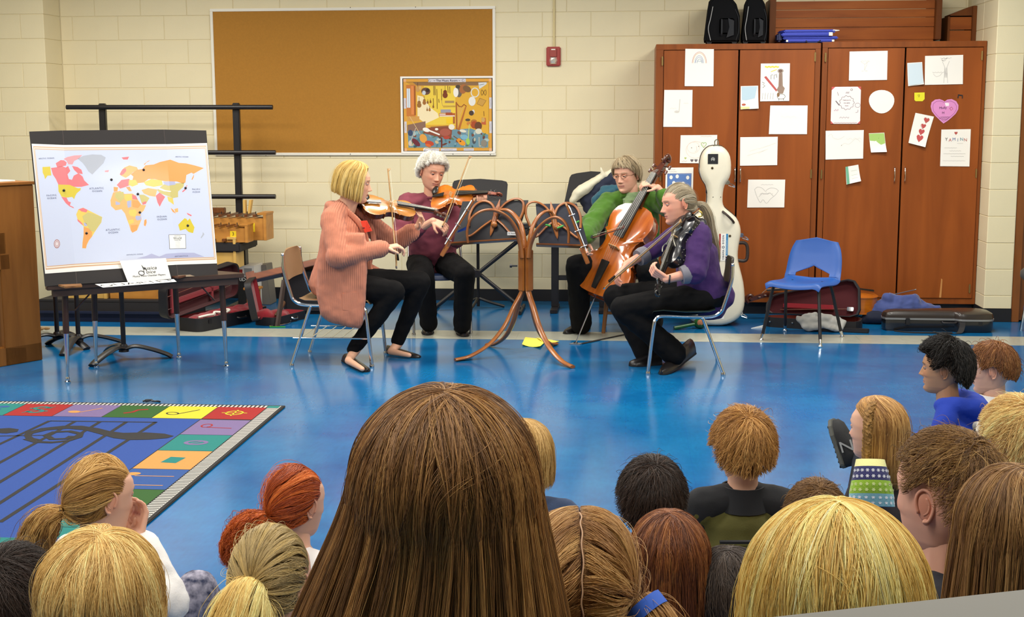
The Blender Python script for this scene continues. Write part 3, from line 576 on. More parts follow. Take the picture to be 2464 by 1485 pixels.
LANDS = [
 ('land', [(235, 390), (290, 385), (330, 375), (365, 390), (385, 375), (405, 420), (380, 450), (392, 492), (420, 500), (436, 462), (480, 440), (515, 470), (530, 505), (572, 545), (505, 562), (440, 562), (400, 545), (300, 540), (278, 490), (252, 450)], PINK),
 ('land', [(276, 350), (320, 322), (350, 325), (372, 345), (366, 372), (325, 380), (290, 388)], PINK),
 ('land', [(345, 312), (380, 295), (440, 282), (512, 278), (480, 310), (440, 330), (425, 362), (388, 360), (372, 330)], PINK2),
 ('land', [(420, 375), (470, 385), (505, 410), (517, 448), (470, 440), (440, 412)], PINK),
 ('land', [(160, 380), (228, 378), (238, 457), (205, 458), (184, 490), (176, 460), (162, 430)], YEL),
 ('land', [(298, 540), (400, 545), (440, 562), (475, 575), (500, 572), (495, 592), (462, 620), (446, 650), (440, 672), (422, 652), (372, 658), (328, 648), (302, 600)], YEL),
 ('land', [(326, 650), (372, 658), (388, 692), (410, 700), (402, 728), (432, 742), (440, 755), (398, 736), (366, 708), (348, 682)], PINK),
 ('land', [(470, 310), (520, 285), (600, 272), (682, 276), (722, 300), (702, 350), (662, 390), (632, 420), (602, 452), (568, 425), (540, 380), (512, 345)], GRY),
 ('land', [(478, 762), (520, 748), (600, 788), (690, 832), (682, 880), (652, 922), (620, 970), (600, 1005), (572, 1040), (552, 1082), (545, 1112), (512, 1110), (514, 1060), (524, 990), (524, 915), (496, 890), (470, 850), (458, 808)], YEL2),
 ('country', [(478, 762), (520, 750), (560, 768), (548, 790), (505, 782)], PINK),
 ('country', [(560, 790), (610, 800), (688, 832), (680, 880), (650, 920), (618, 962), (580, 955), (560, 910), (528, 872), (512, 825)], KHK),
 ('country', [(524, 920), (568, 932), (600, 968), (598, 1005), (570, 1040), (550, 1080), (544, 1110), (514, 1108), (516, 1058), (526, 990)], ORG),
 ('country', [(466, 848), (492, 868), (522, 900), (508, 898), (472, 868)], PINK),
 ('country', [(524, 880), (552, 888), (556, 912), (530, 914)], LAV),
 ('land', [(788, 612), (850, 598), (890, 625), (960, 622), (992, 642), (1012, 682), (1042, 722), (1082, 726), (1060, 775), (1030, 802), (1042, 850), (1022, 900), (1002, 950), (960, 972), (945, 952), (930, 900), (914, 860), (893, 800), (862, 762), (810, 772), (768, 732), (764, 682)], ORG2),
 ('country', [(812, 612), (880, 606), (886, 662), (850, 702), (802, 652)], KHK),
 ('country', [(888, 630), (955, 628), (955, 680), (905, 690), (888, 665)], YEL2),
 ('country', [(957, 630), (992, 645), (1008, 678), (960, 672)], PINK),
 ('country', [(808, 690), (850, 705), (846, 722), (810, 724)], LAV),
 ('country', [(912, 690), (950, 682), (948, 740), (920, 750), (912, 720)], LAV),
 ('country', [(957, 680), (1010, 685), (1036, 722), (1010, 752), (960, 742)], ORG),
 ('country', [(932, 770), (985, 762), (1000, 790), (985, 830), (940, 820), (926, 795)], YEL2),
 ('country', [(990, 820), (1036, 822), (1038, 855), (1000, 862), (985, 842)], LAV),
 ('country', [(920, 862), (965, 850), (975, 880), (930, 900)], YEL2),
 ('country', [(945, 905), (1010, 900), (998, 950), (960, 970), (948, 950)], ORG),
 ('land', [(1066, 860), (1084, 850), (1088, 880), (1076, 915), (1062, 905)], ORG),
 ('land', [(846, 450), (860, 420), (886, 390), (932, 370), (1000, 386), (1012, 412), (965, 432), (932, 462), (900, 482), (858, 462)], ORG2),
 ('country', [(846, 450), (872, 405), (900, 395), (905, 420), (880, 450), (858, 460)], PINK),
 ('land', [(820, 545), (862, 500), (932, 490), (952, 540), (902, 562), (850, 578)], PINK),
 ('land', [(792, 562), (832, 566), (826, 602), (794, 606)], ORG),
 ('country', [(930, 500), (990, 500), (1010, 540), (960, 560), (925, 545)], YEL2),
 ('land', [(902, 565), (935, 560), (955, 600), (930, 600)], ORG),
 ('land', [(945, 450), (1000, 410), (1050, 402), (1075, 370), (1150, 362), (1205, 340), (1300, 318), (1382, 345), (1450, 348), (1540, 366), (1618, 386), (1570, 412), (1520, 440), (1500, 430), (1452, 452), (1442, 520), (1420, 530), (1360, 512), (1250, 512), (1160, 492), (1102, 492), (1062, 522), (1000, 530), (960, 502), (968, 470)], ORG),
 ('land', [(1060, 520), (1130, 492), (1222, 502), (1232, 548), (1150, 562), (1080, 548)], YEL2),
 ('land', [(1040, 590), (1100, 572), (1182, 585), (1165, 650), (1112, 642), (1062, 622)], ORG2),
 ('land', [(1180, 590), (1240, 540), (1352, 530), (1432, 520), (1422, 560), (1372, 602), (1372, 652), (1322, 662), (1272, 642), (1212, 622)], KHK),
 ('country', [(1235, 515), (1340, 512), (1350, 540), (1280, 552), (1245, 540)], LAV),
 ('land', [(1018, 632), (1062, 632), (1112, 662), (1082, 712), (1044, 712)], KHK),
 ('country', [(1050, 700), (1085, 690), (1080, 715), (1050, 722)], PINK),
 ('land', [(1168, 642), (1202, 612), (1252, 652), (1222, 702), (1204, 740), (1184, 702)], PINK),
 ('land', [(1270, 648), (1322, 662), (1332, 722), (1302, 702), (1282, 690)], YEL2),
 ('land', [(1300, 750), (1325, 765), (1350, 800), (1320, 785)], ORG), ('land', [(1335, 760), (1370, 750), (1372, 785), (1345, 790)], ORG2), ('land', [(1452, 790), (1500, 810), (1495, 822), (1462, 806)], PINK),
 ('land', [(1372, 900), (1402, 868), (1432, 840), (1452, 846), (1460, 862), (1482, 840), (1502, 880), (1526, 920), (1512, 972), (1470, 962), (1442, 936), (1388, 952)], YEL),
 ('land', [(1606, 960), (1620, 980), (1605, 1000), (1590, 1018), (1584, 1010), (1602, 985)], GRY),
 ('land', [(1500, 490), (1525, 440), (1522, 470), (1508, 495)], ORG), ('land', [(1410, 600), (1440, 575), (1455, 540), (1460, 545), (1440, 590), (1415, 608)], PINK),
 ('land', [(862, 300), (930, 292), (918, 318), (880, 318)], PINK), ('land', [(1060, 360), (1100, 330), (1120, 326), (1085, 345), (1070, 365)], ORG), ('land', [(712, 418), (750, 412), (745, 430), (715, 430)], PINK2),
 ('land', [(1000, 1200), (1080, 1180), (1130, 1158), (1200, 1185), (1260, 1160), (1400, 1150), (1520, 1148), (1620, 1182), (1480, 1190), (1300, 1200)], LAV),
]
for i, (n, pts, c) in enumerate(LANDS): mpoly(n, pts, c, .0016 if n == 'land' else .0018, mp_)
M_pin = mat('black_pin', '1A1512', .35)
for q in ((348, 593), (550, 976), (772, 498), (1060, 410), (1008, 626), (1026, 790), (1443, 569), (1462, 905)):
    p = b3(*c6m(*q)); Mx = Matrix((bd, bu, bfn)).transposed()
    MB().lathe([(0, 0), (.0075, 0), (.0075, .004), (.004, .007), (0, .0075)], p+bfn*.0012, 12, Mx).obj('pin', M_pin, mp_, True)
mi = ink('6E7390')
def mtext(t, x, y, size, c=mi, shear=0, sp=1.25):
    s, tt = c6m(x, y); e = .0022
    ax = (b3(s+.02, tt)-b3(s-.02, tt)).normalized(); text(t, size, c, mp_, frame(b3(s, tt, e), ax, bu, ax.cross(bu)), shear=shear, spacing=sp)
for t, x, y in (('ATLANTIC', 640, 575), ('OCEAN', 645, 600), ('ATLANTIC', 785, 945), ('OCEAN', 788, 970), ('INDIAN', 1222, 828), ('OCEAN', 1225, 852), ('PACIFIC', 240, 635), ('OCEAN', 242, 660), ('PACIFIC', 1545, 578), ('OCEAN', 1545, 602)): mtext(t, x, y, .013 if x < 300 or x > 1500 else .015)
mtext('ANTARCTICA', 1400, 1180, .012); mtext('ARCTIC OCEAN', 195, 303, .010); mtext('ARCTIC OCEAN', 1410, 290, .010); mtext('ANTARCTIC OCEAN', 980, 1166, .009)
mpoly('legend', [(1284, 988), (1442, 984), (1446, 1112), (1290, 1118)], mapcol('line', '6A6A78'), .0018, mp_)
mpoly('legend', [(1288, 992), (1438, 988), (1442, 1108), (1294, 1114)], mapcol('white', 'F2EFE6'), .0020, mp_)
mtext('World', 1364, 1020, .020, ink('3A3A44'), sp=1.); mtext('POLITICAL', 1364, 1000, .007, ink('3A3A44')); mtext('Political Map', 1364, 1036, .008, ink('3A3A44'), sp=1.)
for k in range(5): mtext('-----------', 1366, 1050+k*12, .008, ink('9A9AA4'), sp=1.)
for r_, cc in ((1., 'B0807C'), (.8, 'D8C8CC'), (.6, 'B89090'), (.45, 'E0D4D4')):
    mpoly('compass', [(288+27*r_*math.cos(a), 1069+40*r_*math.sin(a)) for a in [i*2*PI/20 for i in range(20)]], mapcol('c'+cc, cc), .0018+.0003*(1-r_), mp_)
mpoly('painted_glint', [(1184, 565), (1215, 575), (1250, 590), (1308, 600), (1300, 608), (1240, 602), (1195, 585)], mapcol('glint', 'EEE6DC'), .0024, mp_)  # glint on the laminated map, painted as a flat pale shape
# white name card and the strip in front of it
def Tb(px, py, z): return Zp(px, py, z)
kd, kup, kf = bd, bu, bfn; ko = b0+bfn*.018
k0, k1, kt0, kt1 = Pl(308, 680, ko, kf), Pl(412, 671, ko, kf), Pl(288, 628, ko, kf), Pl(399, 621, ko, kf)
card = empty('name_card', k0, label='white card with a note-shaped logo, leaning at the foot of the map', cat='sign')
k0z = V((0, 0, 0)); hh_ = ((kt0-k0).dot(kup)+(kt1-k1).dot(kup))/2; ww_ = (kt1-kt0).length; kdx = (kt0-k0).dot(kd)
MB().quad8([V((0, 0, 0)), k1-k0, k1-k0-kf*.0014, -kf*.0014], [kt0-k0, kt1-k0, kt1-k0-kf*.0014, kt0-k0-kf*.0014]).obj('card_face', M_paper, card)
def kM(u, v, h=.0008): return frame(kd*(u*ww_+kdx*v)+kup*(v*hh_)+kd*0+kf*h+lerp(V((0,0,0)), (k1-k0)-kd*(k1-k0).dot(kd), u), kd, kup, kf)
KI = ink('1A1A1C')
class KS(Sheet): pass
ks = Sheet(kt0-k0, kt1-k0, k1-k0, V((0, 0, 0)), kf); ks.o = V((0, 0, 0))
lg = MB(); ks.ribbon(lg, circ(.37, .62, .062, .10, 16), .004, .0012); ks.ribbon(lg, [(.435, .6), (.44, .4), (.43, .26)], .0025, .0012)
ks.poly(lg, [(.42, .22), (.455, .36), (.465, .42), (.47, .33), (.495, .42), (.51, .52), (.49, .58), (.492, .5), (.475, .44), (.46, .5)], .0012)
tag(lg.obj('logo', KI, card, fix=False), kind='stuff')
text('usica', .030, KI, card, kM(.60, .58), shear=.25, sx=1.25); text('oice', .028, KI, card, kM(.57, .40), shear=.25, sx=1.25); text('Musica Voice Chamber Players', .0145, KI, card, kM(.5, .24), shear=.15, sx=1.1)
q0, q1, q2, q3 = Zp(229, 686, TZ), Zp(418, 674, TZ), Zp(425, 680, TZ), Zp(248, 694, TZ)
strip = MB().prism([p-q0+V((0, 0, .0045)) for p in (q3, q2, q1, q0)], (0, 0, .001)).obj('sign_strip', M_paper); strip.location = q0; tag(strip, 'white paper strip with one printed word, lying flat on the low table', 'sign')
sd = (q2-q3).normalized(); sn = V((-sd.y, sd.x, 0)); sc0 = (q0+q1+q2+q3)/4-q0
tq = text('QUARTET', .125, KI, strip, frame(sc0+V((0, 0, .0058)), sd, sn, (0, 0, 1)), sx=.80)
for px, lab, c in ((((140, 690), (196, 688), (198, 692), (157, 695)), 'flat tan wooden block lying on the left end of the low table', 'A8743C'), (((402, 668), (440, 662), (470, 661), (430, 672)), 'dark brown wooden piece lying on the right of the low table', '5A3420')):
    P4 = [Zp(*q, TZ) for q in px]; o = MB().prism([p-P4[0]+V((0, 0, .0015)) for p in P4], (0, 0, .012)).obj('wood_block', wood('block_'+c, c, '4A2A18', 4, (1, 6, 6), .5), bevel=.002); o.location = P4[0]; tag(o, lab, 'block')

# upright piano, seen from its end
M_piano = wood('piano_walnut', '9A6228', '7E4C1A', 2.2, (5, 5, .6), .5, .0, .3)
F_ = V((-.52, -.854, 0)); Lx = V((-.854, .52, 0))            # facing, along its length
pc = Zp(103, 866, 0)
pn = empty('upright_piano', pc, label='brown wooden upright piano at the left edge, seen from its end', cat='piano')
def pb(name, f0, f1, l0, l1, z0, z1, m=M_piano, bev=.004, par=None):
    vs = [F_*f+Lx*l for f, l in ((f0, l0), (f1, l0), (f1, l1), (f0, l1))]
    return MB().quad8([v+V((0, 0, z0)) for v in vs], [v+V((0, 0, z1)) for v in vs]).obj(name, m, par or pn, bevel=bev)
PH = Yp(60, 438, pc.y-.08).z
pb('end_panel', 0, .27, 0, .035, .0, PH-.02); pb('end_panel', 0, .27, 1.42, 1.455, .0, PH-.02)
pb('lid', -.01, .29, -.012, 1.46, PH-.02, PH)
pb('upper_panel', .21, .235, .035, 1.42, .78, PH-.02); pb('back', .0, .03, .035, 1.42, .05, PH-.02)
pb('lower_panel', .20, .225, .035, 1.42, .08, .62); kbp = pb('keybed', .2, .56, 0, 1.455, .62, .72)
pb('arm', .22, .56, 0, .05, .72, .86); pb('arm', .22, .56, 1.4, 1.455, .72, .86); pb('fallboard', .25, .30, .05, 1.4, .72, .88)
pb('plinth', -.0, .36, 0, .06, .0, .12); pb('plinth', .0, .36, 1.4, 1.455, 0, .12); pb('leg', .48, .53, .01, .06, .12, .62); pb('leg', .48, .53, 1.39, 1.44, .12, .62)
for k in range(12): pb('key', .31, .545, .06+k*.0235, .082+k*.0235, .722, .742, mat('ivory', 'EFE8D6', .3), .001, kbp)
o = MB().prism([F_*a+Lx*b for a, b in ((.05, .12), (.22, .10), (.22, .32), (.05, .34))], (0, 0, .006)).obj('sheet_music', M_paper); o.location = pc+V((0, 0, PH+.001)); tag(o, 'small stack of white paper lying on the piano lid', 'paper')

# ================================================================== INSTRUMENT RACK behind the map
M_blk = mat('black_steel', '18161A', .4); M_blkm = mat('black_matte', '1E1C1E', .7)
rk = empty('instrument_rack', (-3.8, 10.95, 0), label='tall black steel rack with crossbars behind the map board', cat='rack')
def rl(x, y, z): return V((x+3.8, y-10.95, z))
for px in (252, 572):
    x = Yp(px, 400, 10.93).x; MB().bbox(rl(x-.028, 10.92, .04), rl(x+.028, 10.965, 1.695)).obj('post', M_blk, rk, bevel=.006)
    MB().bbox(rl(x-.03, 10.5, .0), rl(x+.03, 11.1, .04)).obj('foot', M_blk, rk, bevel=.004)
for py in (258, 367, 473):
    a, b = Yp(160 if py < 300 else 162, py, 10.9), Yp(656 if py < 300 else 663, py, 10.9)
    MB().tube([rl(a.x, 10.9, a.z), rl(b.x, 10.9, b.z)], .0195, 14).obj('crossbar', M_blk, rk, True)
# cantilever shelves (right ends visible)
for (fxp, bxp, th) in (((577, 585), (664, 556), .075), ((534, 647), (604, 625), .055)):
    pf = Yp(*fxp, 10.38); pb_ = Zp(*bxp, pf.z); 
    xl = -4.45
    MB().quad8([rl(xl, pf.y, pf.z-th), rl(pf.x, pf.y, pf.z-th), rl(pb_.x, min(pb_.y, 10.9), pf.z-th), rl(xl, 10.9, pf.z-th)], [rl(xl, pf.y, pf.z), rl(pf.x, pf.y, pf.z), rl(pb_.x, min(pb_.y, 10.9), pf.z), rl(xl, 10.9, pf.z)]).obj('shelf', M_blkm, rk, bevel=.01)
SH1 = Yp(577, 585, 10.38).z; SH2 = Yp(534, 647, 10.38).z
x = Yp(585, 600, 10.85).x; MB().bbox(rl(x-.03, 10.80, SH2-.05), rl(x+.03, 10.9, SH1-.05)).obj('post', M_blk, rk, bevel=.006)
# wooden mallet instruments on the rack
M_xyl = wood('xylophone_box', 'C88C3C', 'AC7028', 2.4, (.8, 5, 5), .5, .1); M_xylp = wood('pale_pine', 'D8B468', 'CDA24E', 2.4, (5, 5, .8), .55, .05)
M_bar = wood('rosewood_bar', '7A4A22', '5E3416', 4, (6, .8, 6), .35, .2); M_ytape = mat('yellow_tape', 'E8C81E', .5)
def xylo(label, p, L, d0, d1, h, nb, m, tagtxt=None, rz=0., name='xylophone'):
    o = empty(name, p, rz, label=label, cat='xylophone')
    MB().quad8([(-L, -d0, 0), (0, -d1, 0), (0, d1, 0), (-L, d0, 0)], [(-L, -d0, h*.78), (0, -d1, h*.78), (0, d1, h*.78), (-L, d0, h*.78)]).obj('resonator_box', m, o, bevel=.003)
    MB().quad8([(-.012, -d1-.012, 0), (.012, -d1-.012, 0), (.012, d1+.012, 0), (-.012, d1+.012, 0)], [(-.012, -d1-.012, h*.92), (.012, -d1-.012, h*.92), (.012, d1+.012, h*.92), (-.012, d1+.012, h*.92)]).obj('end_block', m, o, bevel=.002)
    MB().bbox((-.06, -d1-.012, h*.9), (.016, d1+.014, h*.98)).obj('end_cap', m, o, bevel=.002)
    for i in range(nb):
        x = -.08-(L-.12)*i/max(nb-1, 1); w = d1*1.3+(d0-d1)*i/nb
        br = MB().bbox((x-.014, -w, h*.84), (x+.014, w, h*.93)).obj('tone_bar', M_bar, o, bevel=.002)
        MB().lathe([(.0035, 0), (.0035, .02), (0, .021)], (x, -w*.6, h*.93), 8).obj('bar_peg', M_blk, br)
    if tagtxt:
        tp = MB().bbox((-.135, -max(d0, d1)-.0025, h*.30), (-.085, -max(d0, d1)-.0005, h*.62)).obj('yellow_label', M_ytape, o); text(tagtxt, .04, ink('4A3A10'), o, frame((-.11, -max(d0, d1)-.003, h*.46), (1, 0, 0), (0, 0, 1), (0, -1, 0)))
    return o
pA = Yp(640, 560, 10.62); xylo('larger wooden xylophone on the upper black shelf, at the back', (pA.x, 10.70, SH1+.001), .62, .10, .10, .23, 8, M_xyl, '4')
pB = Yp(598, 585, 10.45); xylo('smaller wooden xylophone in front on the upper black shelf', (pB.x, 10.475, SH1+.001), .52, .07, .07, .15, 7, M_xyl, '3')
pC = Yp(575, 640, 10.5); xylo('pale pine xylophone box on the lower black shelf', (pC.x, 10.50, SH2+.001), .55, .10, .10, .26, 6, M_xylp)
o = empty('mallet_block', (pA.x-.18, 10.70, SH1+.001+.23*.93), label='short upright wooden pieces standing on the larger xylophone', cat='block')
MB().box((-.012, 0, .055), (.02, .05, .11), rotz(0)).obj('upright_piece', M_xylp, o, bevel=.002); MB().quad8([(.012, -.02, 0), (.032, -.02, 0), (.032, .03, 0), (.012, .03, 0)], [(.03, -.02, .11), (.052, -.02, .11), (.052, .03, .11), (.03, .03, .11)]).obj('upright_piece', M_xylp, o, bevel=.002)
o = MB().bbox((-.06, -.03, 0), (.06, .03, .045)).obj('dark_box', M_bar, bevel=.004); o.location = (pA.x-.42, 10.70, SH1+.002+.23*.93); tag(o, 'small dark wooden box sitting on the larger xylophone, beside the map edge', 'box')

# low black riser, its navy front and what stands on it
x0, x1 = Zp(102, 770, 0).x, Zp(448, 770, 0).x
ys = 9.95
rs = empty('low_riser', ((x0+x1)/2, ys, 0), label='low black two-tier riser along the wall, behind the trapezoid table', cat='riser')
w = (x1-x0)/2
zt_ = Yp(270, 722, ys).z; zm = Yp(270, 750, ys-.02).z
MB().bbox((-w, 0, zt_-.02), (w, .62, zt_)).obj('deck', M_blkm, rs, bevel=.004)
MB().bbox((-w, .0, zm), (w, .02, zt_-.02)).obj('front_board', M_blkm, rs)
MB().bbox((-w, -.035, zm-.018), (w, .02, zm)).obj('lower_deck', mat('navy_board', '101B36', .5), rs, bevel=.003)
MB().bbox((-w, .0, 0), (w, .02, zm-.018)).obj('front_board', mat('navy_board', '101B36', .5), rs)
for sx in (-1, 1): MB().bbox((sx*w-.02*(sx > 0), .02, 0), (sx*w+.02*(sx < 0), .62, zt_-.02)).obj('side_board', M_blkm, rs)
for a, b, lab, m, hh in ((272, 440, 'orange-brown wooden xylophone on the low riser, seen under the table', M_xyl, .16), (170, 262, 'pale wooden xylophone on the low riser, left of the orange-brown one', M_xylp, .15)):
    pa, pb2 = Yp(a, 715, ys+.12), Yp(b, 715, ys+.12); xylo(lab, (pb2.x, ys+.16, zt_+.001), pb2.x-pa.x, .10, .10, hh, 5, m)

# black pedestal stands with arched feet under the table
def pedestal(px, py, top, rz, label):
    p = Zp(px, py, 0); o = empty('pedestal_stand', (p.x, p.y, 0), rz, label=label, cat='stand', group=None)
    MB().tube([(0, 0, .07), (0, 0, top)], .016, 12).obj('post', M_blk, o, True)
    MB().lathe([(0, .05), (.034, .05), (.03, .085), (.02, .10), (0, .10)], (0, 0, 0), 14).obj('hub', M_blk, o, True)
    for k in range(3):
        a = k*2*PI/3; pts = [V((math.cos(a)*q, math.sin(a)*q, z)) for q, z in ((.01, .07), (.08, .085), (.18, .062), (.27, .03), (.31, .008))]
        MB().tube(spline(pts, 4), [.030]*17, 8, sq=(.45, 1.1)).obj('foot', M_blk, o, True)
    return o
pedestal(299, 864, .55, .2, 'black pedestal stand with arched feet, in front under the low table')
pedestal(190, 838, .55, .6, 'black pedestal stand with arched feet, behind the left table legs')
pedestal(139, 832, .55, -.5, 'black pedestal stand with arched feet, beside the piano end')
p = Zp(106, 800, 0); o = tag(MB().tube(spline([(-.04, 0, .014), (-.01, .0, .03), (.01, .01, .028), (.045, 0, .03)], 5), [.012, .011, .010, .012, .014, .014, .011, .009, .008, .010, .012, .012, .011, .010, .009, .005], 8).obj('wooden_mallet', mat('mallet_wood', '9A7A50', .6), smooth=True), 'small pale wooden mallet on the floor by the piano', 'mallet'); o.location = (p.x, p.y, 0)
# ================================================================== RUG
RX, RYT, RYB, RXL = -1.868, 7.045, 4.27, -5.2
RGC = {k: mat('rug_'+k, c, .95, bump=.7, bscale=500, var=.08, vscale=90) for k, c in dict(black='252322', white='C4C0B8', blue='22458E', red='961816', violet='72608A', green='27541A', yellow='C8BC2C', teal='14746E', orange='C98A46', blue2='264C8A', purple='6A68B0').items()}
rug = empty('music_rug', ((RX+RXL)/2, (RYT+RYB)/2, 0), label='classroom rug with piano-key border, coloured note squares and a black clef', cat='rug')
rc = V(((RX+RXL)/2, (RYT+RYB)/2, 0))
def rslab(name, x0, y0, x1, y1, z, m, par=rug, t=.003): return MB().bbox((x0-rc.x, y0-rc.y, z-t), (x1-rc.x, y1-rc.y, z)).obj(name, m, par)
MB().bbox((RXL-rc.x, RYB-rc.y, .0005), (RX-rc.x, RYT-rc.y, .009)).obj('binding', RGC['black'], rug, bevel=.004)
rslab('field', RXL+.02, RYB+.02, RX-.02, RYT-.02, .0098, RGC['white'])
kb = MB(); z = .0102; n = int((RYT-RYB-.18)/.0235)
for i in range(n):
    y = RYT-.09-i*.0235
    kb.bbox((RX-.085-rc.x, y-.0045-rc.y, z-.0004), (RX-.022-rc.x+(.0 if i % 7 in (2, 6) else -.0), y+.0045-rc.y, z))
for i in range(int((RX-RXL-.18)/.0235)):
    x = RX-.09-i*.0235; kb.bbox((x-.0055-rc.x, RYT-.07-rc.y, z-.0004), (x+.0055-rc.x, RYT-.022-rc.y, z))
kb.obj('piano_key_print', RGC['black'], rug)['kind'] = 'stuff'
IX1, IY1 = RX-.085, RYT-.072
rslab('corner_patch', RX-.09, RYT-.075, RX-.024, RYT-.024, .0106, RGC['teal'])
rslab('field', RXL+.08, RYB+.08, IX1, IY1, .0108, RGC['black'])
SQ = .272
rslab('blue_field', RXL+.37, RYB+.37, IX1-SQ-.006, IY1-.295, .0112, RGC['blue'])
ICON = {}
def rpoly(name, pts, m, z=.0124): return MB().add([(x-rc.x, y-rc.y, z) for x, y in pts], [tuple(range(len(pts)))]).obj(name, m, rug, fix=False)
def rline(mb, pts, w, z=.0124):
    P = [V((x-rc.x, y-rc.y, z)) for x, y in pts]; vs = []
    for i in range(len(P)):
        t = (P[min(i+1, len(P)-1)]-P[max(i-1, 0)]).normalized(); k = V((-t.y, t.x, 0))*w/2; vs += [P[i]-k, P[i]+k]
    mb.add(vs, [(2*i, 2*i+1, 2*i+3, 2*i+2) for i in range(len(P)-1)])
def relldisc(mb, x, y, rx, ry, a=0, n=14, z=.0124):
    ca, sa = math.cos(a), math.sin(a); pts = []
    for i in range(n):
        u, v = rx*math.cos(2*PI*i/n), ry*math.sin(2*PI*i/n); pts.append((x+u*ca-v*sa-rc.x, y+u*sa+v*ca-rc.y, z))
    mb.add(pts, [tuple(range(n))])
def icon(kind, x, y, c, a=0):
    m = MB()
    if kind in ('half', 'quarter'):
        ca, sa = math.cos(a), math.sin(a)
        def T(u, v): return (x+u*ca-v*sa, y+u*sa+v*ca)
        if kind == 'quarter': relldisc(m, *T(-.03, -.06), .036, .026, a+.3)
        else: rline(m, [T(-.03+.036*math.cos(t), -.06+.026*math.sin(t)) for t in [i*2*PI/16 for i in range(17)]], .009)
        rline(m, [T(.004, -.05), T(.02, .085)], .010)
    elif kind == 'segno':
        rline(m, [(p.x, p.y) for p in spline([(x+.05, y+.04, 0), (x+.0, y+.07, 0), (x-.04, y+.035, 0), (x+.0, y, 0), (x+.04, y-.035, 0), (x, y-.07, 0), (x-.05, y-.04, 0)], 6)], .022); rline(m, [(x-.06, y-.08), (x+.06, y+.08)], .008)
        for s in (-1, 1): relldisc(m, x-.055*s, y+.03*s, .010, .010)
    elif kind == 'dots':
        for u, v in ((-.03, -.05), (.03, -.0), (-.02, .06), (.05, .06)): relldisc(m, x+u, y+v, .03, .022)
    elif kind == 'rest': rline(m, [(x-.05, y-.05), (x-.01, y-.02), (x+.0, y+.03), (x+.05, y+.05)], .022)
    elif kind == 'coda':
        rline(m, [(x+.045*math.cos(t), y+.045*math.sin(t)) for t in [i*2*PI/18 for i in range(19)]], .011); rline(m, [(x-.07, y), (x+.07, y)], .009); rline(m, [(x, y-.07), (x, y+.07)], .009)
    elif kind == 'whole': rline(m, [(x+.05*math.cos(t), y+.036*math.sin(t)) for t in [i*2*PI/18 for i in range(19)]], .022); rline(m, [(x-.02, y-.02), (x+.02, y+.02)], .01)
    elif kind == 'flag': m.add([(x-.045-rc.x, y-.05-rc.y, .0124), (x+.03-rc.x, y-.06-rc.y, .0124), (x+.045-rc.x, y+.04-rc.y, .0124), (x-.03-rc.x, y+.05-rc.y, .0124)], [(0, 1, 2, 3)])
    elif kind == 'pair':
        for d in (.075, -.07): relldisc(m, x-.10, y+d, .036, .026, .2); rline(m, [(x-.08, y+d-.03), (x+.10, y+d-.03)], .008)
    tag(m.obj('printed_note', c, rug, fix=False), kind='stuff')
TOP = [('red', 'coda', 'yellow'), ('yellow', 'half', 'black'), ('green', 'rest', 'red'), ('violet', 'quarter', 'orange'), ('red', 'segno', 'teal'), ('teal', 'dots', 'blue2'), ('orange', 'half', 'teal'), ('green', 'quarter', 'yellow'), ('violet', 'rest', 'yellow')]
for i, (c, k, c2_) in enumerate(TOP):
    x1 = IX1-.004-i*SQ; rslab('note_square', x1-SQ+.005, IY1-.29, x1, IY1-.004, .0118, RGC[c]); icon(k, x1-SQ/2, IY1-.145, RGC[c2_], -.55 if k in ('half', 'quarter') else 0)
ys_ = [Zp(430, q, 0).y for q in (1014, 1051, 1090.5, 1136, 1186, 1226)]
RIGHT = [('violet', 'half', 'red'), ('teal', 'whole', 'violet'), ('orange', 'flag', 'teal'), ('blue2', 'pair', 'orange'), ('green', None, None)]
ylist = ys_[:]
while ylist[-1] > RYB+.52: ylist.append(ylist[-1]-.30)
cyc = RIGHT+[('teal', 'half', 'blue2'), ('teal', 'coda', 'blue2'), ('teal', 'whole', 'violet'), ('orange', 'flag', 'teal')]
for i in range(len(ylist)-1):
    c, k, c2_ = cyc[i % len(cyc)]; rslab('note_square', IX1-SQ+.001, ylist[i+1]+.004, IX1-.004, ylist[i]-.002, .0118, RGC[c])
    if k: icon(k, IX1-SQ/2, (ylist[i]+ylist[i+1])/2, RGC[c2_], -1.57 if k in ('half',) else 0)
yb0 = Zp(60, 1302, 0).y
for i, c in enumerate(('green', 'teal', 'teal', 'teal', 'teal', 'yellow', 'red', 'violet', 'orange', 'green')): rslab('note_square', IX1-.004-(i+1)*SQ+.005, RYB+.085, IX1-.004-i*SQ, yb0, .0119, RGC[c])
stf = MB()
def zp2(px, py): p = Zp(px, py, 0); return (p.x, p.y)
for a, b in (((375, 1021), (0, 1264)), ((304, 1021), (-40, 1243)), ((240, 1021), (-80, 1215)), ((180, 1020), (-110, 1180)), ((120, 1018), (-140, 1140))): rline(stf, [zp2(*a), zp2(*b)], .022, .0122)
rline(stf, [zp2(122, 1018.5), zp2(378, 1021.5)], .016, .0122); rline(stf, [zp2(-60, 1056), zp2(110, 1053)], .014, .0122)
stf.obj('staff_lines', RGC['black'], rug, fix=False)['kind'] = 'stuff'
def cr7(x, y): return zp2(x*.3805, 920+y*.3805)
clef = MB()
def blob(pts): clef.add([(x-rc.x, y-rc.y, .0126) for x, y in [cr7(*q) for q in pts]], [tuple(range(len(pts)))])
blob([(150, 350), (170, 330), (260, 305), (400, 290), (520, 290), (620, 305), (700, 325), (780, 335), (920, 332), (1040, 340), (1100, 355), (1060, 368), (940, 378), (820, 380), (720, 368), (640, 345), (540, 318), (430, 308), (300, 318), (215, 338), (195, 352), (215, 368), (260, 378), (215, 388), (165, 372)])
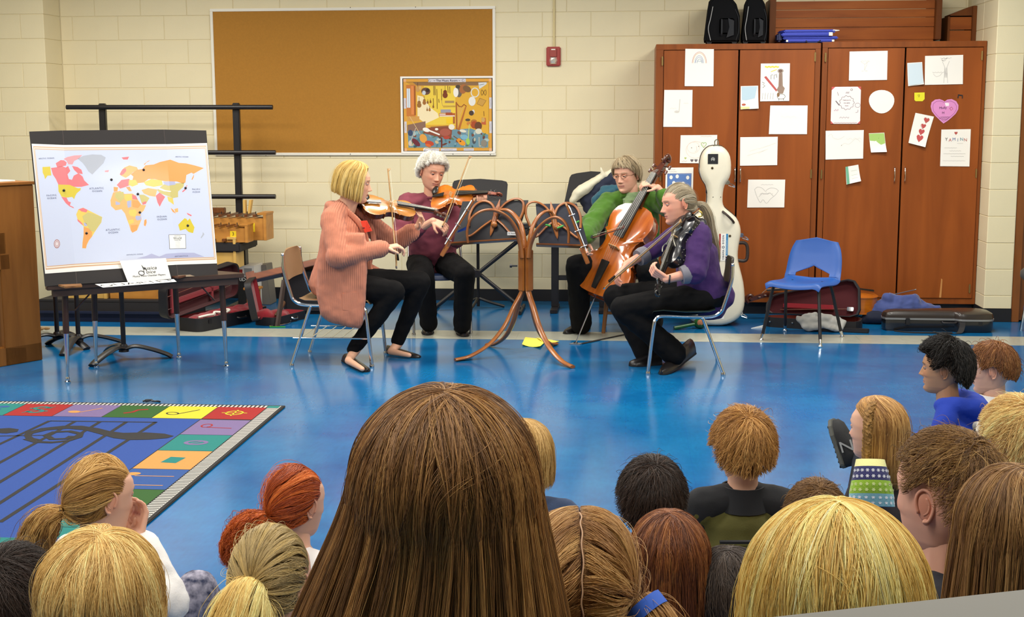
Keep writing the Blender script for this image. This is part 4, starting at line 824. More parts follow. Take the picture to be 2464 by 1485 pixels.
rline(clef, [cr7(*q) for q in ((165, 372), (230, 392), (330, 396), (430, 385), (500, 362), (510, 340), (440, 325), (340, 330), (290, 350), (330, 375), (420, 372), (455, 355))], .035, .0127)
blob([(0, 308), (60, 304), (120, 312), (110, 328), (40, 338), (-30, 334), (-30, 312)])
tag(clef.obj('printed_clef', RGC['black'], rug, fix=False), kind='stuff')
p = Zp(362, 970, 0); o = tag(MB().tube(spline([(-.05, 0, .006), (-.02, .01, .012), (.01, 0, .008), (.03, .012, .006), (.05, 0, .005)], 5), .005, 6).cap((-.03, .0, .01), (.0, .006, .012), .008, .006, 8).obj('hair_clip', M_blk, smooth=True), 'small black clip with a cord on the floor at the rug\'s far edge', 'clip'); o.location = (p.x, p.y+.015, .0)

# ================================================================== STRING INSTRUMENTS
HALF = [(.0, .0), (.07, .001), (.14, .009), (.21, .04), (.265, .105), (.29, .19), (.28, .27), (.255, .335), (.232, .37), (.245, .392), (.205, .402), (.178, .44), (.160, .50), (.158, .55), (.168, .605), (.198, .655), (.222, .668), (.205, .69), (.220, .735), (.235, .80), (.232, .855), (.205, .92), (.15, .972), (.08, .994), (.0, 1.0)]
OUT = HALF+[(-x, y) for x, y in HALF[-2:0:-1]]
def strung(name, M, Ln, top, rib, label, cat, thick=.10, cello=False, ebony=None, neckm=None, pegs=True, parts=True):
    """violin family instrument; local y along the neck from the bottom of the body, z up from the top plate; Ln = body length"""
    o = empty(name, M=M, label=label, cat=cat); k = Ln; eb = ebony or mat('ebony', '16130F', .28); nm = neckm or rib
    th = thick*k; ar = .045*k
    b = MB(); ed = .012
    def ring(s, z, ox=0.): return [(x*s*k*(1+ox), (.5+(y-.5)*s*(1+ox*.6))*k, z) for x, y in OUT]
    b.cur = 0; b.rings([ring(1, -.004*k, .035), ring(1, .006*k, .035), ring(.95, .010*k), ring(.86, ar*.45), ring(.7, ar*.78), ring(.45, ar*.97), ring(.12, ar*1.03)])
    b.cur = 1; b.rings([ring(1, -.004*k), ring(1, -th)])
    b.rings([ring(1, -th-.006*k, .035), ring(1, -th+.004*k, .035)]); b.rings([ring(1, -th-.004*k, .035), ring(.9, -th-ar*.3), ring(.6, -th-ar*.6), ring(.1, -th-ar*.75)])
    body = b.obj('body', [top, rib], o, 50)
    for s in (-1, 1):
        fh = MB(); P = [V((s*k*x, k*y, ar*(.83-1.5*abs(x-.06))+.003*k)) for x, y in [(p.x, p.y) for p in spline([(.075, .555, 0), (.062, .565, 0), (.066, .535, 0), (.088, .49, 0), (.112, .45, 0), (.118, .42, 0), (.104, .418, 0)], 4)]]
        vs = []
        for i in range(len(P)):
            t = (P[min(i+1, len(P)-1)]-P[max(i-1, 0)]).normalized(); w = k*(.0085 if 5 < i < len(P)-6 else .011)*.6; q = V((-t.y, t.x, 0))*w; vs += [P[i]-q, P[i]+q]
        fh.add(vs, [(2*i, 2*i+1, 2*i+3, 2*i+2) for i in range(len(P)-1)]); fh.obj('f_hole', mat('f_hole_black', '0D0906', .7), o, fix=False)
    bz = ar+.085*k
    MB().quad8([(-.06*k, .486*k, ar*.9), (.06*k, .486*k, ar*.9), (.06*k, .498*k, ar*.9), (-.06*k, .498*k, ar*.9)], [(-.045*k, .490*k, bz), (.045*k, .490*k, bz), (.045*k, .496*k, bz), (-.045*k, .496*k, bz)]).obj('bridge', mat('bridge_maple', 'D0A468', .5), o)
    MB().quad8([(-.028*k, .03*k, ar*.9+.008*k), (.028*k, .03*k, ar*.9+.008*k), (.05*k, .33*k, bz*.72), (-.05*k, .33*k, bz*.72)], [(-.024*k, .03*k, ar*.9+.03*k), (.024*k, .03*k, ar*.9+.03*k), (.046*k, .33*k, bz*.80), (-.046*k, .33*k, bz*.80)]).obj('tailpiece', eb, o, bevel=.002*k*2)
    NL = (.37 if not cello else .37)*k; fz0 = ar+.05*k; fz1 = ar*.2+.055*k
    fb_end = .635*k if not cello else .60*k
    MB().quad8([(-.062*k*.95, fb_end, fz0), (.062*k*.95, fb_end, fz0), (.034*k, k+NL, fz1-.022*k), (-.034*k, k+NL, fz1-.022*k)], [(-.055*k, fb_end, fz0+.022*k), (.055*k, fb_end, fz0+.022*k), (.030*k, k+NL, fz1), (-.030*k, k+NL, fz1)]).obj('fingerboard', eb, o, bevel=.003*k)
    MB().rings([[(x*k*w, y*k, z*k) for x, z in [(-.034, .03), (-.036, .0), (-.02, d), (.02, d), (.036, .0), (.034, .03)]] for y, w, d in ((.985, 1.3, -.10), (1.02, 1.05, -.055), (1.06, 1., -.028), (1.3, .92, -.024), (1.37, .9, -.03))]).obj('neck', nm, o, 50)
    pb_ = MB(); y0 = k+NL
    pb_.rings([[(x*k*w, y0+yy*k, zz*k+s_*k*hh) for x, s_ in ((-.034, 0), (.034, 0), (.034, -1), (-.034, -1))] for yy, zz, w, hh in ((0, .028, 1, .06), (.07, .01, .95, .06), (.15, -.02, .8, .055), (.20, -.045, .6, .05))])
    scr = [V((0, y0+.20*k+.05*k*math.cos(t)*(1-t/9.), -.055*k+.0*k+.05*k*math.sin(t)*(1-t/9.))) for t in [i*.35-1.2 for i in range(22)]]
    pb_.tube(scr, [.026*k*(1-i/34.) for i in range(22)], 10, sq=(1, 1.15), up=(1, 0, 0)); pb_.lathe([(0, -.048*k), (.014*k, -.048*k), (.016*k, 0), (.014*k, .048*k), (0, .048*k)], (0, y0+.20*k, -.055*k), 10, Matrix.Rotation(PI/2, 3, 'Y'))
    sc_ = pb_.obj('scroll', nm, o, 50)
    if pegs:
        for i, s in enumerate((-1, 1, -1, 1)):
            yy = y0+(.03+.035*i)*k; zz = .0-.012*i*k; MB().cap((0, yy, zz), (s*.075*k, yy, zz), .007*k, .009*k, 8).cap((s*.085*k, yy-.012*k, zz), (s*.085*k, yy+.012*k, zz), .014*k, None, 8, sq=(.6, 1)).obj('peg', eb if not cello else nm, o, True)
    for i in range(4):
        u = (i-1.5)/1.5; MB().tube([(u*.030*k, .33*k, bz*.8), (u*.036*k, .493*k, bz+.003*k), (u*.018*k, k+NL, fz1+.004*k), (u*.010*k, y0+.06*k, .015*k)], .0016*k if not cello else .0014*k, 5).obj('string', mat('string_steel', 'C8C4BA', .3, .8), o)
    if not cello:
        MB().ell((-.13*k, .06*k, ar*.75+.045*k), (.10*k, .075*k, .022*k)).bbox((-.16*k, -.012*k, -th*.9), (-.06*k, -.002*k, ar*.6+.02*k)).obj('chin_rest', eb, o, True)
    return o
def varnish(nm, a, b_, coat=.6, rough=.28): return wood(nm, a, b_, 3.5, (9, .8, 9), rough, coat)
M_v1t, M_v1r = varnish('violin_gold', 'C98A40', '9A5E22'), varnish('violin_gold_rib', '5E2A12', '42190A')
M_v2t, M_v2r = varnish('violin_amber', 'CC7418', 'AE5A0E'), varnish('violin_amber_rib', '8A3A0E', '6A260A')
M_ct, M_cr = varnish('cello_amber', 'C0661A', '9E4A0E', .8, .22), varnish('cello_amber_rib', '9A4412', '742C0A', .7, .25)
M_scr = varnish('scroll_brown', '5A2814', '3E180A')
M_hair = mat('bow_hair', 'E4DCC8', .6)
def bow(frog, tip, stickm, label, side=(1, 0, 0), name='bow'):
    f, t = V(frog), V(tip); d = (t-f).normalized(); L = (t-f).length; s = V(side); s = (s-d*s.dot(d)).normalized()
    o = empty(name, f, label=label, cat='bow')
    pts = [d*(-.06*L/.7), d*0, d*L*.3+s*.002, d*L*.6+s*.0, d*L]
    pts = [p+s*(-.004*math.sin(PI*max(0, min(1, i/4)))) for i, p in enumerate(pts)]
    MB().tube(spline(pts, 5), [.0052]*11+[.0048]*5+[.0042]*5, 8).obj('stick', stickm, o, True)
    MB().prism([d*L, d*(L-.022), d*(L-.006)+s*-.018, d*(L+.003)+s*-.02], s.cross(d)*.006).obj('bow_tip', stickm, o)
    a, b_ = d*.03-s*.018, d*(L-.008)-s*.016; w = s.cross(d)*.004
    MB().prism([a-w, a+w, b_+w*.8, b_-w*.8], s*.0012).obj('bow_hair', M_hair, o)
    MB().prism([d*-.01-s*.004, d*.045-s*.004, d*.05-s*.02, d*-.012-s*.022], s.cross(d)*.011).obj('frog', mat('ebony', '16130F', .28), o, bevel=.001)
    MB().tube([d*(-.06*L/.7), d*(-.075*L/.7)], .006, 8).obj('screw_button', M_chrome, o, True)
    return o
M_pern = wood('bow_stick', 'B08850', '8A6234', 4, (6, 6, 1), .35, .3); M_bowd = wood('bow_stick_dark', '6A3018', '4A1E0C', 4, (6, 6, 1), .35, .3)

# cello held by the seated player
ca = Yp(1429, 704, 9.34); cb = Yp(1538, 497, 9.56); cy_ = (cb-ca).normalized(); cn = V((-.46, -.88, .1)); cn = (cn-cy_*cn.dot(cy_)).normalized(); cxx = cy_.cross(cn)
CL = (cb-ca).length
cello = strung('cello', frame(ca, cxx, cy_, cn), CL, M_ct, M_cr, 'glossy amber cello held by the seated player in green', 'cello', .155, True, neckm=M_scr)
ep = frame(ca, cxx, cy_, cn).inverted() @ Zp(1385, 826, 0.012)
MB().tube([(0, .0, -.06*CL), ep], .0045, 8).obj('endpin', M_chrome, cello, True)
p = Zp(1385, 828, 0); an = empty('endpin_anchor', (p.x, p.y, 0), label='grey endpin plate with a long black strap on the floor under the cello', cat='anchor')
MB().prism([(-.045, -.02, .0003), (.03, -.035, .0003), (.05, .02, .0003), (-.02, .03, .0003)], (0, 0, .006)).obj('plate', mat('plate_grey', '9A9A9C', .4, .5), an, bevel=.001); MB().lathe([(0, .006), (.016, .006), (.012, .014), (0, .012)], (0, 0, 0), 14).obj('rubber_cup', M_blk, an, True)
q = Zp(1505, 806, 0)-p; d = V((q.x, q.y, 0)); w = V((-d.y, d.x, 0)).normalized()*.014
MB().prism([V((.04, .0, .002))-w, d-w+V((0, 0, .002)), d+w+V((0, 0, .002)), V((.04, .0, .002))+w], (0, 0, .003)).obj('strap', M_blkm, an)

# ================================================================== QUARTET MUSIC STAND
M_oak = wood('bent_oak', 'A5642A', '83461A', 3, (2.5, 2.5, 2.5), .35, .3)
sc3 = V((-.67, 8.74, 0))
qs = empty('quartet_stand', sc3, label='bentwood four-sided music stand on curved legs in the middle of the players', cat='music stand')
feet = [Zp(1095, 870), Zp(1378, 887), Zp(1172, 833), Zp(1338, 831)]
for p in feet:
    d = V((p.x-sc3.x, p.y-sc3.y, 0)); L = d.length; d.normalize(); tng = V((-d.y, d.x, 0))
    pts = [d*.024+V((0, 0, .72)), d*.026+V((0, 0, .56)), d*.03+V((0, 0, .44)), d*(.12*L+.03)+V((0, 0, .33)), d*(.28*L+.02)+V((0, 0, .20)), d*(.52*L)+V((0, 0, .095)), d*(.78*L)+V((0, 0, .028)), d*L+V((0, 0, .011))]
    S = spline(pts, 6); MB().tube(S, [.019]*len(S), 10, sq=(.55, 1.1), up=d).obj('leg', M_oak, qs, 50)
for k in range(4):
    a = PI/4+k*PI/2; MB().box((math.cos(a)*.038, math.sin(a)*.038, .57), (.018, .05, .27), rotz(a)).obj('collar_stave', M_oak, qs, bevel=.004)
MB().tube([(-.10, -.01, .60), (-.055, -.005, .60)], .006, 8).lathe([(0, 0), (.012, 0), (.012, .014), (0, .014)], (-.105, -.01, .60), 10, Matrix.Rotation(PI/2, 3, 'Y')).obj('clamp_knob', M_blk, qs, True)
def relq(px, py, y): return Yp(px, py, y)-sc3
# arms (front left, back left, front right, back right): pixel, depth
arms = [[(1256, 620, 8.70), (1252, 590, 8.69), (1243, 555, 8.66), (1222, 524, 8.62), (1192, 507, 8.57), (1160, 508, 8.54), (1134, 526, 8.52), (1124, 556, 8.52), (1126, 584, 8.53)],
        [(1264, 620, 8.78), (1262, 585, 8.79), (1254, 545, 8.82), (1240, 520, 8.86), (1222, 506, 8.90), (1203, 506, 8.94), (1194, 520, 8.95)],
        [(1272, 620, 8.70), (1276, 590, 8.69), (1290, 558, 8.66), (1312, 534, 8.62), (1335, 523, 8.58), (1356, 532, 8.55), (1368, 556, 8.54), (1368, 585, 8.54)],
        [(1270, 620, 8.78), (1274, 580, 8.79), (1282, 545, 8.82), (1296, 521, 8.86), (1312, 509, 8.90), (1326, 510, 8.94), (1333, 522, 8.95)]]
for A in arms:
    S = spline([relq(*q) for q in A], 6); n = len(S); MB().tube(S, [.019-.008*i/n for i in range(n)], 10, sq=(.7, 1.1), up=(0, 0, 1)).obj('arm', M_oak, qs, 50)
M_fold = mat('black_folder', '14141C', .5); M_navy = mat('navy_folder', '10142A', .5)
def back_desk(corn, ctr, m, lab):
    P = [relq(*c) for c in corn]; n = (P[1]-P[0]).cross(P[3]-P[0]).normalized()
    if n.y > 0: n = -n
    fo = MB().prism([p-n*.006 for p in P], -n*.010).obj('folder', m, None, bevel=.002); fo.location = sc3; tag(fo, lab, 'folder')
    d = (P[2]-P[3]).normalized()
    MB().prism([P[3]-d*.02+n*.014, P[2]+n*.014, P[2]-n*.05, P[3]-d*.02-n*.05], V((0, 0, -.012))).obj('ledge', M_oak, qs, bevel=.003)
    c = relq(*ctr); up = ((P[0]+P[1])/2-(P[2]+P[3])/2).normalized(); e = n*.012
    # spindle: pointed leaf, knob
    c += (n*((P[0]-c).dot(n)))
    MB().rings([[c+e+up*t+d*(w*math.cos(q))+n*(w*.45*math.sin(q)) for q in [i*2*PI/8 for i in range(8)]] for t, w in ((.13, .002), (.085, .012), (.05, .024), (.02, .018), (-.03, .02), (-.07, .016), (-.11, .009), (-.13, .002))]).obj('spindle', M_oak, qs, 50)
    MB().ell(c+e*2.2-up*.055+d*.01, (.022, .022, .022)).obj('knob', M_oak, qs, True)
    for s in (-1, 1):
        for pts in ([(0, .02), (.045, .095), (.11, .125), (.165, .10), (.185, .03), (.17, -.05)], [(.02, -.02), (.07, -.06), (.13, -.115), (.165, -.125)]):
            S = spline([c+e+d*(s*a)+up*b for a, b in pts], 5)
            # stay within the folder panel
            MB().tube(S, [.010]*len(S), 8, sq=(.8, 1)).obj('scroll', M_oak, qs, 50)
    return P, n
back_desk([(1112, 484, 9.04), (1271, 481, 9.00), (1243, 573, 8.92), (1090, 583, 8.96)], (1192, 524, 8.98), M_fold, 'black music folder on the far left desk of the wooden stand')
back_desk([(1289, 490, 9.02), (1388, 489, 9.04), (1416, 590, 8.96), (1297, 586, 8.93)], (1333, 530, 8.98), M_navy, 'navy music folder on the far right desk of the wooden stand')
# strips of tape on the folders
a = relq(1232, 562, 8.90)+sc3; o = tag(MB().bbox((-.032, -.001, -.012), (.032, 0, .012)).obj('name_tag', M_paper), 'small white name tag on the black folder', 'tag'); o.location = a; text('V. Violin', .014, KI, o, frame((0, -.0016, 0), (1, 0, 0), (0, 0, 1), (0, -1, 0)))
M_gclip = mat('green_clip', '3FA03C', .4)
for (x0, y0_), (x1, y1_) in (((1306, 539), (1325, 544)), ((1341, 549), (1356, 543)), ((1386, 536), (1394, 532))):
    a, b_ = relq(x0, y0_, 8.925), relq(x1, y1_, 8.925); MB().tube([a, b_], .0065, 8).obj('green_clip', M_gclip, qs, True)
# near desks, seen nearly edge-on, white pages on them
def side_desk(topc, botc, y, sgn, lab):
    """plane runs along the view direction; top and bottom are the pixels of its near edge"""
    T, B = relq(*topc, y), relq(*botc, y); dv = ray((topc[0]+botc[0])/2, 545); dv = V((dv.x, dv.y, 0)).normalized(); dv = (dv+V((-sgn*.045, 0, 0))).normalized()
    up = (T-B).normalized(); n = dv.cross(up).normalized()
    if n.x*sgn < 0: n = -n                                  # towards the player
    w = .34
    MB().prism([B-up*.0, T, T+dv*w, B+dv*w], -n*.012).obj('desk_board', M_oak, qs, bevel=.004)
    MB().prism([B-up*.045, B+up*.03, B+up*.03+dv*w, B-up*.045+dv*w], -n*.028).obj('ledge', M_oak, qs, bevel=.004)
    pg = MB().prism([B+up*.035+n*.004, T-up*.03+n*.004, T-up*.03+n*.004+dv*(w*.96), B+up*.035+n*.004+dv*(w*.96)], n*.006).obj('sheet_music', M_paper, None); pg.location = sc3; tag(pg, lab, 'sheet music')
    for t in (.2, .5, .8):
        c = B+(T-B)*t-dv*.004; MB().tube([c-n*.02, c+n*.022], .0035, 6).obj('wire_clip', M_chrome, qs, True)
    return T, B, dv, up, n
side_desk((1139, 481), (1066, 600), 8.50, -1, 'white sheet music on the near left desk, facing the pink cardigan player')
side_desk((1366, 493), (1414, 618), 8.50, 1, 'white sheet music on the near right desk, facing the purple player')
o = tag(MB().prism([relq(1133, 520, 8.6), relq(1127, 552, 8.6), relq(1100, 560, 8.6), relq(1102, 555, 8.6), relq(1123, 545, 8.6)], V((0, .004, 0))).obj('blue_ribbon', mat('ribbon_blue', '2A50A8', .6)), 'blue ribbon hanging behind the near left music desk', 'ribbon'); o.location = sc3
for px, lab in ((((1264, 812), (1318, 818), (1300, 838), (1256, 833)), 'yellow paper sheet on the floor under the music stand, left one'), (((1290, 813), (1346, 822), (1325, 831), (1300, 822)), 'folded yellow paper on the floor by the rear stand leg')):
    P4 = [Zp(*q) for q in px]; m = MB(); c = P4[0]; N = 5
    m.rings([[lerp(lerp(P4[0], P4[1], i/N), lerp(P4[3], P4[2], i/N), j/N)-c+V((0, 0, .0015+e+.012*(i/N-.5)**2*4*(j/N))) for e in (0, .001) for i in (range(N+1) if e == 0 else range(N, -1, -1))] for j in range(N+1)]); o = m.obj('yellow_paper', mat('yellow_paper', 'F2E45A', .8), smooth=60); o.location = c; tag(o, lab, 'paper')
# ================================================================== REMESH HELPER (soft shapes: cloth piles, clothes, bodies)
def remeshed(name, mb, m, vox, it=4, fac=.5, parent=None, noise=0., nsize=.08, smooth=True):
    me = mb.mesh('tmp'); bm = bmesh.new(); bm.from_mesh(me); bmesh.ops.recalc_face_normals(bm, faces=bm.faces); bm.to_mesh(me); bm.free()
    o = bpy.data.objects.new('tmp', me); COL.objects.link(o)
    a = o.modifiers.new('r', 'REMESH'); a.mode = 'VOXEL'; a.voxel_size = vox; a.use_smooth_shade = True
    if noise:
        tx = bpy.data.textures.get('folds%g' % nsize) or bpy.data.textures.new('folds%g' % nsize, 'CLOUDS'); tx.noise_scale = nsize
        d = o.modifiers.new('d', 'DISPLACE'); d.texture = tx; d.strength = noise; d.mid_level = .5; d.texture_coords = 'GLOBAL'
    if it:
        s = o.modifiers.new('s', 'SMOOTH'); s.factor = fac; s.iterations = it
    dg = bpy.context.evaluated_depsgraph_get(); me2 = bpy.data.meshes.new_from_object(o.evaluated_get(dg)); me2.name = name
    bpy.data.objects.remove(o); bpy.data.meshes.remove(me)
    me2.materials.clear()
    for mm in (m if isinstance(m, (list, tuple)) else [m]): me2.materials.append(mm)
    me2.shade_smooth()
    r = bpy.data.objects.new(name, me2); COL.objects.link(r)
    if parent is not None: r.parent = parent
    return r

# ================================================================== CHAIRS
M_shell = mat('blue_plastic', '1F529E', .4, bump=.12, bscale=700)
def shell_chair():
    F = Zp(1974, 836); Lf = Zp(1832, 820); Rb = Zp(2026, 812); Lb = Zp(1889, 797)
    c = (F+Lf+Rb+Lb)/4; yb = ((Rb+Lb)/2-(F+Lf)/2).normalized(); xr = V((yb.y, -yb.x, 0))
    o = empty('school_chair', M=frame(c, xr, yb, (0, 0, 1)), label='empty blue plastic shell chair with black legs and a cut-out back', cat='chair')
    zs = .425
    # profile: list of (y, z) along the shell, widths
    prof = [(-.235, zs-.035), (-.225, zs-.008), (-.20, zs), (-.10, zs-.004), (0, zs-.012), (.08, zs-.014), (.14, zs-.010), (.17, zs-.002), (.188, zs+.016), (.203, zs+.045), (.22, zs+.095), (.236, zs+.15), (.25, zs+.20), (.258, zs+.232), (.262, zs+.252)]
    wid = [.19, .20, .205, .21, .215, .215, .212, .208, .205, .203, .20, .193, .18, .165, .155]
    S = spline([V((w, a, b)) for w, (a, b) in zip(wid, prof)], 4); rows = []
    holez = (zs-.001, zs+.078)
    for p in S:
        hw = 0.
        if holez[0] < p.z < holez[1] and p.y > .16:
            t = (p.z-holez[0])/(holez[1]-holez[0]); hw = min(.125, .125*(1-t)/.62)*(1 if t > .06 else .0)
        rows.append((p, hw))
    m = MB(); N = 9; vs = []
    for p, hw in rows:
        dish = .022*(1 if p.y < .17 else .5)
        for sgn in (-1, 1):
            for i in range(N):
                u = hw+(p.x-hw)*i/(N-1); e = (u/p.x)
                up = 0 if p.y < .18 else 1
                peak = (.030*(1-abs(e))*max(0, (p.z-zs-.17)/.08))
                roll = .018*max(0, abs(e)-.82)/.18
                vs.append((sgn*u, p.y-(dish*e*e if up else 0)+(roll if up else 0), p.z+(dish*(e*e-.4) if not up else 0)-(roll*1.6 if not up else 0)+peak))
    fs = []
    n2 = 2*N
    for k in range(len(rows)-1):
        for h in (0, 1):
            for i in range(N-1):
                a = k*n2+h*N+i; fs.append((a, a+1, a+n2+1, a+n2))
    m.add(vs, fs); me = m.mesh('shell'); bm = bmesh.new(); bm.from_mesh(me); bmesh.ops.remove_doubles(bm, verts=bm.verts, dist=.0005); bmesh.ops.recalc_face_normals(bm, faces=bm.faces)
    bm.to_mesh(me); bm.free(); me.materials.append(M_shell); me.shade_smooth(); s = bpy.data.objects.new('shell', me); COL.objects.link(s); s.parent = o
    md = s.modifiers.new('solid', 'SOLIDIFY'); md.thickness = .007; md.offset = 0; b = s.modifiers.new('bev', 'BEVEL'); b.width = .002; b.segments = 2; b.limit_method = 'ANGLE'
    Mi = frame(c, xr, yb, (0, 0, 1)).inverted()
    for ft, top in ((F, (.15, -.15)), (Lf, (-.15, -.15)), (Rb, (.15, .10)), (Lb, (-.15, .10))):
        f = Mi @ ft; t = V((top[0], top[1], zs-.03)); mid = V((top[0]*1.12, top[1]*1.12, zs-.065)); lo = lerp(f, mid, .13); lo.z = .05
        lg = MB().tube(spline([V((top[0]*.7, top[1]*.7, zs-.022)), t, mid, lerp(mid, lo, .5), lo], 5), .0115, 12).obj('leg', M_blk, o, True)
        MB().tube([lo, V((f.x, f.y, .02))], [.0125, .010], 12).lathe([(0, 0), (.016, 0), (.017, .008), (.010, .016), (.009, .03), (0, .03)], (f.x, f.y, 0), 12).obj('glide', M_chrome, lg, True)
    MB().bbox((-.16, -.155, zs-.038), (.16, -.135, zs-.022)).bbox((-.16, .09, zs-.038), (.16, .11, zs-.022)).obj('under_frame', M_blk, o)
    return o
shell_chair()
def tube_chair(cx, cy, fac, zs, zb, W_, D_, seatm, backm, label, rack=False, splay=.03):
    """chrome tube chair; fac = direction the sitter faces"""
    y = V(fac).normalized(); x = V((y.y, -y.x, 0)); o = empty('school_chair', M=frame((cx, cy, 0), x, y, (0, 0, 1)), label=label, cat='chair')
    for s in (-1, 1):
        w = s*W_/2
        fr = MB().tube(spline([(w, D_/2+splay, .012), (w, D_/2+.0, zs-.09), (w*.98, D_/2-.012, zs-.045), (w*.97, D_/2-.05, zs-.022), (w*.96, 0, zs-.025), (w*.96, -D_/2+.06, zs-.022), (w*.96, -D_/2-.005, zs+.005), (w*.95, -D_/2-.03, zs+.06), (w*.93, -D_/2-.07, zb-.10), (w*.90, -D_/2-.075, zb-.01)], 6), .0115, 12).obj('side_frame', M_chrome, o, True)
        MB().tube([(w*.97, -D_/2+.10, zs-.03), (w, -D_/2-splay, .012)], .011, 12).obj('leg', M_chrome, o, True)
        for yy in (D_/2+splay, -D_/2-splay): MB().lathe([(0, 0), (.0145, 0), (.015, .01), (.0125, .02), (0, .022)], (w, yy, 0), 12).obj('glide', M_chrome, o, True)
        MB().ell((w*.90, -D_/2-.075, zb-.004), (.0125, .0125, .012)).obj('tube_cap', M_chrome, o, True)
    m = MB(); R = []
    for k, (yy, zz, ww) in enumerate(((D_/2+.01, zs-.028, .40), (D_/2+.0, zs-.006, .46), (D_/2-.06, zs+.002, .48), (0, zs-.006, .48), (-D_/2+.06, zs-.004, .46), (-D_/2+.02, zs+.006, .42))):
        R.append([(ww*W_*1.03*math.cos(a)*(1 if abs(math.cos(a)) > .3 else 1), yy, zz+.007*math.sin(a)+.012*abs(math.cos(a))**3) for a in [i*2*PI/20 for i in range(20)]])
    m.rings(R); m.obj('seat', seatm, o, True)
    m = MB(); R = []
    for zz, ww in ((zb-.17, .36), (zb-.16, .43), (zb-.10, .46), (zb-.03, .45), (zb+.005, .40), (zb+.018, .30)):
        yy = -D_/2-.052-.02*(zz-zb+.17)/.17
        R.append([(ww*W_*math.cos(a), yy+.008*math.sin(a)-.018*(1-math.cos(a)**2), zz) for a in [i*2*PI/20 for i in range(20)]])
    m.rings(R); m.obj('backrest', backm, o, True)
    if rack:
        zr_ = .185
        for i in range(7): MB().tube([(-W_/2+.02, -D_/2+.03+i*.065, zr_), (W_/2-.02, -D_/2+.03+i*.065, zr_)], .004, 6).obj('rack_rod', M_chrome, o, True)
        for s in (-1, 1): MB().tube([(s*W_/2, -D_/2-splay*.55, zr_), (s*W_/2, D_/2+splay*.5, zr_)], .0055, 8).obj('rack_rail', M_chrome, o, True)
    return o
M_tan = mat('tan_plastic', '9A7854', .4); M_dkgreen = mat('dark_green_plastic', '22302C', .35); M_navyp = mat('navy_plastic', '1C2C4C', .4)
tube_chair(-1.875, 8.47, (1, .0, 0), .42, .72, .49, .46, M_tan, M_tan, 'chrome chair with tan back and wire book rack, under the pink cardigan player', True)
tube_chair(.365, 8.372, (-1, 0, 0), .385, .685, .50, .40, M_dkgreen, M_dkgreen, 'chrome chair with dark green seat and back, under the purple player')
tube_chair(-1.40, 9.75, (.25, -1, 0), .43, .74, .42, .42, M_navyp, M_navyp, 'chrome chair with dark blue seat, under the grey-haired violin player')
# wooden chair of the cellist
M_wch = wood('chair_beech', 'A06A38', '80502A', 3, (4, 4, .8), .4, .2)
wc = empty('wooden_chair', (.03, 9.86, 0), label='low wooden chair under the cello player', cat='chair')
MB().bbox((-.20, -.20, .40), (.20, .20, .43)).obj('seat', M_wch, wc, bevel=.01)
for sx in (-1, 1):
    for sy in (-1, 1): MB().tube([(sx*.16, sy*.16, .40), (sx*.20, sy*.20, .0)], [.02, .014], 10).obj('leg', M_wch, wc, True)
    MB().tube([(sx*.18, -.18, .18), (sx*.18, .18, .18)], .011, 8).obj('stretcher', M_wch, wc, True)
    MB().tube([(sx*.17, .19, .42), (sx*.17, .25, .78)], .016, 8).obj('back_post', M_wch, wc, True)
MB().tube([(-.185, -.185, .15), (.185, -.185, .15)], .012, 8).obj('stretcher', M_wch, wc, True)
MB().bbox((-.18, .235, .66), (.18, .255, .78)).obj('backrest', M_wch, wc, bevel=.006)

# ================================================================== WHITE CELLO CASE
M_case = mat('white_fibreglass', 'E8E0CA', .3, coat=.3, var=.05, vscale=9); M_seam = mat('case_seam', '2A2422', .5)
ccx = Yp(1724, 700, 10.03).x; CY = 10.03
def k4(x, y): p = Yp(1640+x*.30995, 340+y*.30976, CY); return (p.x, p.z)
RS = [(270, 34), (318, 42), (355, 72), (380, 120), (388, 190), (386, 250), (365, 305), (338, 345), (325, 400), (322, 470), (335, 515), (380, 555), (430, 600), (458, 660), (464, 720), (452, 790), (442, 860), (443, 930), (462, 1010), (484, 1100), (494, 1200), (492, 1280), (470, 1350), (420, 1400), (350, 1430), (262, 1440)]
rp = [k4(*q) for q in RS]; ax_ = [270-20*(min(y, 1440)/1440.) for x, y in RS]
lp = []
for (x, y), a in zip(RS, ax_): lp.append(k4(2*a-x, y))
outl = [(x, z) for x, z in rp]+[(x, z) for x, z in lp[-2:0:-1]]
outl = [(p.x, p.y) for p in spline([(a, b, 0) for a, b in outl]+[(outl[0][0], outl[0][1], 0)], 2)][:-1]
cxm = sum(a for a, b in outl)/len(outl); czm = sum(b for a, b in outl)/len(outl)
cc = empty('cello_case', (ccx, CY, 0), label='tall white cello case with stickers and a black handle, standing by the left cabinet', cat='instrument case')
nout = []
for i in range(len(outl)):
    a, b = outl[i-1], outl[(i+1) % len(outl)]; t = V((b[0]-a[0], b[1]-a[1], 0)).normalized(); nout.append((-t.y, t.x) if True else 0)
sg = 1 if nout[len(rp)//2][0] > 0 else -1
def cring(y, inset): return [(a-sg*n[0]*inset-ccx, y, max(b-sg*n[1]*inset, .008)) for (a, b), n in zip(outl, nout)]
def ccap(ring, y, inner):
    c = sum((p[0] for p in ring))/len(ring); return [(c+(p[0]-c)*.3*1, y, .75+(p[2]-.75)*.93) for p in ring]
MB().rings([cring(.135, .0), cring(.05, .0), cring(.018, .006), cring(.0, .022), cring(-.006, .045)]).obj('front_shell', M_case, cc, 50)
MB().rings([cring(.135, -.005), cring(.147, -.005)]).obj('seam_strip', M_seam, cc, 50)
MB().rings([cring(.147, 0), cring(.27, .0), cring(.30, .03)]).obj('back_shell', M_case, cc, 50)
def cpt(x, y, d=0.): a, b = k4(x, y); return V((a-ccx, d, b))
M_seamb = mat('black_strap', '191716', .5)
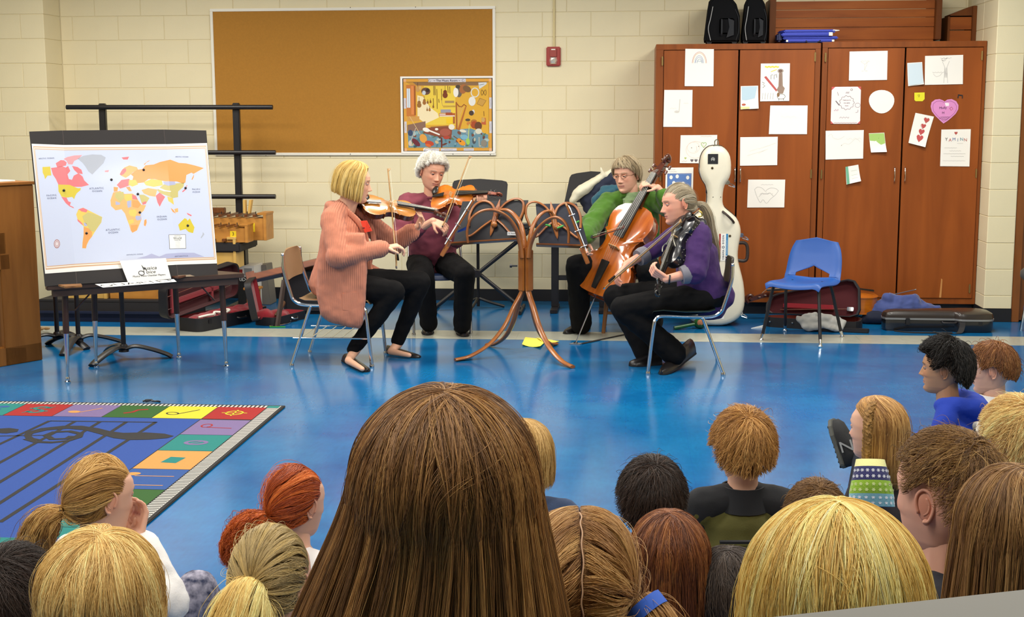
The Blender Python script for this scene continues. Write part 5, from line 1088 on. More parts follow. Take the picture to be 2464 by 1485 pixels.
for x, y in ((350, 325), (458, 738), (452, 1350), (200, 398)):
    c = cpt(x, y, .12); la = MB().box(c+V((.012, -.01, 0)), (.035, .05, .032)).obj('latch', M_chrome if x > 250 else M_blk, cc, bevel=.005)
    if x > 250: MB().tube(spline([c+V((.02, -.04, .0)), c+V((.055, -.045, -.02)), c+V((.065, -.04, -.035)), c+V((.02, -.035, -.022))], 5), .0035, 6).obj('latch_wire', M_chrome, la, True)
h0, h1 = cpt(440, 800, .10), cpt(438, 935, .10); ho_ = cpt(520, 800, .10).x-h0.x
MB().tube(spline([h0, h0+V((ho_*.7, 0, .0)), h0+V((ho_, 0, -.03)), h1+V((ho_, 0, .02)), h1+V((ho_*.7, 0, -.005)), h1], 6), .013, 10).obj('handle', mat('handle_brown', '33251F', .5), cc, True)
MB().tube(spline([cpt(318, 545, -.004), cpt(350, 570, -.03), cpt(390, 610, -.03), cpt(405, 632, -.004)], 6), .009, 8).obj('strap_handle', mat('handle_brown', '33251F', .5), cc, True)
MB().tube(spline([cpt(262, 42, .05), cpt(262, 0, .05), cpt(285, -8, .05), cpt(288, 42, .05)], 6), .004, 6).box(cpt(272, 40, .05), (.045, .03, .02)).obj('top_ring', M_chrome, cc, True)
for x, y in ((238, 208), (375, 735), (391, 1243)):
    MB().lathe([(0, 0), (.010, 0), (.009, .005), (0, .006)], cpt(x, y, -.004), 12, Matrix.Rotation(PI/2, 3, 'X')).obj('stud', mat('stud', '5A4A30', .4, .7), cc)
for x, y in ((245, 434), (304, 434)): MB().lathe([(0, 0), (.004, 0), (0, .003)], cpt(x, y, -.004), 8, Matrix.Rotation(PI/2, 3, 'X')).obj('rivet', M_seam, cc)
MB().box(cpt(442, 1165, .02), (.02, .02, .05)).obj('lock_plate', M_brass, cc, bevel=.003)
YS = -.0072
def cs(x0, y0, x1, y1, m, nm='sticker', d=YS, par=None): a, b = cpt(x0, y1, d), cpt(x1, y0, d); return MB().bbox((a.x, d-.0008, a.z), (b.x, d, b.z)).obj(nm, m, par or cc)
cs(288, 718, 360, 928, M_paper); cs(288, 718, 305, 900, mat('sticker_red', 'A8302A', .5), d=YS-.001); cs(341, 718, 361, 928, mat('sticker_blue', '3A86B8', .5), d=YS-.001)
def ctext(t, x, y, size, c, rot=0, **k): p = cpt(x, y, YS-.0022); text(t, size, ink(c), cc, frame(p, (math.cos(rot), 0, math.sin(rot)), (-math.sin(rot), 0, math.cos(rot)), (0, -1, 0)), **k)
ctext('OBAMA', 324, 880, .0205, '4A5670', PI/2, spacing=1.15); ctext('BIDEN', 324, 762, .0205, '4A5670', PI/2, spacing=1.25); ctext('WWW.BARACKOBAMA.COM', 351, 822, .008, 'DDE6EE', PI/2)
rg = MB(); s_ = Sheet((0, 0, 0), (1, 0, 0), (1, 0, -1), (0, 0, -1), (0, -1, 0)); s_.o = V((0, 0, 0)); c0 = cpt(324, 821, YS)
s_.ribbon(rg, [(c0.x+.008*math.cos(t), -c0.z+.008*math.sin(t)) for t in [i*2*PI/14 for i in range(15)]], .004, -YS+.0022); rg.obj('logo', ink('4A5670'), cc, fix=False)['kind'] = 'stuff'
cs(203, 98, 284, 176, mat('emblem_black', '16161A', .5))
em = MB(); c0 = cpt(243, 140, YS)
for r_, w in ((.0135, .0015), (.010, .002)): s_.ribbon(em, [(c0.x+r_*math.cos(t), -c0.z+r_*math.sin(t)*1.05) for t in [PI+i*PI*1.6/14-.9 for i in range(15)]], w, -YS+.002)
for a in ([(-.006, .006), (.0, -.004), (.007, -.006), (.002, .004), (.007, .010)], [(-.007, -.003), (.004, .002), (.008, .003)]): s_.ribbon(em, [(c0.x+p, -c0.z+q) for p, q in a], .0025, -YS+.002)
em.obj('emblem', mat('emblem_silver', 'C8C8C0', .5), cc, fix=False)['kind'] = 'stuff'
cs(195, 580, 264, 665, mat('faded_sticker', 'DAD4BE', .5)); ctext('SIC', 238, 602, .020, '8A8A84'); ctext('MU', 205, 602, .020, '8A8A84'); ctext('festival', 240, 640, .010, '9A9A90')
cs(200, 1300, 330, 1378, M_paper)
for i, t in enumerate(('LANDS', 'HABITATS', 'TRAILS')): ctext(t, 272, 1315+i*24, .0165, '1C1C1C', sx=1.1)

# ================================================================== MARACAS AND SMALL FLOOR THINGS
M_mg = mat('maraca_green', '1E5A2A', .3, var=.3, vscale=30); M_mp = mat('maraca_tan', '9A7A4A', .4)
def maraca(px, hx, m, hm, label, r):
    c = Zp(px[0], px[1]+8, .0); c.z = r; h = Zp(*hx, .012); o = empty('maraca', c, label=label, cat='maraca')
    d = (h-c).normalized(); MB().ell((0, 0, 0), (r*1.15, r, r)).obj('head', m, o, True); MB().lathe([(0, 0), (r*.55, .0), (r*.3, .003), (0, .004)], V((.0, -r*.92, .01)), 10, Matrix.Rotation(PI/2, 3, 'X')).obj('painted_flower', mat('maraca_red', 'B0704A', .5), o)
    MB().tube([d*r*.9, h-c], [.012, .016], 10).obj('handle', hm, o, True)
maraca((1684, 783), (1622, 790), M_mg, M_mg, 'green painted maraca on the floor in front of the white cello case', .042)
maraca((1677, 772), (1700, 762), M_mp, M_mp, 'tan maraca behind the green one', .04)

# ================================================================== VIOLIN CASES
M_cout = mat('case_black', '17161A', .6, bump=.3, bscale=300); M_plush = mat('red_plush', '8E1624', .95, bump=.8, bscale=300, sheen=.3); M_plushd = mat('maroon_plush', '4A0E16', .95, bump=.6, bscale=300, sheen=.2)
def tray(name, poly, h, t, M, outm, inm, par, flip=False):
    """open tray: outer wall + floor + inner wall; poly = footprint points (x, y)"""
    n = len(poly); cx_ = sum(p[0] for p in poly)/n; cy_2 = sum(p[1] for p in poly)/n
    def sc(p, k): v = V((p[0]-cx_, p[1]-cy_2, 0)); L = max(v.length, 1e-6); v *= max(0, L-k)/L; return (cx_+v.x, cy_2+v.y)
    inn = [sc(p, t) for p in poly]
    m = MB(); m.cur = 0
    m.rings([[(x, y, 0) for x, y in inn], [(x, y, 0) for x, y in poly], [(x, y, h) for x, y in poly], [(x, y, h) for x, y in inn]], cap=False)
    m.add([(x, y, 0) for x, y in inn], [tuple(range(n-1, -1, -1))]); m.cur = 1
    m.rings([[(x, y, h) for x, y in inn], [(x, y, .02) for x, y in [sc(p, t+.006) for p in poly]]], cap=False); m.add([(x, y, .02) for x, y in [sc(p, t+.006) for p in poly]], [tuple(range(n))])
    o = m.obj(name, [outm, inm], par, 40, M=M); return o
def rrect(x0, y0, x1, y1, r, n=4):
    out = []
    for cx_, cy_2, a0 in ((x1-r, y0+r, -PI/2), (x1-r, y1-r, 0), (x0+r, y1-r, PI/2), (x0+r, y0+r, PI)):
        for i in range(n+1): a = a0+i*PI/2/n; out.append((cx_+r*math.cos(a), cy_2+r*math.sin(a)))
    return out
# big oblong case, open, by the table
pL, pR = Zp(480, 801), Zp(648, 766); ex = (pR-pL).normalized(); ey = V((-ex.y, ex.x, 0)); Lc = (pR-pL).length
k1_ = empty('violin_case', M=frame(pL, ex, ey, (0, 0, 1)), label='open oblong black violin case with red plush lining, beside the low table', cat='instrument case')
tray('base', rrect(0, 0, Lc, .26, .05), .10, .02, Matrix.Identity(4), M_cout, M_plush, k1_)
lidM = Matrix.Translation((-.13, .27, .10)) @ Matrix.Rotation(math.radians(-7), 4, 'Y') @ Matrix.Rotation(math.radians(97), 4, 'X')
ld_ = tray('lid', rrect(0, 0, Lc+.02, .27, .06), .075, .018, lidM, M_cout, M_plushd, k1_)
for zz in (.07, .17): 
    b_ = MB().tube([(.02, zz, .045), (Lc-.06, zz+.02, .045)], .004, 8).obj('held_bow_stick', M_chrome, ld_, True)
for xx in (.08, .52): MB().bbox((xx, .03, .03), (xx+.03, .24, .05)).obj('bow_strap', M_plush, ld_, bevel=.004)
MB().bbox((Lc*.12, .09, .022), (Lc*.8, .13, .05)).obj('ledge', M_plush, ld_, bevel=.006)
pl_ = MB(); pl_.chain([(Lc*.1, .06, .09), (Lc*.35, .16, .085), (Lc*.9, .12, .10)], [.03, .032, .03]).ell((Lc*.75, .13, .085), (.2, .09, .03)).ell((Lc*.25, .13, .08), (.16, .09, .025))
remeshed('lining_cloth', pl_, M_plush, .012, 3, parent=k1_, noise=.03, nsize=.06)
MB().tube(spline([(Lc*.28, .05, .103), (Lc*.33, .08, .115), (Lc*.42, .04, .106), (Lc*.52, .07, .112), (Lc*.5, .1, .116)], 5), .010, 8).obj('white_cord', mat('cord_white', 'E2DCD0', .8), k1_, True)
MB().tube(spline([(.05, .05, .105), (.12, .03, .112), (.2, .04, .108)], 5), .009, 8).obj('white_cord', mat('cord_white', 'E2DCD0', .8), k1_, True)
for xx in (.10, Lc*.7): MB().bbox((xx, -.006, .055), (xx+.035, .001, .085)).obj('clasp', M_blk, k1_, bevel=.002)
MB().tube(spline([(Lc*.52, -.003, .06), (Lc*.54, -.025, .055), (Lc*.62, -.025, .055), (Lc*.64, -.003, .06)], 5), .007, 8).obj('handle', M_blk, k1_, True)
# second case behind the tan chair
pL, pR = Zp(662, 786), Zp(762, 760); ex = (pR-pL).normalized(); ey = V((-ex.y, ex.x, 0)); Lc = .46
k2_ = empty('violin_case', M=frame(pL, ex, ey, (0, 0, 1)), label='second open black case with red lining, behind the tan-backed chair', cat='instrument case')
tray('base', rrect(0, 0, Lc, .2, .045), .065, .015, Matrix.Identity(4), M_cout, M_plush, k2_)
lid2 = Matrix.Translation((-.16, .10, .05)) @ Matrix.Rotation(math.radians(28), 4, 'Z') @ Matrix.Rotation(math.radians(80), 4, 'X')
l2 = tray('lid', rrect(0, 0, .40, .30, .05), .05, .015, lid2, M_cout, M_plush, k2_)
remeshed('lining_cloth', MB().ell((.18, .1, .05), (.15, .07, .05)).ell((.06, .13, .07), (.07, .06, .05)), M_plush, .012, 3, parent=k2_, noise=.03, nsize=.06)
MB().chain([(.06, .03, .08), (.2, .08, .10), (.27, .1, .14)], [.012, .014, .02]).obj('shoulder_rest', mat('rest_brown', '5A3A24', .5), k2_, True)
MB().tube(spline([(.22, -.003, .04), (.24, -.02, .03), (.28, -.022, .03), (.30, -.003, .04)], 5), .006, 8).tube(spline([(-.05, .02, .01), (.05, -.02, .006), (.15, -.03, .008), (.2, -.01, .02)], 5), .004, 6).obj('handle', M_chrome, k2_, True)
st_ = MB().prism([(-.02, -.03, .0), (.01, -.035, 0), (.19, .01, .33), (.16, .015, .34)], (0, .02, 0)).obj('shoulder_strap', mat('strap_brown', '3A2C26', .6), k2_)
# tall dark case standing behind
o = tag(MB().bbox((0, 0, 0), (.55, .16, .38)).obj('upright_case', M_cout, bevel=.03), 'tall plain black instrument case standing against the wall behind the tan-backed chair', 'instrument case')
p = Zp(690, 752); o.location = (p.x, 10.42, 0); o.rotation_euler = (0, 0, .05)
# bowed psaltery lying on top
M_psal = wood('psaltery', '8A4A22', '6A3214', 3, (1, 6, 6), .4, .25)
a0, a1 = Yp(604, 676, 10.25), Yp(790, 634, 10.45); pz = empty('psaltery', a0, label='long brown stringed psaltery propped behind the cases', cat='instrument')
d = (a1-a0); dn = d.normalized(); upv = V((0, .35, .94)); upv = (upv-dn*upv.dot(dn)).normalized(); sd_ = dn.cross(upv); L = d.length
if sd_.y > 0: sd_ = -sd_
MB().quad8([sd_*.02, dn*L+sd_*.05, dn*L-sd_*.14, -sd_*.10], [sd_*.02+upv*.05, dn*L+sd_*.05+upv*.05, dn*L-sd_*.14+upv*.05, -sd_*.10+upv*.05]).obj('body', M_psal, pz, bevel=.004)
MB().quad8([dn*-.03+sd_*.03-upv*.03, dn*.04+sd_*.03-upv*.03, dn*.04-sd_*.11-upv*.03, dn*-.03-sd_*.11-upv*.03], [dn*-.03+sd_*.03+upv*.07, dn*.04+sd_*.03+upv*.07, dn*.04-sd_*.11+upv*.07, dn*-.03-sd_*.11+upv*.07]).obj('pin_block', M_psal, pz, bevel=.003)
for i in range(10): MB().tube([dn*(.05+i*.055)-sd_*.06+upv*.05, dn*(.05+i*.055)-sd_*.06+upv*.075], .002, 5).obj('tuning_pin', M_chrome, pz)
for i in range(4): MB().tube([dn*.02+sd_*(.01-.025*i)+upv*.055, dn*L*.97+sd_*(.03-.04*i)+upv*.055], .0012, 4).obj('string', M_chrome, pz)
p = Yp(610, 690, 10.25); o = tag(MB().bbox((-.045, 0, 0), (.045, .09, p.z)).bbox((-.065, -.02, p.z-.02), (.06, .11, p.z)).obj('wood_stand', M_xyl, bevel=.004), 'short orange wooden stand holding up the end of the psaltery', 'stand'); o.location = (p.x, 10.2, 0)
# cardboard carton with printed side
p0, p1 = Yp(572, 676, 10.75), Yp(612, 640, 10.75); zt3 = p1.z
cb_ = empty('carton', (p0.x, 10.75, 0), label='white and black printed carton standing behind the psaltery', cat='box')
w = p1.x-p0.x
MB().bbox((0, 0, 0), (w, .25, zt3)).obj('box_body', mat('carton_white', 'D8D4CC', .7), cb_, bevel=.003)
MB().bbox((-.001, -.002, 0), (w+.001, 0, p0.z+.035)).obj('black_band', ink('151515'), cb_)
text('RIDGID', .042, M_paper, cb_, frame((w*.5, -.003, p0.z+.012), (1, 0, 0), (0, 0, 1), (0, -1, 0)))
MB().bbox((w*.05, -.002, zt3-.10), (w*.3, 0, zt3-.03)).obj('red_print', ink('A02A24'), cb_); MB().bbox((w*.4, -.002, zt3-.08), (w*.85, 0, zt3-.02)).obj('grey_print', ink('8A8A88'), cb_)
p = Yp(628, 650, 10.9); o = tag(MB().quad8([(-.05, 0, 0), (.06, 0, 0), (.06, .2, 0), (-.05, .2, 0)], [(-.05, 0, p.z+.03), (.03, 0, p.z+.04), (.03, .2, p.z+.04), (-.05, .2, p.z+.03)]).obj('leaning_plate', mat('leaning_plate', '6A655E', .6), bevel=.004), 'grey panel leaning on the wall right of the printed carton', 'plate'); o.location = (p.x, 10.95, 0)
p = Zp(668, 788); o = tag(MB().bbox((-.06, -.006, 0), (.06, .006, .008)).obj('green_stick', M_gclip, bevel=.002), 'thin green stick on the floor in front of the second open case', 'stick'); o.location = p; o.rotation_euler = (0, 0, .1)

# right: open case with maroon lining behind the blue chair
pL, pR = Zp(1838, 788), Zp(2068, 800); ex = (pR-pL).normalized(); ey = V((-ex.y, ex.x, 0)); Lc = (pR-pL).length
k3_ = empty('violin_case', M=frame(pL, ex, ey, (0, 0, 1)), label='open violin case with maroon lining, behind the empty blue chair', cat='instrument case')
vshape = [(0.0, .07), (.04, .03), (Lc*.55, .0), (Lc*.75, -.01), (Lc*.96, .01), (Lc, .06), (Lc, .2), (Lc*.95, .26), (Lc*.7, .27), (Lc*.1, .18), (.01, .14)]
tray('base', vshape, .075, .015, Matrix.Identity(4), M_cout, mat('rust_plush', '6A2416', .9), k3_)
lidM = Matrix.Translation((-.02, .25, .07)) @ Matrix.Rotation(math.radians(78), 4, 'X')
vl = [(0.0, .07), (.0, .02), (.03, 0), (Lc*.9, 0), (Lc*.98, .02), (Lc, .06), (Lc*.985, .22), (Lc*.93, .275), (Lc*.86, .285), (Lc*.1, .15), (.03, .13)]
l3 = tray('lid', vl, .07, .014, lidM, M_cout, M_plushd, k3_)
MB().bbox((Lc*.18, .045, .022), (Lc*.72, .085, .05)).obj('bow_ledge', M_plush, l3, bevel=.006)
MB().tube([(Lc*.15, .03, .045), (Lc*.9, .06, .045)], .005, 8).obj('held_bow_stick', M_bowd, l3, True); MB().bbox((Lc*.86, .045, .03), (Lc*.93, .075, .055)).obj('held_bow_frog', M_chrome, l3, bevel=.003)
for a in (.06, .3, .5): MB().lathe([(0, 0), (.008, 0), (.006, .006), (0, .007)], (Lc*a, .02-.03*a, .045), 10, Matrix.Rotation(PI/2, 3, 'X')).obj('stud', M_chrome, k3_)
MB().prism([(Lc*.55, -.05, .0005), (Lc*1.09, -.03, .0005), (Lc*1.1, .01, .0005), (Lc*.55, -.012, .0005)], (0, 0, .03)).obj('accessory_flap', M_cout, k3_, bevel=.004)
pc_ = MB(); q = lambda px, py, y: Yp(px, py, y)
cy0 = Zp(1970, 795).y-.03
pts = [q(1920, 765, cy0), q(1935, 785, cy0-.03), q(1955, 797, cy0-.05), q(1978, 782, cy0-.03), q(2000, 790, cy0-.06), q(2025, 795, cy0-.05), q(2030, 775, cy0-.01), q(2000, 762, cy0+.02), q(1960, 757, cy0+.03)]
for i in range(len(pts)):
    a, b_ = pts[i], pts[(i+1) % len(pts)]; a.z = max(a.z, .03); pc_.cap(a, lerp(a, b_, .6), .022, .02)
pc_.cap(q(1990, 770, cy0), q(1945, 772, cy0-.01), .03, .02).cap(q(1930, 770, cy0), q(1950, 785, cy0-.03), .03, .025).cap(q(2010, 778, cy0-.02), q(1985, 785, cy0-.03), .035, .02)
o = remeshed('grey_cloth', pc_, mat('grey_silk', 'A6A6A2', .55, sheen=.3), .010, 3, noise=.03, nsize=.05); tag(o, 'crumpled silvery grey cloth spilling over the open maroon case', 'cloth')
p = Zp(1826, 790); o = tag(MB().quad8([(-.06, -.02, .0), (.05, .02, .0), (.055, .045, .0), (-.05, .0, .0)], [(-.06, -.02, .003), (.05, .02, .022), (.055, .045, .022), (-.05, .0, .003)]).obj('white_card', M_paper), 'small white card on the floor at the left end of the maroon case', 'card'); o.location = p
# small cello lying on its back behind that case
yc3 = 10.40; e0, e1 = Yp(2108, 715, yc3), Yp(1800, 745, yc3); dx_ = V((e1.x-e0.x, 0, 0)).normalized()
sc_L = (abs(e1.x-e0.x))/1.60
strung('cello', frame((e0.x, yc3, .20), V((0, 0, 1)).cross(dx_)*-1, dx_, (0, 0, 1)), sc_L, M_v2t, M_v2t, 'amber cello lying on its back behind the open maroon case, scroll to the left', 'cello', .20, True, neckm=M_scr)
# blue jacket heap
jb = MB(); yj = 10.30
for a, b_, r0, r1 in (((2105, 740), (2180, 722), .09, .10), ((2180, 718), (2250, 740), .09, .05), ((2110, 755), (2200, 745), .07, .08), ((2140, 712), (2195, 712), .05, .06), ((2200, 730), (2262, 748), .05, .03), ((2095, 752), (2120, 735), .05, .05)):
    A_2, B_2 = Yp(*a, yj), Yp(*b_, yj); A_2.z = max(A_2.z-r0*.6, r0*.7); B_2.z = max(B_2.z-r1*.6, r1*.7); jb.cap(A_2, B_2, r0, r1)
o = remeshed('blue_jacket', jb, mat('jacket_blue', '3A4A86', .8, bump=.2, bscale=90, sheen=.3), .012, 3, noise=.07, nsize=.07); tag(o, 'crumpled dull blue jacket heaped by the right cabinet, behind the closed case', 'jacket')
dk = MB(); 
for a, b_, r0, r1 in (((2090, 770), (2130, 775), .05, .06), ((2080, 780), (2130, 790), .03, .03)):
    A_2, B_2 = Yp(*a, 10.25), Yp(*b_, 10.25); A_2.z = max(A_2.z, r0); B_2.z = max(B_2.z, r1); dk.cap(A_2, B_2, r0, r1)
o = remeshed('dark_bag', dk, mat('navy_cloth', '1C2238', .85), .012, 3, noise=.03, nsize=.06); tag(o, 'dark navy cloth bag flattened beside the blue jacket', 'bag')
a, b_ = Yp(2135, 712, 10.32), Yp(2202, 697, 10.36); o = tag(MB().tube([a-a, b_-a], .004, 8).cap(b_-a, (b_-a)*1.03, .0045).obj('silver_rod', M_chrome, smooth=True), 'thin silver rod sticking out above the blue jacket', 'rod'); o.location = a
# closed black violin case, front right
pL, pR = Zp(2125, 797), Zp(2392, 800); ex = (pR-pL).normalized(); ey = V((-ex.y, ex.x, 0)); Lc = (pR-pL).length
k4_ = empty('violin_case', M=frame(pL, ex, ey, (0, 0, 1)), label='closed shiny black violin case lying by the right cabinet', cat='instrument case')
ol = [(.0, .08), (.02, .03), (.06, .012), (Lc*.58, .0), (Lc*.64, -.005), (Lc*.68, -.035), (Lc*.74, -.045), (Lc*.92, -.04), (Lc*.985, -.0), (Lc, .07), (Lc*.99, .17), (Lc*.93, .24), (Lc*.78, .26), (Lc*.66, .235), (.10, .16), (.02, .14)]
ol = [(p.x, p.y) for p in spline([(a, b_, 0) for a, b_ in ol]+[(ol[0][0], ol[0][1], 0)], 3)][:-1]
def osc(k, z): cx_, cy_2 = Lc*.55, .1; return [(cx_+(x-cx_)*(1-(1-k)*.4), cy_2+(y-cy_2)*k, z) for x, y in ol]
M_gloss = mat('gloss_black', '1C1B1D', .22, coat=.4)
MB().rings([osc(.93, 0), osc(1, .02), osc(1, .088)]).obj('base', M_gloss, k4_, 35); MB().rings([osc(1.03, .086), osc(1.03, .099)]).obj('rim', mat('rim_grey', '9A9A9C', .3, .6), k4_, 35)  # rim highlight is put into its paler grey colour
MB().rings([osc(1, .096), osc(1., .115), osc(.95, .135), osc(.8, .148), osc(.4, .155)]).obj('lid', mat('lid_brown_black', '2E2622', .3, coat=.3), k4_, 35)
for a in (.20, .84): MB().bbox((Lc*a, -.012-.035*(a > .5), .05), (Lc*a+.03, .0, .10)).obj('clasp', M_blk, k4_, bevel=.003)
MB().tube(spline([(Lc*.53, .0, .075), (Lc*.54, -.022, .07), (Lc*.64, -.03, .07), (Lc*.65, -.006, .075)], 5), .008, 8).obj('handle', M_blk, k4_, True)
MB().rings([[p+V((0, 0, dz)) + n*w for dz, w in ((.001, -.019), (.001, .019), (.006, .019), (.006, -.019))] for p, n in zip(spline([(Lc*.10, .0, .0), (Lc*.22, -.06, .0), (Lc*.42, -.075, .002), (Lc*.6, -.085, .004)], 5), [V((0, 1, 0))]*16)]).obj('shoulder_strap', M_blkm, k4_)
MB().rings([[p+n*w+V((0, dz, 0)) for dz, w in ((0, -.02), (0, .02), (-.006, .02), (-.006, -.02))] for p, n in zip(spline([(Lc*.70, -.045, .08), (Lc*.69, -.06, .04), (Lc*.66, -.085, .008), (Lc*.58, -.11, .006)], 5), [V((1, 0, 0))]*16)]).obj('shoulder_strap', M_blkm, k4_)

# ================================================================== KEYBOARDS AND STANDS AT THE WALL
def music_desk(name, corners, y, m, par, tilt=.12):
    P = [Yp(*c, y)-V(par.location) for c in corners]; 
    for i in (0, 1): P[i].y += tilt
    n = (P[1]-P[0]).cross(P[3]-P[0]).normalized()
    d = (P[1]-P[0]).normalized(); r = .035; u = (P[0]-P[3]).normalized()
    pts = [P[3], P[2], P[1]-u*r, P[1]-u*r*.3-d*r*.3, P[1]-d*r*1.4+u*.0, lerp(P[0], P[1], .5)+u*.012, P[0]+d*r*1.4, P[0]+d*r*.3-u*r*.3, P[0]-u*r]
    return MB().prism(pts, n*.008).obj(name, m, par, bevel=.002)
ms = empty('music_stand', (Yp(1150, 600, 10.85).x, 10.85, 0), label='black metal music stand at the wall, behind the grey-haired violin player', cat='music stand')
music_desk('desk', [(1085, 434), (1219, 436), (1217, 500), (1085, 500)], 10.80, M_blkm, ms)
MB().tube([(0, 0, .02), (0, 0, .86)], .013, 12).obj('post', M_blk, ms, True)
for k in range(3): a = .3+k*2*PI/3; MB().tube(spline([(0, 0, .09), (math.cos(a)*.10, math.sin(a)*.10, .05), (math.cos(a)*.22, math.sin(a)*.22, .012)], 4), .012, 8).obj('foot', M_blk, ms, True)
xs_c = Yp(1150, 667, 10.74)
kbx = empty('keyboard_stand', (Yp(1150, 600, 10.74).x, 10.72, 0), label='black folding cross-legged keyboard stand against the wall', cat='keyboard stand')
zb_ = Yp(1250, 578, 10.74).z; xr_ = Yp(1256, 578, 10.74).x-kbx.location.x
for s in (-1, 1): 
    MB().tube([(s*xr_*1.0, -.02*s, zb_+.02), (-s*xr_*1.0, -.02*s, .02)], .017, 10, sq=(1, 1)).obj('cross_leg', M_blk, kbx, True)
    MB().tube([(s*xr_, -.2, zb_+.03), (s*xr_, .22, zb_+.03)], .015, 10).obj('support_bar', M_blk, kbx, True); MB().tube([(s*xr_, -.22, .018), (s*xr_, .22, .018)], .015, 10).obj('foot_bar', M_blk, kbx, True)
MB().lathe([(0, -.04), (.03, -.04), (.03, .04), (0, .04)], (0, -.02, (zb_+.04)/2), 14, Matrix.Rotation(PI/2, 3, 'X')).obj('pivot', M_blk, kbx, True)
def keyboard(x0, x1, y, z, label):
    o = empty('electric_keyboard', ((x0+x1)/2, y, z), label=label, cat='keyboard'); w = (x1-x0)/2
    MB().bbox((-w, -.13, 0), (w, .17, .045)).bbox((-w, .0, .045), (w, .17, .085)).obj('body', M_blkm, o, bevel=.01)
    k = MB()
    n = int((2*w-.08)/.0235)
    for i in range(n): MB().bbox((-w+.04+i*.0235, -.125, .045), (-w+.04+i*.0235+.022, -.0, .062)).obj('key', mat('ivory', 'EFE8D6', .3), o)
    MB().bbox((-w+.02, .0, .085), (w-.02, .015, .089)).obj('silver_trim', M_chrome, o)
    return o
x = kbx.location.x; ek = keyboard(x-.36, x+.42, 10.72, zb_+.046, 'black electric keyboard on the cross-legged stand, mostly hidden')
x0, x1 = Yp(1288, 500, 10.78).x, Yp(1500, 500, 10.78).x; zk = Yp(1400, 540, 10.78).z-.03
ek2 = keyboard(x0, x1, 10.78, zk, 'black electric keyboard with bags piled on it, behind the cello player')
kst = empty('keyboard_stand', ((x0+x1)/2, 10.8, 0), label='black upright keyboard stand behind the cello player', cat='keyboard stand'); w = (x1-x0)/2
for s in (-1, 1):
    MB().bbox((s*w*.55-.03, -.02, .03), (s*w*.55+.03, .03, zk-.03)).obj('upright', M_blk, kst, bevel=.004); MB().bbox((s*w*.55-.03, -.2, 0), (s*w*.55+.03, .2, .03)).obj('foot', M_blk, kst, bevel=.004)
MB().bbox((-w*.8, -.1, zk-.03), (w*.8, .14, zk-.001)).obj('support_bar', M_blk, kst, bevel=.004); MB().bbox((-w*.55, -.01, .25), (w*.55, .02, .29)).obj('support_bar', M_blk, kst, bevel=.004)
ek3 = empty('music_rest', (ek2.location.x, 10.94, zk+.086), label='black curved music rest standing on the right keyboard', cat='music rest')
music_desk('panel', [(1372, 418), (1470, 414), (1470, 486), (1358, 487)], 10.96, M_blkm, ek3, .05)
tg = MB(); 
pts = [Yp(1382, 478, 10.80), Yp(1395, 462, 10.80), Yp(1420, 446, 10.82), Yp(1450, 425, 10.84), Yp(1480, 412, 10.86)]
tg.chain(pts, [.055, .075, .07, .055, .05], sq=(1, .6), up=(0, 1, 0)); tg.cap(Yp(1446, 405, 10.8), Yp(1452, 422, 10.8), .010, .02)
o = remeshed('tote_bag', tg, mat('cream_canvas', 'DCD6BE', .85, bump=.3, bscale=250), .010, 3, noise=.02, nsize=.07); tag(o, 'cream canvas tote bag slumped on the right keyboard', 'bag')
nj = MB(); nj.chain([Yp(1412, 478, 10.84), Yp(1440, 465, 10.84), Yp(1475, 440, 10.86), Yp(1500, 440, 10.88)], [.06, .09, .10, .09]).cap(Yp(1440, 490, 10.84), Yp(1490, 488, 10.84), .09, .09).cap(Yp(1425, 497, 10.84), Yp(1475, 497, 10.84), .07, .07)
o = remeshed('dark_jacket', nj, mat('navy_cloth', '1C2238', .85), .012, 3, noise=.05, nsize=.06); tag(o, 'dark navy jacket piled behind the cello player', 'jacket')
tj = MB(); tj.chain([Yp(1470, 462, 10.72), Yp(1445, 468, 10.72), Yp(1430, 478, 10.70), Yp(1430, 492, 10.70), Yp(1445, 500, 10.70)], [.035, .03, .024, .022, .022]).cap(Yp(1452, 455, 10.74), Yp(1485, 452, 10.74), .03, .03)
o = remeshed('teal_scarf', tj, mat('teal_cloth', '1E5466', .8, sheen=.3), .008, 2, noise=.02, nsize=.04); tag(o, 'teal scarf hanging in a loop off the right keyboard', 'scarf')
# dark rounded seat edge at the frame's right border, and the grey ledge in the foreground
p = Yp(2470, 660, 9.9); sg_ = empty('stool', (p.x+.10, 9.9, 0), label='dark grey rounded stool at the far right edge of the picture', cat='stool')
MB().lathe([(0, p.z-.05), (.11, p.z-.05), (.14, p.z-.02), (.14, p.z+.02), (.11, p.z+.05), (0, p.z+.055)], (0, 0, 0), 20).obj('seat', mat('grey_vinyl', '4A4A48', .6), sg_, 50)
for k in range(4): a = PI/4+k*PI/2; MB().tube([(math.cos(a)*.08, math.sin(a)*.08, p.z-.05), (math.cos(a)*.13, math.sin(a)*.13, 0)], .011, 8).obj('leg', M_chrome, sg_, True)
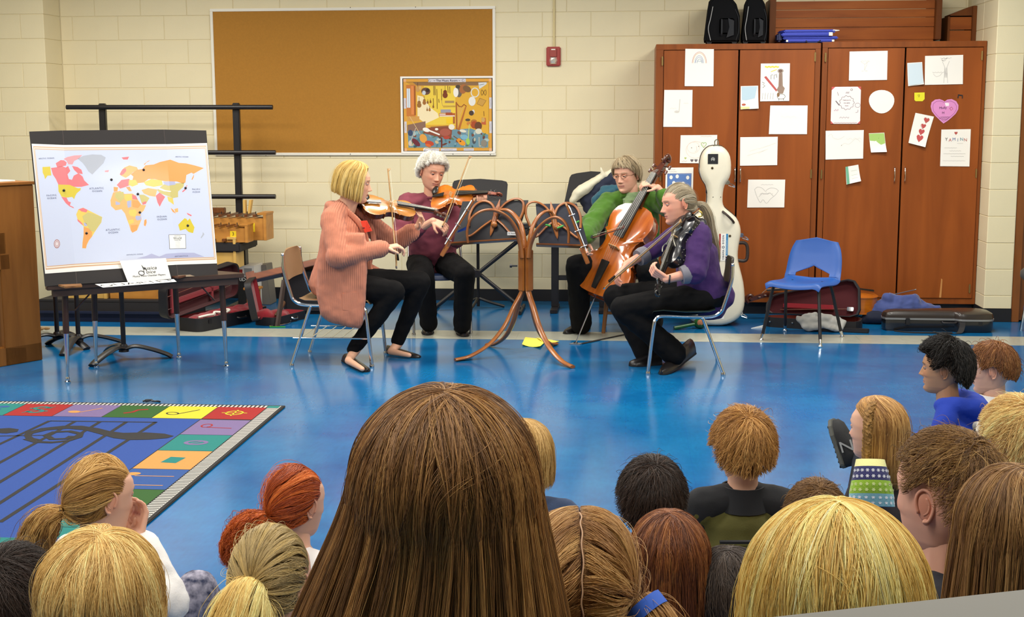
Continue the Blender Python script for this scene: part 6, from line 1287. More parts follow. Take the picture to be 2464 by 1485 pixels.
# ================================================================== PEOPLE
def _ip(z, t): xs, ys = zip(*t); return np.interp(z, xs, ys)
TW = [(-.115, .020), (-.108, .032), (-.095, .044), (-.08, .053), (-.05, .063), (-.02, .071), (.02, .075), (.06, .069), (.09, .050), (.105, .032), (.115, .003)]
TF = [(-.115, .066), (-.108, .078), (-.095, .084), (-.08, .085), (-.05, .089), (-.02, .087), (.01, .086), (.03, .092), (.05, .089), (.075, .074), (.09, .057), (.105, .036), (.115, .002)]
TB = [(-.115, .030), (-.10, .040), (-.08, .050), (-.06, .062), (-.03, .086), (0, .098), (.04, .100), (.075, .082), (.09, .066), (.105, .04), (.115, .003)]
def g2(x, z, cx, cz, sx, sz): return np.exp(-((x-cx)/sx)**2-((z-cz)/sz)**2)
def head_geo(nu=88, nv=72, child=False, nose=1.):
    z = np.concatenate([[-.115], -.115+.23*(.5-.5*np.cos(np.linspace(.06, 1, nv-1)*PI*.985+.0))]); z = np.clip(z, -.115, .1148)
    t = np.linspace(-PI, PI, nu, endpoint=False); ph = t-.42*np.sin(t)
    Z, PHI = np.meshgrid(z, ph, indexing='ij'); zz = Z.copy()
    a = _ip(Z, TW); yf = _ip(Z, TF); yb = _ip(Z, TB)
    if child: a = a*(1.04-.0*Z); yf = yf*np.where(Z < -.03, .94, 1)
    c, s = np.cos(PHI), np.sin(PHI)
    X = a*np.sign(s)*np.abs(s)**.92; Y = np.where(c > 0, yf*np.abs(c)**.80, -yb*np.abs(c)**.95)
    fr = np.clip(c*1.6, 0, 1)
    nz = np.where(Z > -.031, np.interp(Z, [-.031, -.010, .016, .026], [.026, .015, .003, 0]), np.interp(Z, [-.043, -.031], [0, .026]))*nose
    wn = np.interp(Z, [-.04, .015], [.0125, .0075])
    d = nz*np.exp(-(X/wn)**2)
    for sg in (-1, 1):
        d += .007*nose*g2(X, Z, sg*.0125, -.033, .0055, .006)
        d += -.0115*g2(X, Z, sg*.031, .010, .015, .0105)+.004*g2(X, Z, sg*.028, .029, .018, .006)+.004*g2(X, Z, sg*.042, -.022, .018, .016)
        d += .003*g2(X, Z, sg*.031, .0185, .014, .003)
    d += .0055*g2(X, Z, 0, -.0555, .018, .0042)+.006*g2(X, Z, 0, -.0665, .016, .0048)-.004*g2(X, Z, 0, -.061, .02, .0018)-.003*g2(X, Z, 0, -.077, .02, .006)+.007*g2(X, Z, 0, -.096, .018, .014)
    Y = Y+d*fr
    V_ = np.stack([X, Y, Z], -1).reshape(-1, 3); n = nu; F = []
    for k in range(nv-1):
        for i in range(n):
            j = (i+1) % n; F.append((k*n+i, k*n+j, (k+1)*n+j, (k+1)*n+i))
    F.append(tuple(range(n-1, -1, -1))); F.append(tuple(range((nv-1)*n, nv*n)))
    return V_, F
def ear_geo(sg):
    m = MB(); R = Matrix.Rotation(sg*math.radians(-22), 3, 'Z') @ Matrix.Rotation(math.radians(-10), 3, 'X'); c = V((sg*.0735, -.012, -.002))
    m.ell(c+V((sg*.002, 0, 0)), (.006, .0165, .029), R, 14, 9)
    pts = [(.012, -.012), (.014, .006), (.010, .022), (-.001, .031), (-.012, .027), (-.0185, .012), (-.017, -.004), (-.011, -.018), (-.003, -.028), (.006, -.028)]
    S = spline([c+R @ V((sg*.006, a, b)) for a, b in pts], 3); m.tube(S, [.0034]*len(S), 7)
    S = spline([c+R @ V((sg*.005, a, b)) for a, b in ((-.006, .016), (-.010, .004), (-.006, -.010), (.003, -.016))], 3); m.tube(S, [.0028]*len(S), 6)
    m.ell(c+R @ V((sg*.003, .001, -.029)), (.005, .007, .007), R, 8, 6)
    return m
def skin_mat(): 
    if 'skin' in MATS: return MATS['skin']
    m = mat('skin', 'E0A888', .5, spec=.35, sss=.06); nt = m.node_tree; a = nt.nodes.new('ShaderNodeVertexColor'); a.layer_name = 'Col'
    nt.links.new(a.outputs[0], nt.nodes['Principled BSDF'].inputs['Base Color']); return m
def np_lin(c): return np.array(lin(c)[:3])
def skin_cols(P, base, lips, brow, hs, lipw=1.):
    """colour per vertex from head-local coordinates"""
    b = np_lin(base); C = np.tile(b, (len(P), 1)); x, y, z = (P/hs).T
    inh = (z > -.14) & (z < .13) & (np.abs(x) < .1) & (np.abs(y) < .15)
    fr = np.clip((y-.03)/.03, 0, 1)*inh
    def mixc(w, col): nonlocal C; w = np.clip(w, 0, 1)[:, None]; C = C*(1-w)+np_lin(col)*w
    red = tuple(max(0, min(255, int(v))) for v in (int(base[0:2], 16)*.97, int(base[2:4], 16)*.84, int(base[4:6], 16)*.80)); redh = '%02X%02X%02X' % red
    for sg in (-1, 1):
        mixc(.55*g2(x, z, sg*.042, -.022, .02, .018)*fr, redh)
        mixc(.9*fr*(np.abs(x-sg*.031) < .020)*np.exp(-((z-.0325+.25*np.abs(np.abs(x)-.028))/.0032)**2), brow)
        mixc(.45*g2(x, z, sg*.031, .012, .015, .009)*fr, redh)
        mixc(.75*fr*(np.abs(x-sg*.031) < .0155)*np.exp(-((z-.0165+1.1*(np.abs(x)-.031)**2/.02)/.0019)**2), '4A3228')
        mixc(.5*fr*g2(x, z, sg*.0085, -.0385, .004, .0025), '7A4030')
        mixc(.5*inh*g2(y, z, -.012, -.002, .02, .03)*(np.abs(x) > .068), redh)
    mixc(.4*g2(x, z, 0, -.03, .012, .01)*fr, redh)
    mixc(lipw*.8*fr*(np.abs(x) < .0235)*np.exp(-((z+.061)/(.0082-.10*np.abs(x)))**4), lips)
    mixc(.7*fr*(np.abs(x) < .024)*np.exp(-((z+.0608)/.0012)**2), '6A302A')
    return C
def mesh_arrays(me):
    n = len(me.vertices); a = np.empty(n*3); me.vertices.foreach_get('co', a); return a.reshape(-1, 3)
def join_meshes(name, meshes):
    bm = bmesh.new()
    for me in meshes: bm.from_mesh(me)
    out = bpy.data.meshes.new(name); bm.to_mesh(out); bm.free(); return out
def set_cols(me, C):
    at = me.color_attributes.new('Col', 'FLOAT_COLOR', 'POINT'); at.data.foreach_set('color', np.concatenate([C, np.ones((len(C), 1))], 1).astype(np.float32).ravel())
def rm(mb, vox, it=3, noise=0., ns=.08): 
    o = remeshed('tmp', mb, [], vox, it, noise=noise, nsize=ns); me = o.data; bpy.data.objects.remove(o); return me
def hand(mb, w, d, n, left, curl=.5, sc=1., spread=1., th=None):
    """wrist point w, direction d of the hand, n = direction the palm faces"""
    w, d, n = V(w), V(d).normalized(), V(n); n = (n-d*n.dot(d)).normalized(); s = d.cross(n)*(1 if left else -1)          # s points to the thumb side
    pl = .085*sc
    for k in range(4):
        o = (1.5-k)*.0195*sc
        mb.cap(w+d*.005*sc+s*o*.55, w+d*pl+s*o*1.0-n*.002*sc, .0135*sc, .0105*sc, 8)
    for k, L in enumerate((.070, .078, .073, .056)):
        o = (1.5-k)*.0205*sc*spread; p = w+d*pl+s*o; a = .25+curl*.5; dd = d; segs = (.45, .32, .26); r = (.0092, .0083, .0074, .0066)
        for q in range(3):
            ang = curl*(.75, 1.0, .75)[q]; dd = (dd*math.cos(ang)+n*math.sin(ang)) if q == 0 else (dd*math.cos(ang)+(n*1-dd*n.dot(dd)).normalized()*math.sin(ang))
            dd = dd.normalized(); p2 = p+dd*(L*sc*segs[q]*1.05); mb.cap(p, p2, r[q]*sc, r[q+1]*sc, 8); p = p2
    b = w+d*.022*sc+s*.026*sc; t1 = b+(d*.65+s*.6+n*.35*(1 if th is None else th)).normalized()*.040*sc; t2 = t1+(d*.85+s*.15+n*.55*(1 if th is None else th)).normalized()*.030*sc
    mb.cap(w+d*.012*sc+s*.012*sc, b, .014*sc, .0125*sc, 8).cap(b, t1, .0125*sc, .0098*sc, 8).cap(t1, t2, .0098*sc, .0078*sc, 8)

# ---- hair -----------------------------------------------------------------
def hair_mat(name, cols, rough=.42, spec=.45, gain=1.):
    if name in MATS: return MATS[name]
    lin_ = globals()['lin']; lin = lambda c: tuple(min(.95, v*gain) for v in lin_(c)[:3])+(1.,)
    m = bpy.data.materials.new(name); MATS[name] = m; m.use_nodes = True; nt = m.node_tree; N = nt.nodes; b = N['Principled BSDF']
    a = N.new('ShaderNodeAttribute'); a.attribute_name = 'tone'; rp = N.new('ShaderNodeValToRGB')
    el = rp.color_ramp.elements; el[0].color = lin(cols[0]); el[1].color = lin(cols[-1])
    for i, c in enumerate(cols[1:-1]): e = el.new((i+1)/(len(cols)-1)); e.color = lin(c)
    nt.links.new(a.outputs['Fac'], rp.inputs[0]); nt.links.new(rp.outputs[0], b.inputs['Base Color'])
    b.inputs['Roughness'].default_value = rough; b.inputs['Specular IOR Level'].default_value = spec
    return m
def cap_mat(name, c, c2):
    return mat(name, c, .6, spec=.25, c2=c2, vscale=14, stretch=(9, 9, .7), bump=.6, bscale=60)
HC, HRAD = np.array([0, -.006, .014]), np.array([.0775, .1005, .1045])
def rot_to(pole):
    p = V(pole).normalized(); q = V((0, 0, 1)).rotation_difference(p); return np.array(q.to_matrix())
def sm(t): t = np.clip(t, 0, 1); return t*t*(3-2*t)
def grid_meridian(pole=(0, -.25, .97), nphi=72, K=14, K2=10, th_end=100., hang=.0, openf=0., part=0., flare=.0, puff=.0, front_th=None, inward=0., hang_fn=None, sway=0., vol=(1, 1, 1), th_fn=None):
    """hair guides flowing from the crown down the skull, then hanging. returns (nphi, K+K2, 3) head-local"""
    R = rot_to(pole); ph0 = np.linspace(-PI, PI, nphi); G = np.zeros((nphi, K+(K2 if hang or hang_fn else 0), 3))
    rad = (HRAD+puff)*np.array(vol)
    for i, p0 in enumerate(ph0):
        fo = math.radians(openf); q = p0-math.radians(part); q = (q+PI) % (2*PI)-PI; sg = 1 if q >= 0 else -1
        pe = sg*(fo+(PI-fo)*abs(q)/PI) if openf else p0
        th = math.radians(th_end if th_fn is None else th_fn(p0))
        if front_th is not None:
            w = max(0, math.cos(p0)); th = th*(1-w**1.5)+math.radians(front_th)*w**1.5
        for k in range(K):
            s = (k/(K-1)); t = th*(.02+.98*s); p = p0+(pe-p0)*float(sm(s*1.3))
            dv = R @ np.array([math.sin(t)*math.sin(p), math.sin(t)*math.cos(p), math.cos(t)])
            G[i, k] = HC+rad*dv
        L = hang if hang_fn is None else hang_fn(pe)
        if hang or hang_fn:
            e = G[i, K-1]; pr_ = G[i, K-2]; dd = e-pr_; dd /= np.linalg.norm(dd)+1e-9; out = np.array([e[0], e[1], 0]); out /= np.linalg.norm(out)+1e-9; pos = e.copy()
            for k in range(K2):
                f = (k+1)/K2; dn = np.array([0, 0, -1.])+out*(flare*(1-f)-inward*f*f)+np.array([sway, 0, 0]); w = .55**(k+1); v = dd*w+dn*(1-w); v /= np.linalg.norm(v); pos = pos+v*(L/K2); G[i, K+k] = pos
    return G
def grid_short(pole, thf, nphi=80, K=16, puff=0., vol=(1, 1, 1)):
    """guides from the crown to a hairline given in head angles (degrees from straight up, by angle round from the face)"""
    a = np.array(V(pole).normalized()); G = np.zeros((nphi, K, 3)); rad = (HRAD+puff)*np.array(vol)
    for i, p in enumerate(np.linspace(-PI, PI, nphi)):
        th = math.radians(thf(abs(math.degrees(p)))); b = np.array([math.sin(th)*math.sin(p), math.sin(th)*math.cos(p), math.cos(th)]); om = max(.05, math.acos(max(-.999, min(.999, float(a @ b)))))
        for k in range(K):
            t = .02+.98*k/(K-1); G[i, k] = HC+rad*((math.sin((1-t)*om)*a+math.sin(t*om)*b)/math.sin(om))
    return G
def grid_to(tie, nphi=64, K=14, hair_th=88., pole=(0, -.35, .94), puff=0., front_th=86.):
    """guides drawn back from the hairline over the skull to a tie point"""
    R = rot_to(pole); tie = np.array(tie, float); tn = (tie-HC)/HRAD; tn /= np.linalg.norm(tn); G = np.zeros((nphi, K, 3))
    for i, p in enumerate(np.linspace(-PI, PI, nphi)):
        w = max(0, math.cos(p)); th = math.radians(hair_th*(1-w)+front_th*w+ (22 if math.cos(p) < -.2 else 0))
        a = R @ np.array([math.sin(th)*math.sin(p), math.sin(th)*math.cos(p), math.cos(th)]); om = math.acos(max(-.999, min(.999, float(a @ tn))))
        for k in range(K):
            t = k/(K-1); v = (math.sin((1-t)*om)*a+math.sin(t*om)*tn)/math.sin(om); v = v+np.array([0, 0, 1.])*(1.25*w*math.sin(PI*t)**.8); v /= np.linalg.norm(v); G[i, k] = HC+(HRAD+puff*math.sin(PI*min(1, t*1.1)))*v
        G[i, -1] = tie*.6+G[i, -1]*.4
    return G
def grid_half(tie, side, pole=(0, -.1, 1), K=16, hair_th=96., puff=0.):
    """half a head of hair parted down the middle, drawn to a tie low at one side"""
    tie = np.array(tie, float); tn = (tie-HC)/HRAD; tn /= np.linalg.norm(tn); st = []
    for a in np.linspace(62, -118, 26): st.append(np.array([side*.012, math.sin(math.radians(a)), math.cos(math.radians(a))]))
    for p in np.linspace(PI, .0, 34):
        w = max(0, math.cos(p)); th = math.radians(hair_th*(1-w)+66*w+(20 if math.cos(p) < -.2 else 0)); st.append(np.array([side*math.sin(th)*abs(math.sin(p))+side*.012, math.sin(th)*math.cos(p), math.cos(th)]))
    G = np.zeros((len(st), K, 3))
    for i, a in enumerate(st):
        a = a/np.linalg.norm(a); om = max(.02, math.acos(max(-.999, min(.999, float(a @ tn)))))
        for k in range(K):
            t = k/(K-1); v = (math.sin((1-t)*om)*a+math.sin(t*om)*tn)/math.sin(om); v = v+np.array([side*.10*math.sin(PI*t)*(1 if i < 26 else 0), 0, .0]); v /= np.linalg.norm(v); G[i, k] = HC+(HRAD+puff*min(1, .3+t*2)*(1-.5*t))*v
        G[i, -1] = tie*.6+G[i, -1]*.4
    return G
def grid_tail(pts, radii, nphi=24):
    P = [V(p) for p in spline(pts, 5)]; n = len(P); rr = np.interp(np.linspace(0, 1, n), np.linspace(0, 1, len(radii)), radii); G = np.zeros((nphi, n, 3)); a = None
    for k in range(n):
        t = (P[min(k+1, n-1)]-P[max(k-1, 0)]).normalized(); a = t.orthogonal().normalized() if a is None else (a-t*a.dot(t)).normalized(); b = t.cross(a)
        for i in range(nphi):
            q = 2*PI*i/(nphi-1); G[i, k] = P[k]+(a*math.cos(q)+b*math.sin(q))*rr[k]
    return G
def samp(G, u, s):
    """bilinear sample of guides: u in [0,1] over phi, s in [0,1] along"""
    n, K, _ = G.shape; x = np.clip(u, 0, 1)*(n-1); y = np.clip(s, 0, 1)*(K-1); i = np.minimum(x.astype(int), n-2); j = np.minimum(y.astype(int), K-2); fx_, fy_ = (x-i)[..., None], (y-j)[..., None]
    return G[i, j]*(1-fx_)*(1-fy_)+G[i+1, j]*fx_*(1-fy_)+G[i, j+1]*(1-fx_)*fy_+G[i+1, j+1]*fx_*fy_
def gnorm(G, centre):
    du = np.gradient(G, axis=0); ds = np.gradient(G, axis=1); N_ = np.cross(du, ds); N_ /= np.linalg.norm(N_, axis=-1, keepdims=True)+1e-9
    o = G-centre; o[..., 2] *= .4; sgn = np.sign((N_*o).sum(-1, keepdims=True)); return N_*np.where(sgn == 0, 1, sgn)
def strands(G, n, rng, K=14, root=(0, .5), length=(.8, 1.), layer=.010, clumps=60, clump=.6, wave=.004, wfreq=2., curl=0., cfreq=5., fuzz=.03, lift=.0, centre=None, tipl=0., urange=(0, 1), tone=(.0, 1.), rpow=1., ctone=.55, fzamp=1.):
    """sample n strands from the guide grid; returns positions (n,K,3) and tone (n)"""
    Nn = gnorm(G, np.array([0, -.01, 0]) if centre is None else centre)
    u = rng.uniform(urange[0], urange[1], n); cl = rng.uniform(urange[0], urange[1], clumps); cl.sort()
    ci = np.clip(np.searchsorted(cl, u), 0, clumps-1); cu = cl[ci]
    s0 = root[0]+(root[1]-root[0])*rng.uniform(0, 1, n)**rpow; s1 = np.minimum(1, s0+(1-s0)*rng.uniform(length[0], length[1], n)) if length[1] > .5001 or True else 0
    t = np.linspace(0, 1, K)[None, :]; S = s0[:, None]+(s1-s0)[:, None]*t
    lay = (rng.uniform(0, 1, n)**.7)*layer
    phs = rng.uniform(0, 2*PI, (n, 3)); cph = rng.uniform(0, 2*PI, clumps)[ci]
    U = u[:, None]+(cu-u)[:, None]*clump*t
    U = U+wave*np.sin(S*2*PI*wfreq+cph[:, None]*1.0)+wave*.4*np.sin(S*2*PI*wfreq*1.9+phs[:, :1])
    P = samp(G, U, S); N_ = samp(Nn, U, S); N_ /= np.linalg.norm(N_, axis=-1, keepdims=True)+1e-9
    cl_h = rng.uniform(-.5, .5, clumps)[ci]
    off = (.0015+lay[:, None]+cl_h[:, None]*layer*.35)*np.minimum(1, .25+t*2)+lift*t**1.5+tipl*t**3
    P = P+N_*off[..., None]
    if curl:
        T = np.gradient(P, axis=1); T /= np.linalg.norm(T, axis=-1, keepdims=True)+1e-9; B = np.cross(T, N_); am = (curl*np.minimum(1, t*3))*(.6+.8*rng.uniform(0, 1, (n, 1))); a = cfreq*2*PI*t+cph[:, None]+phs[:, :1]*.25
        P = P+N_*(am*np.sin(a))[..., None]+B*(am*np.cos(a))[..., None]
    fz = rng.uniform(0, 1, n) < fuzz
    P[fz] += fzamp*(rng.normal(0, 1, (fz.sum(), 1, 3))*.009*t[..., None]+rng.normal(0, 1, (fz.sum(), 1, 3))*.010*np.sin(t*3)[..., None])
    tn = rng.uniform(0, 1, clumps)[ci]*ctone+rng.uniform(0, 1, n)*(1-ctone); return P, tone[0]+(tone[1]-tone[0])*tn
def hair_obj(name, P, tn, r, m, parent, M):
    """hair curves object; M = head matrix (4x4) relative to parent"""
    n, K, _ = P.shape; A = np.array(M); W_3 = P.reshape(-1, 3) @ A[:3, :3].T+A[:3, 3]
    cu = bpy.data.hair_curves.new(name); cu.add_curves([K]*n); cu.points.foreach_set('position', W_3.astype(np.float32).ravel())
    rr = np.tile(r*np.interp(np.linspace(0, 1, K), [0, .15, .7, 1], [.9, 1, .85, .25]), n).astype(np.float32)
    cu.points.foreach_set('radius', rr); a = cu.attributes.new('tone', 'FLOAT', 'CURVE'); a.data.foreach_set('value', tn.astype(np.float32))
    cu.materials.append(m); o = bpy.data.objects.new(name, cu); COL.objects.link(o); o.parent = parent; o['kind'] = 'stuff'; return o
def shell_obj(name, grids, m, parent, M, inset=.0, k0=0):
    """solid sheet under the strands, made of the guide grids"""
    mb = MB(); A = np.array(M)
    for G in grids:
        n, K, _ = G.shape; Nn = gnorm(G, np.array([0, -.01, 0])) if G.shape[0] > 30 else 0*G
        Q = G-Nn*inset; W_3 = (Q.reshape(-1, 3) @ A[:3, :3].T+A[:3, 3]); fs = [(i*K+k, i*K+k+1, (i+1)*K+k+1, (i+1)*K+k) for i in range(n-1) for k in range(k0, K-1)]
        mb.add(W_3, fs)
    o = mb.obj(name, m, parent, True, fix=False); return o

def person_root(loc, label, extra=None):
    o = empty('person', (loc[0], loc[1], 0), label=label, cat='person'); return o
def make_body(root, mb_body, arms, hM, hs, base, lips, brow, child=False, nose=1., vox=.006, eyes='5A6A78', gaze=(0, 1, 0), ears=True, lipw=1.):
    """body = remeshed torso, limbs and neck + hands + head, one mesh"""
    Lw = Matrix.Translation(-root.location); meshes = [rm(mb_body, vox, 3)]
    for a in arms: meshes.append(rm(a, .0032, 2))
    hv, hf = head_geo(child=child, nose=nose); A = np.array(hM); hw = (hv*hs) @ A[:3, :3].T+A[:3, 3]
    hm = bpy.data.meshes.new('h'); hm.from_pydata([tuple(p) for p in hw], [], hf); meshes.append(hm)
    for sg in ((-1, 1) if ears else ()):
        em_ = ear_geo(sg).mesh('e'); 
        for v in em_.vertices: v.co = hM @ (v.co*hs)
        meshes.append(em_)
    me = join_meshes('body', meshes)
    bm = bmesh.new(); bm.from_mesh(me); bmesh.ops.recalc_face_normals(bm, faces=bm.faces); bm.to_mesh(me); bm.free()
    P = mesh_arrays(me); Ai = np.linalg.inv(A); loc = P @ Ai[:3, :3].T+Ai[:3, 3]; set_cols(me, skin_cols(loc, base, lips, brow, hs, lipw))
    me.transform(Lw); me.materials.append(skin_mat()); me.shade_smooth()
    o = bpy.data.objects.new('body', me); COL.objects.link(o); o.parent = root
    g = V(gaze).normalized()
    for sg in (-1, 1):
        c = V((sg*.031, .0738, .0092))*hs; q = V((0, 0, 1)).rotation_difference(g).to_matrix(); e = MB(); r = .0108*hs
        prof = []
        for k in range(13): prof.append((r*math.sin(PI*k/12), r*math.cos(PI*k/12)))
        prof[0] = (.0003, r)
        for k in range(12):
            e.cur = 2 if k < 1 else (1 if k < 3 else 0); ring = lambda pr: [c+q @ V((pr[0]*math.cos(2*PI*i/16), pr[0]*math.sin(2*PI*i/16), pr[1])) for i in range(16)]
            a0, a1 = ring(prof[k]), ring(prof[k+1]); e.add(a0+a1, [(i, (i+1) % 16, (i+1) % 16+16, i+16) for i in range(16)])
        e.v = [tuple((hM @ V(p))-root.location) for p in e.v]
        lid = MB(); rl = r*1.10
        for a0_, a1_ in ((9, 98), (-98, -30)):
            nk = 7; lid.rings([[c+V((rl*math.cos(math.radians(b2))*1.0, rl*math.sin(math.radians(b2))*math.cos(math.radians(a2)), rl*math.sin(math.radians(b2))*math.sin(math.radians(a2)))) for b2 in range(8, 173, 12)] for a2 in [a0_+(a1_-a0_)*i/nk for i in range(nk+1)]], cap=False, closed=False)
        lid.v = [tuple((hM @ V(p))-root.location) for p in lid.v]; lid.obj('eyelid', mat('lid_'+base, '%02X%02X%02X' % tuple(int(int(base[i:i+2], 16)*k) for i, k in ((0, .93), (2, .86), (4, .82))), .5), root, True, fix=False)
        e.obj('eye', [mat('eye_white', 'CFC6BC', .3), mat('iris_'+eyes, eyes, .2), mat('pupil', '0C0A0A', .1)], root, True)
    return o
def cloth(name, root, mb, m, vox=.009, it=4, noise=.0, ns=.09, cut=None):
    o = remeshed(name, mb, m, vox, it, noise=noise, nsize=ns, parent=None); o.data.transform(Matrix.Translation(-root.location)); o.parent = root
    if cut:
        bm = bmesh.new(); bm.from_mesh(o.data); L_ = root.location; dl = [f for f in bm.faces if cut(f.calc_center_median()+L_)]; bmesh.ops.delete(bm, geom=dl, context='FACES'); bm.to_mesh(o.data); bm.free()
    return o
def local(o, root): o.parent = root; o.data.transform(Matrix.Translation(-root.location)); return o
def torso(mb, hipc, hipw, chestc, chestw, shL, shR, neck, hd=.10, cd=.11, fat=1., belly=0.):
    """loft: hips -> waist -> chest -> shoulders; widths are half-widths; side axis from shoulders"""
    sx_ = (V(shL)-V(shR)); sx_.normalize(); up = (V(neck)-V(hipc)).normalized(); fwd = up.cross(sx_)*-1
    fwd = fwd.normalized(); mid = lerp(V(hipc), V(chestc), .5)
    R = []
    for c, w, d, off in ((V(hipc)-up*.06, hipw*.80, hd*.8, 0), (V(hipc), hipw, hd, 0), (lerp(V(hipc), V(chestc), .35), hipw*.95*fat, hd*.98*fat, belly), (lerp(V(hipc), V(chestc), .7), lerp(hipw, chestw, .6)*.97*fat, cd*.95*fat, belly*.6), (V(chestc), chestw, cd, 0), (lerp(V(chestc), V(neck), .5), chestw*.96, cd*.85, 0), (lerp(V(chestc), V(neck), .82), chestw*.62, cd*.62, 0), (V(neck), .062, .062, 0)):
        R.append([c+fwd*off+sx_*(w*math.cos(a))+fwd*(d*math.sin(a)) for a in [i*2*PI/20 for i in range(20)]])
    mb.rings(R); return fwd
def shoe(name, root, heel, toe, m, w=.042, h=.075, ankle=None, flat=False, solem=None):
    h0, t0 = V(heel), V(toe); d = (t0-h0); L = d.length; d = d/L; s = V((-d.y, d.x, 0)).normalized(); u = s.cross(d)*-1
    if u.z < 0: u = -u
    hh = h*(.55 if flat else 1); R = []
    prof = [(0.0, .55, .9), (.04, .80, 1.0), (.25, .82, .95), (.45, .86, .72), (.65, 1., .55), (.85, .85, .42), (.96, .55, .34), (1., .2, .25)]
    for t, ww, hz_ in prof:
        c = h0+d*(L*t); R.append([c+s*(w*ww*math.cos(a))+u*(max(.0, math.sin(a))*hh*hz_+(0 if math.sin(a) > -.01 else 0.)+.004) for a in [i*2*PI/16 for i in range(16)]])
    sole = MB(); 
    sole.rings([[h0+d*(L*t)+s*(w*ww*1.05*sg)+u*z for sg, z in ((-1, 0), (1, 0), (1, .012), (-1, .012))] for t, ww, hz_ in prof])
    o = MB().rings(R).obj(name, m, root, True); o.data.transform(Matrix.Translation(-root.location))
    so = sole.obj('sole', solem or M_blkm, o, bevel=.002); so.data.transform(Matrix.Translation(-root.location)); return o
M_black_tr = mat('black_trousers', '0C0B0C', .9, bump=.3, bscale=300, spec=.2)
M_shoe = mat('black_leather', '161314', .35, coat=.2)
RNG = np.random.default_rng(11)
# ------------------------------------------------------------------ 1: blonde violin player in a pink cardigan
def headM(c, fwd, roll=0., pitch=None):
    B = basis(fwd); B = B @ Matrix.Rotation(roll, 3, 'Y'); M = B.to_4x4(); M.translation = V(c); return M
SKIN1 = 'E2AE90'
r1 = person_root((-1.87, 8.47), 'woman with a blonde bob in a long pink cardigan, seated in profile playing a violin')
hc = Yp(852, 440, 8.47); hM1 = headM(hc, (.95, .20, -.16), .06); hs1 = 1.08
nk = hc+V((-.045, .01, -.14)); shR, shL = V((-1.865, 8.295, .945)), V((-1.775, 8.635, .955)); neck1 = V((-1.835, 8.465, 1.0)); chest1 = V((-1.82, 8.47, .82)); hip1 = V((-1.90, 8.47, .50))
bd1 = MB(); torso(bd1, hip1, .15, chest1, .15, shL, shR, neck1, .10, .10); bd1.cap(neck1-V((0, 0, .06)), hc+V((-.01, 0, -.05)), .066, .060)
kR, kL = V((-1.485, 8.33, .475)), V((-1.36, 8.62, .50)); aR, aL = Yp(851, 848, 8.35), Yp(957, 828, 8.66)
for h_, k_, a_ in ((V((-1.86, 8.37, .5)), kR, aR), (V((-1.86, 8.57, .5)), kL, aL)): bd1.chain([h_, k_, a_], [.06, .045, .034])
for a_, px, px2 in ((aR, (838, 868), (872, 888)), (aL, (940, 846), (985, 855))): bd1.chain([a_, Zp(*px, .036), Zp(*px2, .026)], [.032, .024, .016])
eR, wR = V((-1.80, 8.17, .715)), V((-1.535, 8.30, .757)); eL, wL = Yp(950, 588, 8.80), Yp(1003, 548, 8.76)
bd1.chain([shR, eR, wR], [.045, .036, .026]).chain([shL, eL, wL], [.045, .036, .026])
arm1 = MB().cap(lerp(eR, wR, .6), wR, .030, .026); hand(arm1, wR, Yp(952, 592, 8.33)-wR+V((.02, 0, .0)), (0.25, .25, -1), False, .75)
arm2 = MB().cap(lerp(eL, wL, .5), wL, .031, .026); hand(arm2, wL, (Yp(1022, 512, 8.72)-wL), (-.75, -.5, .2), True, .95)
make_body(r1, bd1, [arm1, arm2], hM1, hs1, SKIN1, 'C07468', 'A88454', nose=1.0, eyes='5A7080', gaze=(.0, 1, -.25))
M_card = mat('pink_knit', 'C87E62', .95, bump=.9, bscale=120, sheen=.1, stretch=(3, 3, .7), var=.10, vscale=20)
nt = M_card.node_tree; wv = nt.nodes.new('ShaderNodeTexWave'); wv.inputs['Scale'].default_value = 24; wv.inputs['Distortion'].default_value = .6; tcw = nt.nodes.new('ShaderNodeTexCoord'); nt.links.new(tcw.outputs['Object'], wv.inputs[0])
bw = nt.nodes.new('ShaderNodeBump'); bw.inputs['Strength'].default_value = .7; bw.inputs['Distance'].default_value = .005; nt.links.new(wv.outputs['Fac'], bw.inputs['Height']); nt.links.new(bw.outputs[0], nt.nodes['Principled BSDF'].inputs['Normal'])
M_mar = mat('maroon_shirt', '5E1822', .85, bump=.2, bscale=200)
sh = MB(); torso(sh, hip1, .185, chest1, .168, shL, shR, neck1-V((0, 0, .035)), .15, .135, 1.04, .03); 
cloth('shirt', r1, sh, M_mar, .010, 4)
ca1 = MB(); torso(ca1, hip1+V((0, 0, .0)), .205, chest1, .185, shL, shR, neck1, .165, .150, 1.05, .02)
ca1.chain([shR+V((0, 0, -.015)), eR, lerp(eR, wR, .93)], [.082, .070, .056]).chain([shL+V((0, 0, -.015)), eL, lerp(eL, wL, .75)], [.082, .070, .060])
ca1.cap(shR, neck1, .075, .06).cap(shL, neck1, .075, .06).cap(eR+V((-.01, 0, 0)), eR+V((.02, .02, 0)), .076, .07)
